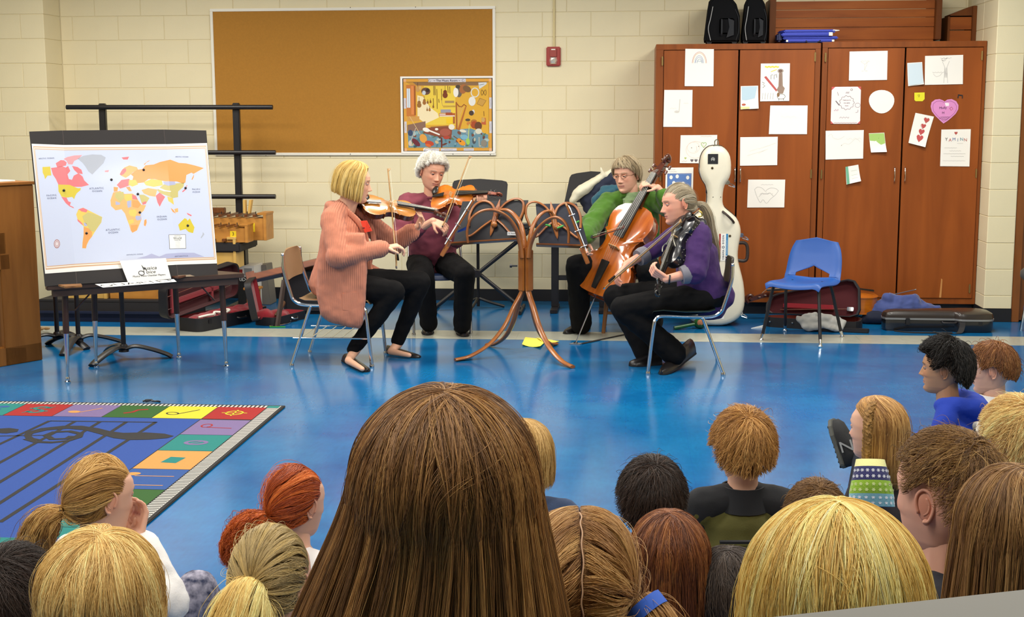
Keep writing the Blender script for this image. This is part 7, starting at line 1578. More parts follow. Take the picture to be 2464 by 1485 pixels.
# hanging skirt of the cardigan over hips and the chair side
sk = [(772, 560), (765, 640), (762, 715), (771, 758), (792, 775), (830, 785), (866, 792), (874, 775), (880, 720), (884, 650), (878, 560)]
ca1.rings([[Yp(*q, yy)+((Yp(828, 670, yy)-Yp(*q, yy))*ins) for q in sk] for yy, ins in ((8.195, .16), (8.205, .05), (8.23, 0), (8.30, 0), (8.36, .04))])
ca1.chain([V((-1.95, 8.40, .52)), V((-1.95, 8.62, .50)), V((-1.85, 8.68, .47))], [.075, .075, .06])
ca1.cap(V((-1.72, 8.68, .55)), V((-1.60, 8.72, .50)), .07, .045)
hoodp = [neck1+V((.01, -.095, .0)), neck1+V((-.06, -.06, .015)), neck1+V((-.085, .02, .012)), neck1+V((-.06, .08, .012)), neck1+V((.01, .10, .0))]
ca1.chain(hoodp, [.024, .032, .036, .032, .024]); ca1.chain([neck1+V((-.075, 0, -.03)), neck1+V((-.105, -.01, -.10))], [.055, .04])
fw1 = V((.97, .10, 0)).normalized(); sd1 = V((-.10, .97, 0))
def cut1(p):
    q = p-chest1; f = q.dot(fw1); s = q.dot(sd1); return f > .05 and -.055-.02*(p.z < .7) < s < .10 and .46 < p.z < 1.02
cg = cloth('cardigan', r1, ca1, M_card, .009, 4, .012, .06, cut1)
md = cg.modifiers.new('solid', 'SOLIDIFY'); md.thickness = .012; md.offset = -1
# pocket, cuffs, lapels
pk = [Yp(*q, 8.193) for q in ((820, 705), (862, 700), (864, 752), (822, 748))]
o = MB().prism(pk, (0, .03, 0)).obj('pocket', M_card, None, bevel=.006); local(o, r1)
for a, b_, r_ in ((lerp(eR, wR, .80), lerp(eR, wR, .97), .055), (lerp(eL, wL, .62), lerp(eL, wL, .80), .058)): local(MB().tube([a, lerp(a, b_, .5), b_], [r_*1.03, r_*1.06, r_*.98], 18).obj('cuff', M_card, None, True), r1)
lp_ = [neck1+V((.035, -.085, -.005)), chest1+V((.115, -.085, .08)), chest1+V((.155, -.085, -.06)), V((-1.70, 8.375, .60)), V((-1.67, 8.34, .53))]
S = spline(lp_, 6); local(MB().tube(S, [.019]*len(S), 8, sq=(1, .7)).obj('lapel', M_card, None, True), r1)
lp2 = [neck1+V((.05, .085, -.01)), chest1+V((.13, .095, .08)), chest1+V((.165, .10, -.06)), V((-1.69, 8.58, .60)), V((-1.60, 8.60, .52))]
S = spline(lp2, 6); local(MB().tube(S, [.019]*len(S), 8, sq=(1, .7)).obj('lapel', M_card, None, True), r1)
# red print on the shirt
pr_c = Yp(884, 540, 8.38)
S4 = [Yp(867, 532, 8.34), Yp(882, 531, 8.34), Yp(895, 556, 8.37), Yp(878, 560, 8.34)]
o = MB().prism(S4, (.0, .012, 0)).obj('shirt_print', mat('print_red', 'D83A20', .7), None); local(o, r1)
o = MB().tube([Yp(873, 549, 8.336), Yp(890, 547, 8.362)], .004, 6).obj('print_bar', M_mar, None); local(o, r1)
tr = MB()
for h_, k_, a_ in ((V((-1.86, 8.375, .5)), kR, aR), (V((-1.86, 8.565, .5)), kL, aL)): tr.chain([h_, lerp(h_, k_, .5), k_, lerp(k_, a_, .35), a_+V((0, 0, .02))], [.095, .092, .074, .062, .046])
tr.ell(hip1, (.17, .19, .10)); cloth('trousers', r1, tr, M_black_tr, .009, 4, .012, .05)
shoe('shoe', r1, Zp(832, 868, 0), Zp(884, 896, 0), M_shoe, .044, .088, flat=True); shoe('shoe', r1, Zp(930, 848, 0), Zp(1010, 862, 0), M_shoe, .044, .088, flat=True)
# hair: chin-length bob
M_hb = hair_mat('hair_blonde_bob', ['9A7838', 'CCA654', 'E8CC80', 'F6E2A4'], .4)
G = grid_meridian((0, .05, 1), 80, 14, 8, 96, .0, 58, 12, .10, .012, inward=.25, hang_fn=lambda p: .095+.02*math.cos(p))
sc1 = Matrix.Scale(hs1, 4); HM = Matrix.Translation(-r1.location) @ hM1 @ sc1
hb = shell_obj('hair', [G], cap_mat('cap_blonde', 'A07C3C', '7A5A28'), r1, HM, .002)
P, tn = strands(G, 14000, RNG, 18, (0, .35), (.93, 1.), .012, 70, .5, .004, 1.5, fuzz=.02); hair_obj('hair_strands', P, tn, .00042, M_hb, hb, HM)
# violin and bow
va, vb = Yp(872, 490, 8.52), Yp(986, 503, 8.66); vy = (vb-va).normalized(); vn = V((-.18, -.62, .77)); vn = (vn-vy*vn.dot(vy)).normalized()
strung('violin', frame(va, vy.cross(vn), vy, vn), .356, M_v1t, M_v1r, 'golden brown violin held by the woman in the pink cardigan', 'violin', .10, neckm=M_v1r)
bow(Yp(952, 622, 8.38), Yp(933, 406, 8.70), M_pern, 'pale violin bow held upright by the woman in the pink cardigan', (-1, -.2, 0))

# ------------------------------------------------------------------ 2: grey curly-haired violin player in maroon
SKIN2 = 'DDA488'
r2 = person_root((-1.43, 9.72), 'grey curly-haired woman in a maroon sweater, seated behind the left desks playing a violin')
hc = Yp(1040, 415, 9.70); hM2 = headM(hc, (.52, -.80, -.22), -.12); hs2 = 1.06
neck2 = V((-1.445, 9.74, 1.0)); chest2 = V((-1.45, 9.73, .80)); hip2 = V((-1.44, 9.80, .50)); shR, shL = V((-1.615, 9.66, .955)), V((-1.275, 9.74, .945))
bd2 = MB(); torso(bd2, hip2, .14, chest2, .15, shL, shR, neck2, .10, .10); bd2.cap(neck2-V((0, 0, .06)), hc+V((0, .01, -.05)), .064, .056)
kR, kL = Yp(1020, 668, 9.40), Yp(1118, 660, 9.36); aR, aL = Yp(1032, 782, 9.52), Yp(1112, 785, 9.46)
hR, hL = V((-1.54, 9.72, .5)), V((-1.33, 9.72, .5))
for h_, k_, a_ in ((hR, kR, aR), (hL, kL, aL)): bd2.chain([h_, k_, a_], [.06, .045, .034])
eR, wR = Yp(962, 580, 9.52), Yp(1042, 532, 9.34); eL, wL = Yp(1098, 575, 9.58), Yp(1158, 505, 9.42)
bd2.chain([shR, eR, wR], [.045, .036, .026]).chain([shL, eL, wL], [.045, .036, .026])
a1_ = MB().cap(lerp(eR, wR, .6), wR, .030, .026); hand(a1_, wR, Yp(1074, 548, 9.31)-wR, (.2, .5, -.9), False, .8)
a2_ = MB().cap(lerp(eL, wL, .5), wL, .031, .026); hand(a2_, wL, Yp(1160, 466, 9.40)-wL, (-.2, .9, .15), True, .85)
make_body(r2, bd2, [a1_, a2_], hM2, hs2, SKIN2, 'B8746A', '8A7A6C', nose=1.15, eyes='4A5A68', gaze=(.1, 1, -.45))
M_mw = mat('maroon_knit', '7A3644', .9, bump=.35, bscale=160, sheen=.05)
tp = MB(); torso(tp, hip2+V((0, 0, .0)), .185, chest2, .180, shL, shR, neck2-V((0, 0, .02)), .145, .135, 1.03, .02)
tp.chain([shR, eR, lerp(eR, wR, .62)], [.074, .066, .050]).chain([shL, eL, lerp(eL, wL, .55)], [.074, .066, .054]).cap(shR, neck2-V((0, 0, .02)), .068, .05).cap(shL, neck2-V((0, 0, .02)), .068, .05)
cloth('sweater', r2, tp, M_mw, .009, 4, .028, .07)
S = spline([neck2+V((.068*math.cos(a), .068*math.sin(a), .002+.012*math.sin(a))) for a in [i*2*PI/12 for i in range(13)]], 3); local(MB().tube(S, .010, 8).obj('collar', M_mw, None, True), r2)
tr = MB()
for h_, k_, a_ in ((hR, kR, aR), (hL, kL, aL)): tr.chain([h_, lerp(h_, k_, .5), k_, lerp(k_, a_, .4), a_+V((0, 0, .01))], [.098, .095, .080, .072, .066])
tr.ell(hip2, (.18, .14, .10)); cloth('trousers', r2, tr, M_black_tr, .009, 4, .014, .05)
shoe('shoe', r2, Zp(1030, 790, 0), Zp(1031, 806, 0)+V((0, -.04, 0)), M_shoe, .045, .085); shoe('shoe', r2, Zp(1103, 792, 0), Zp(1119, 812, 0), M_shoe, .045, .085)
M_hg = hair_mat('hair_grey_curl', ['C4BEB0', 'E4DFD2', 'F4F1E8', 'FFFDF8'], .5)
G = grid_short((0, -.1, 1), lambda d: np.interp(d, [0, 40, 70, 95, 125, 180], [52, 58, 78, 96, 124, 140]), puff=.010)
HM = Matrix.Translation(-r2.location) @ hM2 @ Matrix.Scale(hs2, 4)
hb = shell_obj('hair', [G], cap_mat('cap_grey', 'C8C2B4', 'A8A296'), r2, HM, .012)
P, tn = strands(G, 9500, RNG, 18, (0, .97), (.30, .5), .013, 130, .9, .012, 2, curl=.011, cfreq=1.35, fuzz=.03, lift=.004, ctone=.8); hair_obj('hair_strands', P, tn, .00055, M_hg, hb, HM)
local(MB().ell(hM2 @ V((-.08*hs2, .0, -.034*hs2)), (.006, .006, .006), None, 10, 6).obj('earring', mat('pearl', 'EDE8E0', .2), None, True), r2)
va, vb = Yp(1042, 476, 9.60), Yp(1146, 468, 9.42); vy = (vb-va).normalized(); vn = V((-.30, -.74, .60)); vn = (vn-vy*vn.dot(vy)).normalized()
strung('violin', frame(va, vy.cross(vn), vy, vn), .36, M_v2t, M_v2r, 'bright amber violin held under the chin of the grey-haired woman', 'violin', .10, neckm=M_v2r)
bow(Yp(1070, 530, 9.30), Yp(1130, 375, 9.50), M_pern, 'pale violin bow held by the grey-haired woman, tip over the bulletin board frame', (-1, -.2, 0))

# ------------------------------------------------------------------ 3: cellist in green
SKIN3 = 'E0AA90'
r3 = person_root((.03, 9.82), 'woman with short grey-blonde hair and glasses in a green fleece, seated playing a cello')
hc = Yp(1508, 422, 9.74); hM3 = headM(hc, (-.50, -.85, -.13), .05); hs3 = 1.06
neck3 = V((.045, 9.79, 1.0)); chest3 = V((.04, 9.80, .80)); hip3 = V((.03, 9.84, .50)); shR, shL = V((-.135, 9.76, .955)), V((.225, 9.74, .965))
bd3 = MB(); torso(bd3, hip3, .15, chest3, .155, shL, shR, neck3, .10, .10); bd3.cap(neck3-V((0, 0, .06)), hc+V((.01, .01, -.05)), .066, .058)
kR, kL = Yp(1388, 640, 9.42), Yp(1560, 650, 9.40); aR, aL = Yp(1398, 780, 9.62), Yp(1570, 775, 9.60); hR, hL = V((-.09, 9.74, .48)), V((.14, 9.74, .48))
for h_, k_, a_ in ((hR, kR, aR), (hL, kL, aL)): bd3.chain([h_, k_, a_], [.06, .045, .036])
eR, wR = Yp(1424, 540, 9.56), Yp(1408, 574, 9.36); eL, wL = Yp(1618, 500, 9.62), Yp(1582, 452, 9.60)
bd3.chain([shR, eR, wR], [.045, .036, .026]).chain([shL, eL, wL], [.045, .036, .026])
a1_ = MB().cap(lerp(eR, wR, .6), wR, .030, .026); hand(a1_, wR, (-.1, -.3, -.9), (.5, -.6, -.2), False, .8)
a2_ = MB().cap(lerp(eL, wL, .5), wL, .031, .027); hand(a2_, wL, Yp(1543, 436, 9.56)-wL, (-.25, .35, -.9), True, .80)
make_body(r3, bd3, [a1_, a2_], hM3, hs3, SKIN3, 'B8706A', 'A08468', nose=1.05, eyes='5A6A70', gaze=(.0, 1, -.2))
M_grn = mat('green_fleece', '3E6A0C', .95, bump=.5, bscale=220, sheen=.2, var=.12, vscale=12)
tp = MB(); torso(tp, hip3, .20, chest3, .195, shL, shR, neck3-V((0, 0, .01)), .15, .14, 1.05, .02)
tp.chain([shR, eR, lerp(eR, wR, .9)], [.085, .080, .062]).chain([shL, eL, lerp(eL, wL, .62)], [.085, .080, .062]).cap(shR, neck3, .078, .06).cap(shL, neck3, .078, .06)
cloth('fleece', r3, tp, M_grn, .009, 4, .03, .07)
for sg, a, b_ in ((-1, (-.075, -.075, .012), (-.115, -.06, -.03)), (1, (.085, -.06, .02), (.12, -.05, -.03))): local(remeshed('x', MB().chain([neck3+V((sg*.06, .02, .03)), neck3+V(a), neck3+V(b_)], [.022, .026, .012]), M_grn, .006, 2), r3).name = 'collar'
M_scf = mat('sage_scarf', '86A070', .9, bump=.6, bscale=160, sheen=.4, var=.18, vscale=40)
scf = MB()
for k, (rad_, dz, r_) in enumerate(((.080, .02, .026), (.092, -.015, .030), (.085, -.045, .026))):
    pts = [neck3+V((rad_*math.cos(a), rad_*math.sin(a)*.92-.005, dz+.018-.030*max(0, -math.sin(a)))) for a in [i*2*PI/14 for i in range(15)]]; scf.chain(pts, [r_]*15, 8)
scf.chain([neck3+V((-.04, -.085, -.04)), neck3+V((-.02, -.10, -.09)), neck3+V((.02, -.10, -.09)), neck3+V((.05, -.08, -.04))], [.03, .035, .035, .03])
cloth('scarf', r3, scf, M_scf, .007, 2, .015, .03)
tr = MB()
for h_, k_, a_ in ((hR, kR, aR), (hL, kL, aL)): tr.chain([h_, lerp(h_, k_, .5), k_, lerp(k_, a_, .5), a_+V((0, 0, .0))], [.10, .098, .084, .078, .080])
tr.ell(hip3, (.19, .14, .10)); cloth('trousers', r3, tr, M_black_tr, .009, 4, .014, .05)
shoe('shoe', r3, Zp(1412, 790, 0), Zp(1360, 805, 0), M_shoe, .048, .085); shoe('shoe', r3, aL*1+V((0, .05, -aL.z)), aL+V((.02, -.2, -aL.z)), M_shoe, .048, .085)
M_hs = hair_mat('hair_ash', ['7A6A50', 'A08C6C', 'BCA988', 'D6C8A8'], .45)
G = grid_short((.32, .05, .95), lambda d: np.interp(d, [0, 45, 70, 95, 125, 180], [66, 70, 94, 114, 130, 140]), puff=.009)
HM = Matrix.Translation(-r3.location) @ hM3 @ Matrix.Scale(hs3, 4)
hb = shell_obj('hair', [G], cap_mat('cap_ash', '94805F', '78664A'), r3, HM, .011)
P, tn = strands(G, 12000, RNG, 14, (0, .8), (.5, .95), .011, 120, .6, .012, 1.4, fuzz=.03, lift=.003, ctone=.75); hair_obj('hair_strands', P, tn, .00045, M_hs, hb, HM)
# glasses
M_gl = mat('glasses_frame', '6A4A34', .3, .3); gm = MB(); HM3 = hM3 @ Matrix.Scale(hs3, 4)
for sg in (-1, 1):
    S = [HM3 @ V((sg*.031+.021*math.cos(a), .101-.006*abs(math.cos(a)), .007+.015*math.sin(a))) for a in [i*2*PI/20 for i in range(21)]]; gm.tube(S, .0014, 6)
    gm.tube([HM3 @ V((sg*.051, .096, .010)), HM3 @ V((sg*.074, .06, .010)), HM3 @ V((sg*.078, -.01, .008))], .0016, 6)
gm.tube([HM3 @ V((-.010, .102, .010)), HM3 @ V((0, .105, .012)), HM3 @ V((.010, .102, .010))], .0014, 6)
gl = local(gm.obj('glasses', M_gl, None, True), r3)
ln = MB()
for sg in (-1, 1): ln.add([(HM3 @ V((sg*.031+.0205*math.cos(a), .1005-.006*abs(math.cos(a)), .007+.0145*math.sin(a))))-r3.location for a in [i*2*PI/16 for i in range(16)]], [tuple(range(16))])
lens = ln.obj('lens', mat('lens_glass', 'FFFFFF', .05, trans=1.), gl)
lens['kind'] = 'stuff'
local(MB().ell(hM3 @ V((.08*hs3, .0, -.055*hs3)), (.006, .004, .014), None, 8, 6).obj('earring', M_blk, None, True), r3)
bow(Yp(1412, 578, 9.34), Yp(1503, 548, 9.40), M_bowd, 'dark cello bow held by the woman in green, crossing the cello strings', (.2, -.3, -1))

# ------------------------------------------------------------------ 4: purple player with black electric violin
SKIN4 = 'DE9F86'
r4 = person_root((.42, 8.38), 'woman in a purple sweater with a long grey-blonde ponytail, seated playing a black electric violin')
hc = Yp(1632, 492, 8.40); hM4 = headM(hc, (-.93, -.28, -.12), .10); hs4 = 1.06
neck4 = V((.375, 8.39, .895)); chest4 = V((.43, 8.385, .72)); hip4 = V((.50, 8.385, .46)); shL, shR = V((.425, 8.225, .855)), V((.36, 8.555, .845))
bd4 = MB(); torso(bd4, hip4, .15, chest4, .15, shL, shR, neck4, .10, .10); bd4.cap(neck4-V((0, 0, .06)), hc+V((.015, 0, -.05)), .062, .056)
kL, kR = Yp(1498, 742, 8.24), Yp(1480, 712, 8.58); aL, aR = Yp(1625, 850, 8.27), Yp(1560, 850, 8.50); hL, hR = V((.47, 8.285, .455)), V((.47, 8.485, .455))
for h_, k_, a_ in ((hR, kR, aR), (hL, kL, aL)): bd4.chain([h_, k_, a_], [.06, .045, .034])
eL, wL = Yp(1668, 668, 8.11), Yp(1612, 672, 8.07); eR, wR = Yp(1575, 600, 8.66), Yp(1505, 638, 8.52)
eL = Yp(1672, 655, 8.10); wL = Yp(1604, 672, 8.05)
bd4.chain([shR, eR, wR], [.045, .036, .026]).chain([shL, eL, wL], [.045, .036, .026])
a1_ = MB().cap(lerp(eR, wR, .45), wR, .031, .026); hand(a1_, wR, Yp(1476, 672, 8.46)-wR, (.1, -.3, -.9), False, .65)
a2_ = MB().cap(lerp(eL, wL, .45), wL, .031, .026); hand(a2_, wL, Yp(1566, 650, 8.06)-wL, (-.2, .6, .7), True, .8)
make_body(r4, bd4, [a1_, a2_], hM4, hs4, SKIN4, 'B86A66', '8A6E50', nose=1.15, eyes='4A6A90', gaze=(.15, 1, -.05))
M_pur = mat('purple_knit', '3C1C58', .9, bump=.35, bscale=150, sheen=.04, var=.12, vscale=9); M_gcuf = mat('grey_jersey', '74727A', .9, bump=.3, bscale=200)
tp = MB(); torso(tp, hip4, .175, chest4, .178, shL, shR, neck4-V((0, 0, .035)), .14, .135, 1.05, .02)
tp.chain([shR, eR, lerp(eR, wR, .35)], [.074, .064, .052]).chain([shL+V((.01, 0, 0)), eL, lerp(eL, wL, .20)], [.086, .076, .062]).cap(shR, neck4-V((0, 0, .03)), .068, .05).cap(shL, neck4-V((0, 0, .03)), .068, .05)
tp.cap(hip4+V((.03, 0, -.03)), hip4+V((.08, 0, .0)), .13, .10)
cloth('sweater', r4, tp, M_pur, .009, 4, .026, .08)
for e_, w_, a0, a1 in ((eR, wR, .30, .56), (eL, wL, .15, .48)): local(MB().tube([lerp(e_, w_, a0), lerp(e_, w_, (a0+a1)/2), lerp(e_, w_, a1)], [.055, .060, .054], 18).obj('cuff', M_gcuf, None, True), r4)
S = [neck4+V((.066*math.cos(a), .066*math.sin(a), .015)) for a in [i*2*PI/16 for i in range(17)]]
local(MB().rings([[neck4+V((r_*math.cos(a), r_*math.sin(a), dz)) for a in [i*2*PI/18 for i in range(18)]] for r_, dz in ((.085, -.04), (.072, .0), (.067, .035), (.060, .035))], cap=False).obj('collar', M_gcuf, None, True), r4)
M_dot = mat('dotted_shirt', 'B8B4C8', .8, c2='2A1A4A', vscale=70)
local(remeshed('x', MB().ell(chest4+V((-.115, .02, .08)), (.05, .06, .085)), M_dot, .008, 2), r4).name = 'shirt_front'
local(MB().tube([wL+V((0.012, 0, -.002)), wL+V((.022, 0, -.003))], .031, 16).obj('bracelet', M_blk, None, True), r4)
tr = MB()
for h_, k_, a_ in ((hR, kR, aR), (hL, kL, aL)): tr.chain([h_, lerp(h_, k_, .5), k_, lerp(k_, a_, .5), a_+V((-.01, 0, .0))], [.098, .095, .078, .074, .080])
tr.ell(hip4, (.14, .18, .10)); cloth('trousers', r4, tr, M_black_tr, .009, 4, .014, .05)
shoe('shoe', r4, Zp(1664, 868, 0)+V((0, 0, .05)), Zp(1592, 903, 0), M_shoe, .050, .10); shoe('shoe', r4, Zp(1590, 876, 0), Zp(1552, 882, 0)+V((-.1, 0, 0)), M_shoe, .048, .09)
M_hp = hair_mat('hair_greyblonde', ['6E6250', '98886C', 'B8AA90', 'D2C8B2'], .42)
tie = (0.0, -.112, -.015)
G = grid_to(tie, 64, 14, 92, puff=.004, front_th=84); tailp = [(0, -.108, -.015), (0, -.15, -.03), (0, -.175, -.09), (.01, -.185, -.17), (.015, -.20, -.26), (.015, -.205, -.34), (.01, -.20, -.38)]
Gt = grid_tail(tailp, [.016, .022, .024, .022, .018, .012, .004])
HM = Matrix.Translation(-r4.location) @ hM4 @ Matrix.Scale(hs4, 4)
hb = shell_obj('hair', [G, Gt], cap_mat('cap_greyblonde', '8A7A62', '6A5E4C'), r4, HM, .002)
P, tn = strands(G, 9000, RNG, 14, (0, .35), (1, 1.), .006, 70, .25, .003, 1, fuzz=.015); P2, t2 = strands(Gt, 1600, RNG, 14, (0, .1), (.8, 1.), .004, 20, .3, .02, 1, fuzz=.03, centre=np.array([0, -.17, -.15]))
hair_obj('hair_strands', np.concatenate([P, P2]), np.concatenate([tn, t2]), .00045, M_hp, hb, HM)
tb_ = MB().tube([(HM @ V((0, -.118, -.018))), (HM @ V((0, -.130, -.022)))], .019, 14).obj('hair_tie', M_blk, r4, True)
# black electric violin
va, vb = Yp(1654, 518, 8.26), Yp(1606, 632, 8.12); vy = (vb-va).normalized(); vn = V((-.72, -.52, .25)); vn = (vn-vy*vn.dot(vy)).normalized(); vx = vy.cross(vn)
M_ev = mat('electric_black', '17161A', .3, coat=.5); M_sil = mat('silver_print', 'B8B4A4', .35, .6); M_gold = mat('gold_print', 'B89A4A', .35, .7)
ev = strung('electric_violin', frame(va, vx, vy, vn), .34, M_ev, M_ev, 'black electric violin with silver and gold decoration held by the purple player', 'violin', .17, neckm=M_ev)
for a, b_, r_ in ((( -.03, .10), (.05, .22), .006), ((.02, .12), (-.05, .24), .005), ((.04, .2), (.06, .27), .005)):
    S = spline([(a[0], a[1], .026), ((a[0]+b_[0])/2+.015, (a[1]+b_[1])/2, .030), (b_[0], b_[1], .024)], 5); MB().tube(S, r_, 6, sq=(1, .4)).obj('decoration', M_sil, ev, True)
for i in range(26):
    t = rnd.uniform(.02, .33); z = -rnd.uniform(.006, .05); hw = np.interp(t/.34, [y for x, y in HALF], [x for x, y in HALF])*.34+.002
    for sg in (1, -1): MB().box((sg*hw, t, z), (.002, rnd.uniform(.003, .009), rnd.uniform(.002, .006))).obj('silver_fleck', M_sil, ev)
MB().tube(spline([(-.10, .015, -.01), (-.115, .0, -.02), (-.12, -.012, -.005), (-.105, -.02, .005)], 4), .005, 8).obj('gold_clip', M_gold, ev, True)
MB().bbox((.04, .29, -.05), (.085, .31, -.03)).obj('output_jack', M_chrome, ev, bevel=.002)
MB().ell((0, .02, -.085), (.10, .05, .016)).obj('shoulder_rest', M_blk, ev, True)
bow(Yp(1470, 680, 8.42), Yp(1640, 534, 8.14), M_pern, 'violin bow held by the purple player, slanting down to the left', (-.3, -.3, -1))
# ================================================================== AUDIENCE: children on the floor
def kid(label, px, top_px, wpx, yaw, style, cols, top, pose=None, hs=.90, tilt=0., roll=0., skin='E2AF94', n=6000, tr='22242C', hair=None, brow='7A5A3A', hood=False, eyes='5A6A70', collar=None, arms_fn=None, body_vox=.009, lean=0., detail=True, topm=None, shoes='3A3A3C', armpose='lap', knees=False, trm=None, eo=0., ko=0.):
    h = dict(hair or {}); yw = math.radians(yaw); pf_, ly_ = h.get('puff', .010 if style == 'long' else .006), h.get('layer', {'long': .014, 'short': .010, 'tail': .007, 'part': .007}[style])
    wreal = 2*hs*(math.hypot(.0775*math.cos(yw), .1005*math.sin(yw))+pf_+ly_*.8+(.006 if style == 'long' else h.get('lift', .010)*.35 if style == 'short' else 0)); dep = FPX*wreal/wpx
    c = Dp(px, top_px, dep)-V((0, 0, hs*(HC[2]+HRAD[2]*h.get('vol', (1, 1, 1))[2]+pf_+ly_*.75))); f2 = V((-math.sin(yw), math.cos(yw), 0)); fwd = V((f2.x, f2.y, -math.tan(math.radians(tilt))))
    hM = headM(c, fwd, math.radians(roll)); zt = c.z+.128*hs; pose = pose or ('sit' if zt < .88 else 'kneel')
    s = zt/(.72 if pose == 'sit' else 1.02); s = min(max(s, .85), 1.3); sd = V((f2.y, -f2.x, 0))        # sd = child's right
    back = -f2*(.035+lean); nk_ = c+back*.6+V((0, 0, -.125*hs)); shz = c.z-.195*hs
    pz = .105*s if pose == 'sit' else .44*s
    hip = V((c.x, c.y, 0))+back*1.6+V((0, 0, pz)); chest = lerp(hip, V((nk_.x, nk_.y, shz)), .62)
    shw = .125*s; shR, shL = V((nk_.x, nk_.y, shz))+sd*shw, V((nk_.x, nk_.y, shz))-sd*shw; neck = V((nk_.x, nk_.y, shz+.045))
    root = person_root((hip.x, hip.y), label)
    bd = MB(); torso(bd, hip, .105*s, chest, .105*s, shL, shR, neck, .075*s, .075*s); bd.cap(neck-V((0, 0, .05)), c+V((0, 0, -.05))+back*.3, .050*hs/.9, .046*hs/.9)
    legs = []
    if pose == 'sit':
        for q in (1, -1):
            h_ = hip+sd*q*.075*s; k_ = hip+sd*q*.24*s+f2*.20*s; k_.z = .13*s; a_ = hip-sd*q*.05*s+f2*(.27+.02*q)*s; a_.z = .055
            if knees: k_ = hip+sd*q*(.13*s+ko)+f2*.25*s; k_.z = .33*s; a_ = hip+sd*q*.12*s+f2*.36*s; a_.z = .06
            legs.append((h_, k_, a_, q))
    else:
        for q in (1, -1):
            h_ = hip+sd*q*.07*s; k_ = hip+sd*q*.09*s+f2*.06*s; k_.z = .065; a_ = k_-f2*.30*s; a_.z = .05; legs.append((h_, k_, a_, q))
    for h_, k_, a_, q in legs: bd.chain([h_, k_, a_], [.045*s, .035*s, .028*s])
    arms = []; handm = []
    for q, sh_ in ((1, shR), (-1, shL)):
        if armpose == 'chin': e_ = sh_+sd*q*.015*s+f2*.13*s+V((0, 0, -.115*s)); w_ = c+sd*q*.035+f2*.085+V((0, 0, -.13*hs))
        else:
            e_ = sh_+sd*q*(.07*s+eo)+f2*.05*s+V((0, 0, -.19*s)); w_ = hip+sd*q*.09*s+f2*.22*s; w_.z = pz+.07*s if pose == 'sit' else pz+.02
        bd.chain([sh_, e_, w_], [.034*s, .028*s, .021*s]); arms.append((sh_, e_, w_, q))
        if detail:
            hm = MB().cap(lerp(e_, w_, .7), w_, .024*s, .021*s); hand(hm, w_, (f2*.6-sd*q*.5+V((0, 0, -.3))) if armpose != 'chin' else V((0, 0, 1))+f2*.4-sd*q*.3, -f2 if armpose == 'chin' else V((0, 0, -1)), q < 0, .6, .72*s); handm.append(hm)
    make_body(root, bd, handm, hM, hs, skin, 'C0706A', brow, child=True, nose=.85, vox=body_vox, eyes=eyes, lipw=.8)
    tm = topm or mat('top_'+top, top, .9, bump=.35, bscale=180, sheen=.04, var=.05)
    tp = MB(); torso(tp, hip, .145*s, chest, .135*s, shL, shR, neck-V((0, 0, .012)), .105*s, .105*s)
    for sh_, e_, w_, q in arms: tp.chain([sh_, e_, lerp(e_, w_, .86)], [.058*s, .052*s, .040*s]); tp.cap(sh_, neck-V((0, 0, .01)), .055*s, .040*s)
    if hood:
        hp = [neck+sd*.075+f2*.03+V((0, 0, -.01)), neck+sd*.095-f2*.04+V((0, 0, .005)), neck+sd*.05-f2*.105+V((0, 0, -.01)), neck-f2*.125+V((0, 0, -.03)), neck-sd*.05-f2*.105+V((0, 0, -.01)), neck-sd*.095-f2*.04+V((0, 0, .005)), neck-sd*.075+f2*.03+V((0, 0, -.01))]
        tp.chain(hp, [.030, .036, .045, .05, .045, .036, .030]); tp.cap(neck-f2*.11+V((0, 0, -.03)), chest-f2*.13+V((0, 0, .06)), .06, .03)
    cloth('top', root, tp, tm, .010, 4, .022, .07)
    if collar: 
        rr = .060*hs/.9
        local(MB().rings([[neck+V((r_*math.cos(a), r_*math.sin(a), dz)) for a in [i*2*PI/18 for i in range(18)]] for r_, dz in ((rr*1.35, -.04), (rr*1.15, .0), (rr*1.08, .032), (rr*.98, .032))], cap=False).obj('collar', mat('collar_'+collar, collar, .85), None, True), root)
    tl2 = MB()
    for h_, k_, a_, q in legs: tl2.chain([h_, k_, a_], [.072*s, .058*s, .046*s])
    tl2.ell(hip, (.13*s, .11*s, .085*s)); cloth('trousers', root, tl2, trm or mat('trousers_'+tr, tr, .9, bump=.3, bscale=200, spec=.2), .011, 3, .012, .05)
    for h_, k_, a_, q in legs:
        if pose == 'sit': h0, t0 = (a_-f2*.05, a_+f2*.15*s) if knees else (a_-f2*.0+sd*q*.03, a_-sd*q*.13*s+f2*.05)
        else: h0, t0 = a_+V((0, 0, 0)), a_-f2*.14*s
        h0, t0 = V((h0.x, h0.y, .012)), V((t0.x, t0.y, .012)); shoe('shoe', root, h0, t0, mat('shoe_'+shoes, shoes, .6), .034*s, .06*s)
    HM_ = Matrix.Translation(-root.location) @ hM @ Matrix.Scale(hs, 4); hmN = hair_mat('hair_'+cols[0]+cols[-1], cols, .45, .38, 1.38); capm = cap_mat('cap_'+cols[0]+cols[1], cols[1], cols[0]); n = int(n*1.6); r_ = max(.00028, dep*.00016)
    h = dict(hair or {}); grids = []; PT = []
    def addp(G, nn, **k):
        d = dict(K=14, root=(0, .5), length=(.85, 1.), layer=.010, clumps=70, clump=.5, wave=.005, wfreq=1.3, fuzz=.025); d.update(k); PT.append(strands(G, nn, RNG, **d))
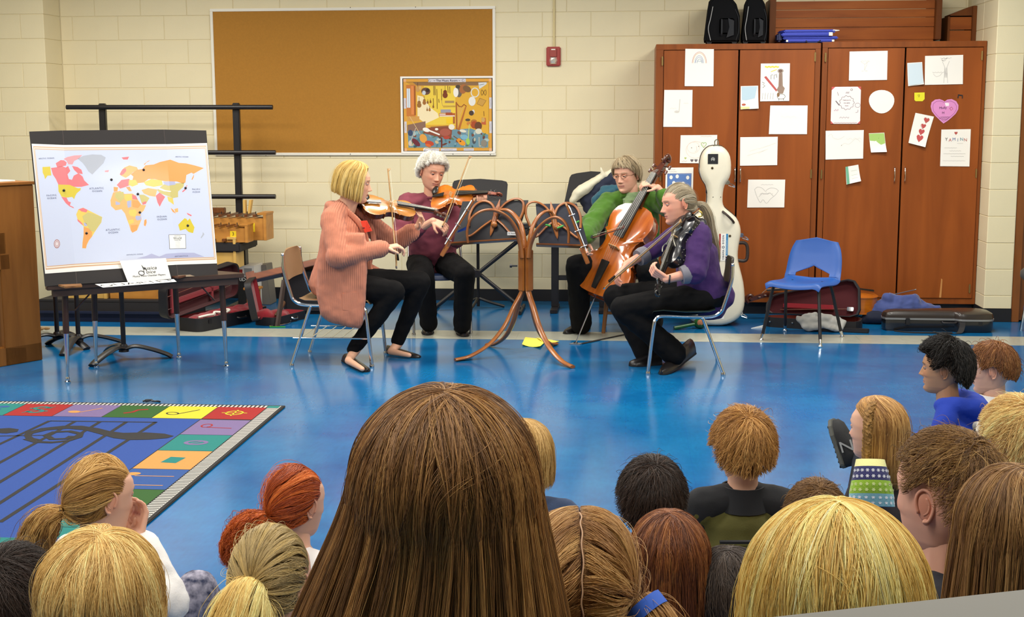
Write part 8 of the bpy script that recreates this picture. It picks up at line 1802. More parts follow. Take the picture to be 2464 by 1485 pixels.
    if style == 'short':
        for jx, jy in ((0, 0), (.22, .12), (-.2, .1), (.05, -.2)):
          pl = h.get('pole', (0, -.45, .9)); G = grid_short((pl[0]+jx, pl[1]+jy, pl[2]), lambda d: np.interp(d, [0, 50, 68, 96, 118, 150, 180], [h.get('front', 66), h.get('front', 66)+4, 98, h.get('ear', 86), 118, h.get('th', 112)+18, h.get('th', 112)+26]), puff=h.get('puff', .006), vol=h.get('vol', (1, 1, 1)))
          if not jx and not jy: grids.append((G, .006+h.get('puff', .006)))
          addp(G, n//4, root=(0, .92), length=h.get('len', (.28, .5)), layer=h.get('layer', .010), lift=h.get('lift', .010), clumps=h.get('clumps', 130), clump=h.get('clump', .5), wave=.006, curl=h.get('curl', 0), cfreq=1.)
    elif style == 'long':
        for jx, jy in ((0, 0), (.16, .06), (-.14, .1), (.03, -.14)):
          pl = h.get('pole', (0, -.05, 1)); G = grid_meridian((pl[0]+jx, pl[1]+jy, pl[2]), 80, 16, 14, 96, 0, h.get('open', 50), h.get('part', 0), h.get('flare', .12), h.get('puff', .010), inward=h.get('inward', .05), hang_fn=lambda p: h.get('hang', .25), sway=h.get('sway', 0), vol=h.get('vol', (1, 1, 1)))
          if not jx and not jy: grids.append((G, .004))
          addp(G, n//4, root=(0, h.get('root', .25)), length=(.8, 1.), layer=h.get('layer', .014), clumps=h.get('clumps', 90), clump=h.get('clump', .55), wave=h.get('wave', .006), curl=h.get('curl', 0), cfreq=h.get('cfreq', 3.), fuzz=h.get('fuzz', .012), fzamp=h.get('fzamp', .5), K=20, lift=h.get('lift', 0))
    elif style == 'tail':
        tie = h['tie']; G = grid_to(tie, 72, 16, h.get('th', 92), puff=h.get('puff', .006), front_th=h.get('front', 84)); grids.append((G, .003)); addp(G, int(n*.7), root=(0, .4), length=(1, 1), layer=.007, clump=.3, fuzz=h.get('fuzz', .02), tone=h.get('tcap', (0, 1)))
        for tl3, rr3 in h['tails']:
            Gt = grid_tail(tl3, rr3); grids.append((Gt, .0)); addp(Gt, int(n*.35), root=(0, .15), length=(.7, 1.), layer=h.get('tlayer', .008), clumps=36, clump=.4, centre=np.array(tl3[len(tl3)//2]), curl=h.get('curl', 0), cfreq=h.get('cfreq', 4), fuzz=.05, wave=.02, tone=h.get('ttail', (0, 1)))
    elif style == 'part':
        for q in (0, 1):
            G = grid_half(h['ties'][q], 1-2*q, puff=h.get('puff', .006)); grids.append((G, .003)); addp(G, int(n*.4), root=(0, .3), length=(1, 1), layer=.007, clump=.3, fuzz=.015)
            tl3, rr3 = h['tails'][q]; Gt = grid_tail(tl3, rr3); grids.append((Gt, .0)); addp(Gt, int(n*.15), root=(0, .15), length=(.7, 1.), layer=.006, clumps=30, clump=.4, centre=np.array(tl3[2]), fuzz=.04)
    if 'tails' in h and style == 'long':
        for tl3, rr3 in h['tails']:
            Gt = grid_tail(tl3, rr3); grids.append((Gt, .0)); addp(Gt, int(n*.15), root=(0, .15), length=(.8, 1.), layer=.004, clumps=20, clump=.3, centre=np.array(tl3[len(tl3)//2]))
    mbs = shell_obj('hair', [g[0] for g in grids], capm, root, HM_, grids[0][1])
    K = max(p[0].shape[1] for p in PT); 
    Pc = np.concatenate([p[0] if p[0].shape[1] == K else p[0][:, np.round(np.linspace(0, p[0].shape[1]-1, K)).astype(int)] for p in PT]); hair_obj('hair_strands', Pc, np.concatenate([p[1] for p in PT]), r_, hmN, mbs, HM_)
    return root, HM_, dict(neck=neck, hip=hip, chest=chest, shR=shR, shL=shL, f2=f2, sd=sd, c=c, s=s, arms=arms, HM=HM_)
def hp(HM_, p): return HM_ @ V(p)

BIG = ['38261A', '6A4828', '946A3C', 'BA9054']
kid('girl with very long straight brown hair seen from behind, nearest the camera', 1070, 914, 476, 0, 'long', BIG, '2A2C34', hs=1.02, n=17000, hair=dict(hang=.50, flare=.50, sway=-.14, puff=.014, open=40, pole=(.02, -.12, 1), part=10, clumps=140, clump=.55, wave=.008, root=.4, layer=.018, inward=.0, fuzz=.008), detail=False)
kid('child with fair bobbed hair mostly hidden behind the long brown hair', 1262, 1005, 150, 0, 'long', ['7A5C30', 'AA864C', 'CCAC70'], '3A4A6A', hs=.88, n=3500, hair=dict(hang=.08, flare=.1, open=40), detail=False)
kid('girl with straight blonde highlighted hair, largest fair head near the grey ledge', 2015, 1190, 470, 0, 'long', ['9A783C', 'CCA858', 'E4CC86', 'F6E8B6'], '5A5A66', hs=1.0, n=16000, hair=dict(hang=.26, flare=.18, puff=.016, open=40, pole=(.0, .10, 1), clumps=85, clump=.62, root=.3, layer=.016), detail=False)
kid('child with tousled pale blonde hair in front of the ponytail girl', 238, 1264, 280, -8, 'long', ['8A6A38', 'B89454', 'D8BA7A', 'ECD69C'], '4A5A74', hs=.92, n=9000, hair=dict(hang=.09, flare=.1, open=40, curl=.004, cfreq=1.2, clumps=60, clump=.6, layer=.018, fuzz=.06, puff=.010, pole=(.1, -.15, 1)), detail=False)
kid('child with dark brown hair at the bottom left corner', 20, 1318, 230, -5, 'short', ['17100C', '2A1D16', '3E2E26'], '5A3A3A', hs=.92, n=6000, hair=dict(len=(.35, .6), puff=.012, th=118), detail=False)
t1 = (-.035, -.105, -.035)
r_, HMk, d = kid('girl with a light brown ponytail and white sweater resting her chin on her hands', 238, 1092, 164, -38, 'tail', ['5E3E1C', '8C6432', 'B48C4C', 'D0AE74'], 'ECE8E4', hs=.90, tilt=6, n=7000, armpose='chin', knees=True, trm=mat('floral_trousers', '1E2644', .9, c2='A8A4B4', vscale=45), hair=dict(tie=t1, tails=[([(-.03, -.10, -.035), (-.05, -.135, -.055), (-.075, -.15, -.11), (-.10, -.155, -.17), (-.12, -.16, -.23)], [.016, .026, .036, .040, .034, .012])], curl=.004, cfreq=2), shoes='8AA08C')
local(MB().tube([hp(HMk, (-.03, -.105, -.036))+r_.location, hp(HMk, (-.036, -.114, -.040))+r_.location], .017, 12).obj('hair_tie', mat('tie_brown', '2A1C14', .6), None, True), r_)
t4 = (-.03, -.102, -.03)
r_, HMk, d = kid('girl with curly red hair tied back and a white top', 712, 1117, 146, -30, 'tail', ['5A1E06', '8C380C', 'B2561A', 'CE7A34'], 'ECE6E2', hs=.88, tilt=4, n=7000, tr='17171A', knees=True, eo=.07, ko=.12, hair=dict(tie=t4, tails=[([(-.028, -.10, -.03), (-.06, -.125, -.055), (-.10, -.13, -.10), (-.135, -.125, -.15), (-.16, -.115, -.20)], [.018, .032, .042, .042, .036, .018])], curl=.007, cfreq=5, fuzz=.03, puff=.008, tlayer=.016))
local(MB().tube([hp(HMk, (-.028, -.104, -.031))+r_.location, hp(HMk, (-.036, -.11, -.036))+r_.location], .019, 12).obj('hair_tie', M_blk, None, True), r_)
kid('girl with two-tone hair, ash brown on top and blonde below, beside the long brown hair', 655, 1260, 205, -12, 'tail', ['7E6A46', 'A08A5C', 'CCAC62', 'F2DE9E'], 'B8A890', hs=.92, n=8000, hair=dict(tie=(0, -.10, .02), tails=[([(0, -.10, .02), (0, -.135, .0), (-.01, -.15, -.07), (-.03, -.15, -.15), (-.06, -.15, -.24)], [.03, .045, .065, .07, .06, .03])], th=95, puff=.012, tcap=(0, .55), ttail=(.5, 1)), detail=False)
r_, HMk, d = kid('girl with a crooked centre parting and a low pigtail in a blue elastic', 1395, 1206, 295, 4, 'part', ['5C3E22', '8A623A', 'A8824E', 'C8A672'], '7A5A6A', hs=.93, n=9000, detail=False, hair=dict(ties=((.088, -.062, -.002), (-.085, -.075, -.06)), tails=[([(.087, -.062, -.0), (.104, -.075, -.018), (.125, -.085, -.05), (.155, -.09, -.095)], [.018, .023, .026, .010]), ([(-.08, -.07, -.05), (-.105, -.09, -.08), (-.12, -.09, -.13), (-.12, -.08, -.19)], [.022, .026, .024, .010])], puff=.010))
local(MB().tube([hp(HMk, (.091, -.065, -.004))+r_.location, hp(HMk, (.104, -.075, -.018))+r_.location], .030, 14).obj('hair_elastic', mat('elastic_blue', '2A5AC0', .7), None, True), r_)
S = [hp(HMk, tuple(HC+(HRAD+.0078)*np.array(q)/np.linalg.norm(q)))+r_.location for q in ((-.02, -.2, 1), (.02, -.32, 1), (-.01, -.45, .95), (.02, -.6, .85), (.0, -.72, .7), (.03, -.85, .5), (.0, -.95, .32), (.01, -1, .15), (-.01, -1, .0), (.03, -1, -.2), (.02, -.9, -.55))]
local(MB().tube(spline(S, 5), [.0013]*51, 8, sq=(1, .8)).obj('parting', mat('scalp', 'C09A7A', .7), None, True), r_)
kid('boy with short dark brown hair in front of the auburn-haired girl', 1570, 1102, 168, -2, 'short', ['150E0A', '2A1B12', '422D1E'], '3A3A40', hs=.90, n=6000, hair=dict(len=(.3, .5), puff=.010, th=108, lift=.010, pole=(.1, -.3, 1)))
kid('girl with long auburn brown hair behind the dark-haired boy', 1612, 1224, 196, 0, 'long', ['381A0A', '62341A', '865026', 'A06C3A'], '6A3A4A', hs=.90, n=8000, hair=dict(hang=.20, flare=.1, open=40, curl=.003, cfreq=1.5, pole=(0, -.1, 1), clumps=60, puff=.012), detail=False)
M_oliv = mat('olive_fleece', '4E4A1A', .9, bump=.3, bscale=200)
r_, HMk, d = kid('boy with tousled golden brown hair in an olive and black jacket', 1789, 986, 153, 6, 'short', ['5A3816', '8A5E2C', 'B28446', 'D0A666'], '4E4A1A', hs=.90, n=8000, topm=M_oliv, collar='17171A', hair=dict(len=(.3, .52), puff=.012, th=104, lift=.016, layer=.014, clumps=90, clump=.6, pole=(.1, -.35, .95), vol=(1, 1, 1.03)))
yk = MB()
for q, sh_ in ((1, d['shR']), (-1, d['shL'])): yk.chain([d['neck']+d['sd']*q*.035+V((0, 0, -.01)), sh_+V((0, 0, .012)), lerp(sh_, d['arms'][0 if q > 0 else 1][1], .9)+d['sd']*q*.008], [.050, .062*d['s'], .058*d['s']])
cloth('jacket_yoke', r_, yk, mat('yoke_black', '17171A', .85, bump=.2), .010, 3, .012, .06)
local(MB().tube(spline([d['chest']+d['sd']*x-d['f2']*(.118-.25*x*x)*d['s']+V((0, 0, .055)) for x in (-.09, -.04, 0, .05, .1)], 4), .006, 6).obj('seam', M_blkm, None, True), r_)
kid('child with dark fuzzy hair between the auburn girl and the blonde head', 1757, 1312, 200, 0, 'long', ['1E1612', '3A2E26', '54463A'], '3A3440', hs=.90, n=7000, hair=dict(hang=.16, flare=.12, open=40, fuzz=.12, curl=.004, cfreq=2.5, layer=.02), detail=False)
kid('child with short brown hair just showing above the blonde head', 1965, 1158, 150, 0, 'short', ['44301A', '6A4A28', '8C6A3E'], '4A5A6A', hs=.88, n=5000, detail=False, hair=dict(len=(.3, .5), puff=.010))
# girl with the braid
br0 = [(-.050, -.012, .110), (-.088, -.018, .082), (-.110, -.024, .035), (-.114, -.026, -.01), (-.112, -.024, -.06), (-.108, -.02, -.115)]
M_hbr = ['5A3A1E', '865E32', 'AA824A', 'C8A26A']
r_, HMk, d = kid('girl with a thin side braid and patterned knit hood, sitting facing the players', 2110, 950, 148, 52, 'long', M_hbr, '2A2226', hs=.92, n=9000, hair=dict(hang=.20, flare=.05, open=92, part=0, pole=(0, .05, 1), clumps=70, clump=.5, layer=.010, puff=.008), pose='sit', brow='8A6A44', shoes='202022')
Sb = spline([hp(HMk, p)+r_.location for p in br0], 12); bm_ = [MB(), MB(), MB()]
for q in range(3):
    pts = [p+d['sd']*(.0065*math.sin(i*.62+q*2*PI/3))+d['f2']*(.006*math.sin(2*(i*.62+q*2*PI/3))) for i, p in enumerate(Sb)]; bm_[q].tube(pts, [.0105]*len(pts), 8)
    local(bm_[q].obj('braid_strand', cap_mat('cap_braid', 'A47C44', '6E4C26'), None, True), r_)
e_ = hp(HMk, br0[-1])+r_.location
local(MB().tube([e_+V((0, 0, .006)), e_-V((0, 0, .014))], .0095, 12).obj('hair_elastic', mat('elastic_mint', '7AC0A0', .6), None, True), r_)
local(MB().tube([e_-V((0, 0, .012)), e_-V((.004, 0, .05)), e_-V((.02, 0, .11))], [.009, .013, .003], 10).obj('braid_end', cap_mat('cap_braid', 'A47C44', '6E4C26'), None, True), r_)
# fair-isle hood hanging down her back: banded knit
hd_c = Yp(2096, 1162, (r_.location.y-.13)); hbm = MB(); W3 = .066; ux, uz = V((1, 0, 0)), V((0, -.35, -.94)); nn = V((0, -.94, .35))
bands = [('knit_cream', 'E8E29A', 0, .16), ('knit_navy', '2A2A5C', .16, .46), ('knit_lime', '92B832', .46, .74), ('knit_sky', '8CC0CC', .74, 1.)]
hw3 = lambda t: W3*(.72+.55*t-.42*max(0, t-.7)); L3 = .155; o3 = hd_c-uz*L3*.5
for nm, c_, t0, t1 in bands:
    mb3 = MB(); R = []
    for k in range(6):
        t = t0+(t1-t0)*k/5; bul = .030*math.sin(PI*min(1, t*.9+.1)); R.append([o3+uz*(t*L3)+ux*(hw3(t)*math.cos(a))+nn*(.016+bul)*math.sin(a) for a in [i*2*PI/20 for i in range(20)]])
    mb3.rings(R, cap=True); local(mb3.obj('hood_band', mat(nm, c_, .95, bump=.6, bscale=260, sheen=.3), None, 60), r_)
    dots = MB()
    for row in range(2 if nm != 'knit_cream' else 0):
        t = t0+(t1-t0)*(.3+.42*row)
        for i in range(9):
            a = PI*(.1+.8*i/8); bul = .030*math.sin(PI*min(1, t*.9+.1)); p = o3+uz*(t*L3)+ux*(hw3(t)*1.01*math.cos(a))+nn*((.0172+bul)*math.sin(a)); z2 = (nn*math.sin(a)+ux*math.cos(a)*.5).normalized(); x2 = z2.cross(uz).normalized()
            for q in range(3): ang = q*PI/3; dd = x2*math.cos(ang)+uz*math.sin(ang); kk = z2.cross(dd)*.0011; e2 = dd*.0058; dots.add([p-e2-kk, p+e2-kk, p+e2+kk, p-e2+kk], [(0, 1, 2, 3)])
    if dots.v: o = local(dots.obj('knit_pattern', mat('knit_white', 'E6E6EC', .9) if nm != 'knit_lime' else mat('knit_pale', 'D2DE9A', .9), None, fix=False), r_); o['kind'] = 'stuff'
# her outstretched trainer
ft = Yp(2008, 1122, d['hip'].y+.42); tb2 = MB(); 
so0, so1 = Yp(2000, 1012, d['hip'].y+.52), Yp(2034, 1122, d['hip'].y+.48); up3 = (so0-so1).normalized(); sx3 = V((.82, -.45, .25)); sx3 = (sx3-up3*sx3.dot(up3)).normalized(); sy3 = up3.cross(sx3); Ls = (so0-so1).length
lg3 = MB().chain([d['hip']-d['sd']*.07, lerp(d['hip'], so1, .55)+V((0, 0, .05)), so1+sx3*.09+up3*.03], [.07, .055, .042]); cloth('trouser_leg', r_, lg3, mat('trousers_22242C', '22242C', .9), .011, 3, .01, .05)
upm = MB(); R = []
for t, w, hgt in ((-.02, .55, .055), (.06, .8, .085), (.25, .85, .085), (.45, .9, .065), (.7, 1.05, .045), (.9, .85, .035), (1.0, .4, .018)):
    R.append([so1+up3*(t*Ls)+sy3*(.040*w*math.cos(a))+sx3*(.010+max(0, math.sin(a))*hgt) for a in [i*2*PI/16 for i in range(16)]])
tr3 = local(upm.rings(R).obj('trainer', mat('trainer_black', '1A1A1C', .7, bump=.3), None, True), r_)
som = MB().rings([[so1+up3*(t*Ls)+sy3*(.043*w*q)+sx3*z for q, z in ((-1, -.006), (1, -.006), (1, .012), (-1, .012))] for t, w in ((-.03, .6), (.05, .85), (.25, .86), (.45, .9), (.7, 1.06), (.9, .88), (1.03, .4))]); so_ = som.obj('sole', mat('sole_grey', '5A5A54', .8), tr3, bevel=.003); so_.data.transform(Matrix.Translation(-r_.location))
tre = MB()
for i in range(9):
    for j in (-1, 0, 1): tre.box(so1+up3*((.02+i*.108)*Ls)+sy3*(j*.024)-sx3*.008, (.008, .008, .008))
t_ = tre.obj('tread', M_blk, tr3); t_.data.transform(Matrix.Translation(-r_.location)); t_['kind'] = 'stuff'
zN = (sy3*-1+V((0, -.6, .2))).normalized(); pN = so1+up3*(.36*Ls)+sx3*.045-sy3*(.0395); aN = up3
xN = sx3.copy()
if xN.cross(up3).dot(V((0, -1, 0))) < 0: xN = -xN
zN = xN.cross(up3); pN = so1+up3*(.40*Ls)+sx3*.045+zN*.040; lm = frame(pN-r_.location, xN, up3, zN)
nt_ = text('N', .060, mat('trainer_grey', '9A9A98', .6), r_, lm, 'logo', sx=1.3)
# boys at the right
r_, HMk, d = kid('boy with thick black hair in a royal blue hoodie, profile turned to the players', 2272, 812, 136, 72, 'short', ['0A0807', '15100D', '28201B'], '1E3CA8', hs=.93, skin='C08C66', n=9000, hood=True, brow='1A120E', eyes='2A1C14', pose='sit', tr='3A3A44', body_vox=.006, lean=.02, hair=dict(len=(.22, .42), puff=.018, th=114, front=62, lift=.014, layer=.014, vol=(1, 1, 1.05), pole=(0, -.3, .95)))
kid('boy with smooth brown hair and a white shirt, behind the black-haired boy', 2390, 822, 118, 68, 'short', ['46260F', '744622', '966A3A'], 'E8E4DE', hs=.99, skin='E0AE94', n=7000, tilt=4, pose='sit', collar='EAE6E0', body_vox=.006, hair=dict(len=(.3, .5), puff=.008, th=106, front=64, lift=.004, pole=(0, -.25, .97)))
kid('child with pale blonde fringe over brown hair at the right edge', 2452, 958, 178, 20, 'short', ['8A6236', 'B48C50', 'DCC080', 'EED8A0'], '6A6A74', hs=.90, n=7000, detail=False, hair=dict(len=(.3, .55), puff=.014, th=108, lift=.014))
kid('boy with short brown hair and a big ear, seen from behind at the right', 2285, 1032, 262, 38, 'short', ['38240F', '5C3E20', '866438', 'A88650'], '26262E', hs=.97, n=11000, skin='E0A890', body_vox=.006, hair=dict(len=(.22, .4), puff=.006, th=108, front=66, ear=76, lift=.004, layer=.008, pole=(0, -.5, .85), clumps=160))
kid('girl with long straight brown hair cut off by the right edge', 2450, 1112, 285, 10, 'long', ['3C2612', '664628', '8C683C', 'A88656'], '4A3A3A', hs=.85, n=10000, hair=dict(hang=.36, flare=.14, open=40, puff=.014, clumps=60, clump=.6, pole=(0, -.05, 1)), detail=False)

# ------------------------------------------------------------------ low grey divider in the near corner
E0, E1 = Dp(1640, 1504, .80), Dp(2620, 1398, .92); dv = (E1-E0); dvh = V((dv.x, dv.y, 0)).normalized(); nv_ = V((dvh.y, -dvh.x, 0))
zt0 = (E0.z+E1.z)/2
gd = empty('divider', (E0.x, E0.y, 0), label='grey top edge of a low divider in the near right corner', cat='divider')
def gdp(t, off, z): p = lerp(E0, E1, t); return V((p.x-E0.x, p.y-E0.y, 0))+nv_*off+V((0, 0, z))
MB().quad8([gdp(0, .0, E0.z-.022), gdp(1, .0, E1.z-.022), gdp(1, .05, E1.z-.022), gdp(0, .05, E0.z-.022)], [gdp(0, 0, E0.z), gdp(1, 0, E1.z), gdp(1, .05, E1.z), gdp(0, .05, E0.z)]).obj('top_rail', mat('rail_grey', '75726A', .6, spec=.25), gd, bevel=.003)
MB().quad8([gdp(0, .006, 0), gdp(1, .006, 0), gdp(1, .044, 0), gdp(0, .044, 0)], [gdp(0, .006, E0.z-.0225), gdp(1, .006, E1.z-.0225), gdp(1, .044, E1.z-.0225), gdp(0, .044, E0.z-.0225)]).obj('panel', mat('panel_navy', '22303E', .8), gd)
# ================================================================== POSTER on the bulletin board
def c8(x, y): return (940+x*.14815, 170+y*.14815)
PY = WALL_Y-.022
pc8 = [Yp(*c8(*q), PY) for q in ((155, 95), (1690, 95), (1690, 1345), (185, 1345))]
pc8[3].x = pc8[0].x; pc8[2].x = pc8[1].x; pc8[1].z = pc8[0].z; pc8[2].z = pc8[3].z
ps = Sheet(*pc8, (0, -1, 0)); po = MB().prism([ps.P(u, v, 0) for u, v in ((0, 0), (1, 0), (1, 1), (0, 1))], (0, -.0015, 0)).obj('poster', M_paper); po.location = ps.o
tag(po, 'colourful poster of a music room full of instruments, pinned at the board\'s lower right corner', 'poster')
def pu(x, y): return ((x-155)/1535., (y-95)/1250.)
_ph = [.0020]
def pf(c, pts, raw=False): _ph[0] += .00001; m = MB(); ps.poly(m, pts if raw else [pu(*q) for q in pts], _ph[0]); m.obj('printed_shape', ink(c), po, fix=False)['kind'] = 'stuff'
def pl2(c, pts, w=.004): _ph[0] += .00001; m = MB(); ps.ribbon(m, [pu(*q) for q in pts], w, _ph[0]); m.obj('printed_line', ink(c), po, fix=False)['kind'] = 'stuff'
def pe(c, x, y, rx, ry, a=0): pf(c, [(x+rx*math.cos(t)*math.cos(a)-ry*math.sin(t)*math.sin(a), y+rx*math.cos(t)*math.sin(a)+ry*math.sin(t)*math.cos(a)) for t in [i*2*PI/16 for i in range(16)]])
def rect(c, x0, y0, x1, y1): pf(c, [(x0, y0), (x1, y0), (x1, y1), (x0, y1)])
rect('2E2A28', 190, 125, 1655, 1310)
for a in ((205, 135, 1640, 185), (205, 1260, 1640, 1300), (205, 135, 250, 1300), (1595, 135, 1640, 1300)): rect('DCA040', *a)
for x, y in ((205, 135), (1595, 135), (205, 1260), (1595, 1260)): rect('E8B080', x, y, x+45, y+45)
for a in ((612, 135, 1222, 195), (525, 1262, 780, 1300), (805, 1262, 1065, 1300), (1180, 1262, 1345, 1300), (208, 445, 248, 615), (212, 825, 258, 1010), (1600, 440, 1640, 620), (1600, 825, 1640, 1015)): rect('D2CED6', *a)
for y in (530, 920): pl2('7A7A88', [(228, y-60), (236, y-20), (226, y+20), (236, y+60)], .002); pl2('7A7A88', [(1620, y-60), (1612, y-20), (1624, y+20), (1614, y+60)], .002)
for x in (650, 930, 1260): pl2('7A7A88', [(x-70, 1282), (x-30, 1276), (x+20, 1286), (x+70, 1280)], .002)
rect('DDAA38', 250, 190, 1592, 1258); pf('C89038', [(250, 190), (1592, 190), (1480, 250), (360, 250)]); rect('EACB4A', 540, 250, 1050, 880); pf('8A6A4A', [(360, 190), (1592, 190), (1400, 245), (420, 240)])
pf('F2E2B8', [(430, 400), (520, 420), (640, 600), (760, 690), (780, 760), (560, 860), (430, 760)])
rect('C87A38', 250, 230, 400, 740); rect('D8E0E8', 258, 290, 315, 600); pl2('9AA4B0', [(285, 290), (285, 600)], .003); rect('E08A4A', 330, 250, 375, 710); rect('A05A28', 375, 250, 405, 720); rect('D09A50', 260, 740, 460, 820)
pf('8A6A5A', [(260, 880), (560, 820), (560, 960), (260, 1010)]); pf('6A90A0', [(265, 980), (940, 960), (1300, 940), (1580, 1040), (1580, 1250), (275, 1250)])
for i in range(70):
    x, y = rnd.uniform(280, 1560), rnd.uniform(990, 1240); pe(rnd.choice(('4A7A88', '88B0B8', '3A5A60', '7A4A38', 'A8C0C0', '5A7A5A', '8AA0A8', '6A3A2A', 'C8B890')), x, y, rnd.uniform(12, 45), rnd.uniform(8, 26), rnd.uniform(0, 3))
# wall of hanging instruments
for x, y, s_, c in ((885, 400, 42, '7A3A1C'), (460, 560, 36, '9A6A34'), (545, 520, 30, 'A06A30'), (600, 520, 16, '8A5A28'), (645, 510, 16, '8A5A28'), (690, 590, 15, '8A5A28'), (590, 640, 14, '9A6A34'), (630, 640, 18, 'A87434'), (440, 310, 32, 'C89858')):
    pe(c, x, y, s_, s_*1.15); pe(c, x, y-s_*1.2, s_*.75, s_*.8); pl2('4A2A18', [(x, y-s_*1.6), (x, y-s_*3.6)], .003)
for x, y0, y1 in ((750, 300, 620), (825, 300, 480), (700, 250, 400), (720, 250, 400), (930, 250, 360), (960, 260, 370), (780, 460, 520), (690, 450, 560)): pl2('6A4420', [(x, y0), (x+4, y1)], .005)
pl2('B89060', [(825, 480), (840, 570), (1050, 570)], .004); pl2('9A7030', [(850, 590), (1050, 585)], .004); rect('A8885A', 880, 490, 1030, 525)
pe('6A4A3A', 570, 335, 75, 60); pe('C8D0D8', 540, 360, 30, 35); pe('3A2A22', 600, 320, 30, 30); pe('D8B070', 480, 280, 20, 30)
pe('6A6258', 1110, 340, 52, 95); pe('EEEAE2', 1060, 355, 42, 78); pe('4A4238', 1095, 265, 40, 30); pe('A8683A', 1180, 300, 60, 80, .3); pe('7A5A3A', 1240, 300, 70, 50, .5)
pl2('DCDAD0', [(1370+62*math.cos(t), 360+72*math.sin(t)) for t in [i*2*PI/18 for i in range(19)]], .009); pe('E4E4E0', 1322, 500, 58, 75); pf('D4D8DC', [(1425, 200), (1560, 195), (1560, 225), (1440, 305)]); pl2('6A7078', [(1440, 240), (1520, 225)], .004)
pl2('6A4A20', [(1510+40*math.cos(t), 360+55*math.sin(2*t)*.8) for t in [i*2*PI/20 for i in range(21)]], .004); pf('C89A48', [(1450, 450), (1550, 490), (1490, 580), (1400, 540)]); pl2('7A5020', [(1450, 450), (1550, 490), (1490, 580), (1400, 540), (1450, 450)], .003)
# piano, harp, drums
rect('B8602C', 785, 690, 1045, 745); rect('F0E8E0', 790, 700, 890, 716); rect('F0E8E0', 790, 728, 1040, 744); rect('9C9AA8', 810, 630, 975, 685); rect('A85028', 890, 680, 1000, 715); rect('A85A2C', 1010, 745, 1040, 860); rect('F0C82A', 900, 770, 1005, 860)
pf('A8642C', [(1055, 510), (1075, 510), (1085, 950), (1055, 950)]); pf('B46A30', [(1205, 600), (1235, 570), (1120, 960), (1080, 965)]); pl2('9A5A28', [(1060, 520), (1110, 580), (1150, 590), (1190, 550), (1230, 580)], .009)
for i in range(7): pl2('E0C890', [(1085+i*18, 590), (1085+i*10, 930-i*45)], .0012)
pf('9A6A3A', [(640, 910), (930, 890), (940, 1010), (660, 1000)]); pf('8A4A34', [(560, 930), (1000, 900), (980, 1100), (700, 1060), (520, 1010)]); pe('A85A4A', 880, 1000, 90, 60); pe('B04434', 900, 1085, 55, 28); rect('6A2A20', 808, 1090, 832, 1250)
pe('F2EEE4', 570, 960, 60, 34, .3); pl2('F2F0EA', [(540, 940), (790, 1040)], .012); pe('F0E8DC', 740, 950, 28, 20); pe('E8E2D2', 985, 915, 50, 45)
pe('B07030', 1350, 830, 52, 38); pe('A84A24', 1355, 880, 56, 60); pe('6A4028', 1420, 900, 60, 70); pe('D8D4C0', 1425, 985, 55, 45); pe('5A4A3A', 1250, 800, 40, 22); pe('D8D8D8', 1340, 670, 22, 36); pe('4A3A30', 1310, 690, 40, 40); pe('C8803A', 1270, 860, 40, 30)
pf('C0603A', [(1480, 760), (1540, 770), (1545, 880), (1470, 870)]); pe('C8A060', 1500, 800, 30, 40); pl2('8A5A20', [(1510, 660), (1515, 740)], .005)
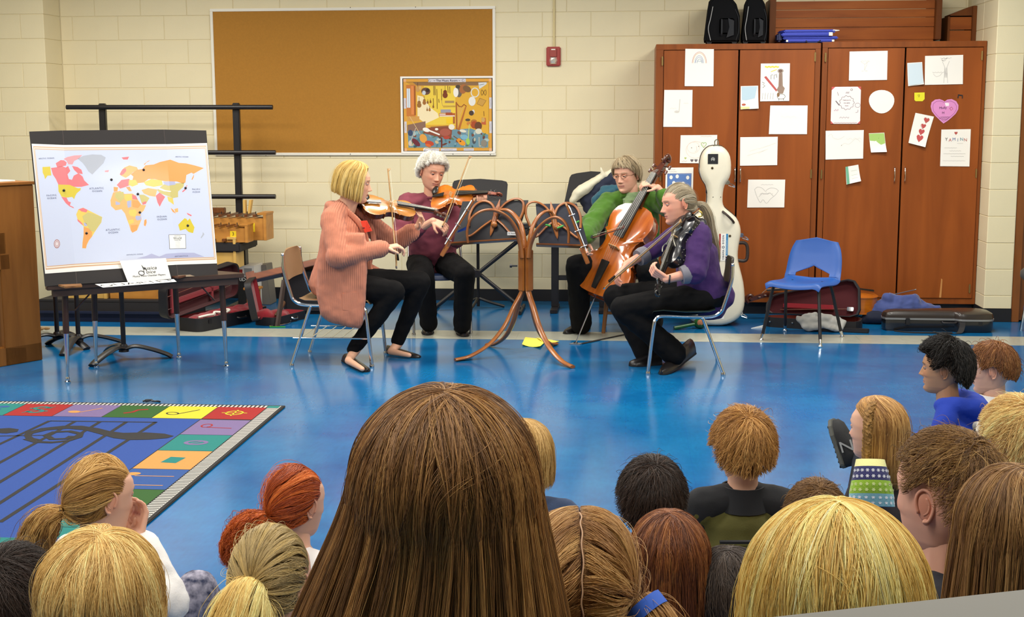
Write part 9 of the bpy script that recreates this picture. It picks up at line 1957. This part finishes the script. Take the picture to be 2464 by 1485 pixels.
# floor instruments
pe('E0A048', 520, 1100, 58, 75, -.4); pl2('E8C890', [(470, 1030), (300, 740)], .004); pe('6E2A34', 400, 1165, 85, 40, .75); pe('D0C4B8', 305, 1180, 30, 45); pl2('D0C0B0', [(315, 1150), (400, 930)], .005); pe('3A4A6A', 310, 1010, 40, 50); pe('C0482C', 620, 1180, 75, 42, .2); pe('D86A34', 600, 1215, 50, 24, .3)
pe('E89A2C', 1150, 1170, 65, 42, .5); pe('E0902A', 1105, 1130, 40, 32, .5); pe('3A2418', 1128, 1148, 14, 12); pl2('7A4A20', [(1085, 1110), (1015, 1060)], .006); pe('9CCB5A', 1250, 1150, 32, 55, -.1); pl2('C8D878', [(1255, 1100), (1275, 870)], .006); pe('7AB0C8', 1190, 1080, 60, 40); pe('E0DAC8', 1170, 980, 55, 24, .2)
pe('4A5058', 1350, 1140, 30, 50); pe('B8B8A8', 1360, 1120, 16, 30); pe('8A8478', 1510, 1180, 50, 60); pl2('C8C0B0', [(1440, 1080), (1440, 1220)], .003); pl2('C8C0B0', [(1425, 1080), (1428, 1220)], .003)
for i in range(6): pl2('C8C0B0', [(1425, 1090+i*24), (1442, 1090+i*24)], .002)
stext(ps, po, '~ The Music Room ~', *pu(915, 165), .024, '3A3848', h=_ph[0]+.001, sx=1.1)
pl2('4A4858', [(635+22*math.cos(t), 165+18*math.sin(t)) for t in [i*2*PI/10 for i in range(9)]], .002); pl2('4A4858', [(1180+22*math.cos(t), 165+18*math.sin(t)) for t in [i*2*PI/10 for i in range(9)]], .002)

# ------------------------------------------------------------------ groups of repeats
for o in COL.objects:
    if o.parent is None and 'category' in o and 'group' not in o:
        c, n = o['category'], o.name.split('.')[0]
        g = {'drawing': 'drawings taped on the cabinet doors', 'cabinet': 'brown storage cabinets', 'folder': 'blue folders stacked on the cabinet' if n == 'padded_folder' else 'music folders on the wooden stand', 'stand': 'black pedestal stands under the low table' if n == 'pedestal_stand' else None,
             'xylophone': 'wooden xylophones', 'instrument case': 'instrument cases on the floor', 'maraca': 'maracas', 'bow': 'bows of the players', 'violin': 'violins of the players', 'cello': 'cellos', 'keyboard': 'electric keyboards', 'keyboard stand': 'keyboard stands', 'sheet music': 'sheet music on the near desks',
             'person': ('players of the string quartet' if 'play' in o['label'].split('turned')[0] and 'woman' in o['label'] else 'children watching on the floor'), 'crate': 'pine crates on the cabinet', 'chair': 'chrome school chairs' if 'chrome' in o['label'] else None}.get(c)
        if n == 'equipment_bag': g = 'black equipment bags on the cabinet'
        if n == 'yellow_paper': g = 'yellow papers on the floor'
        if g: o['group'] = g
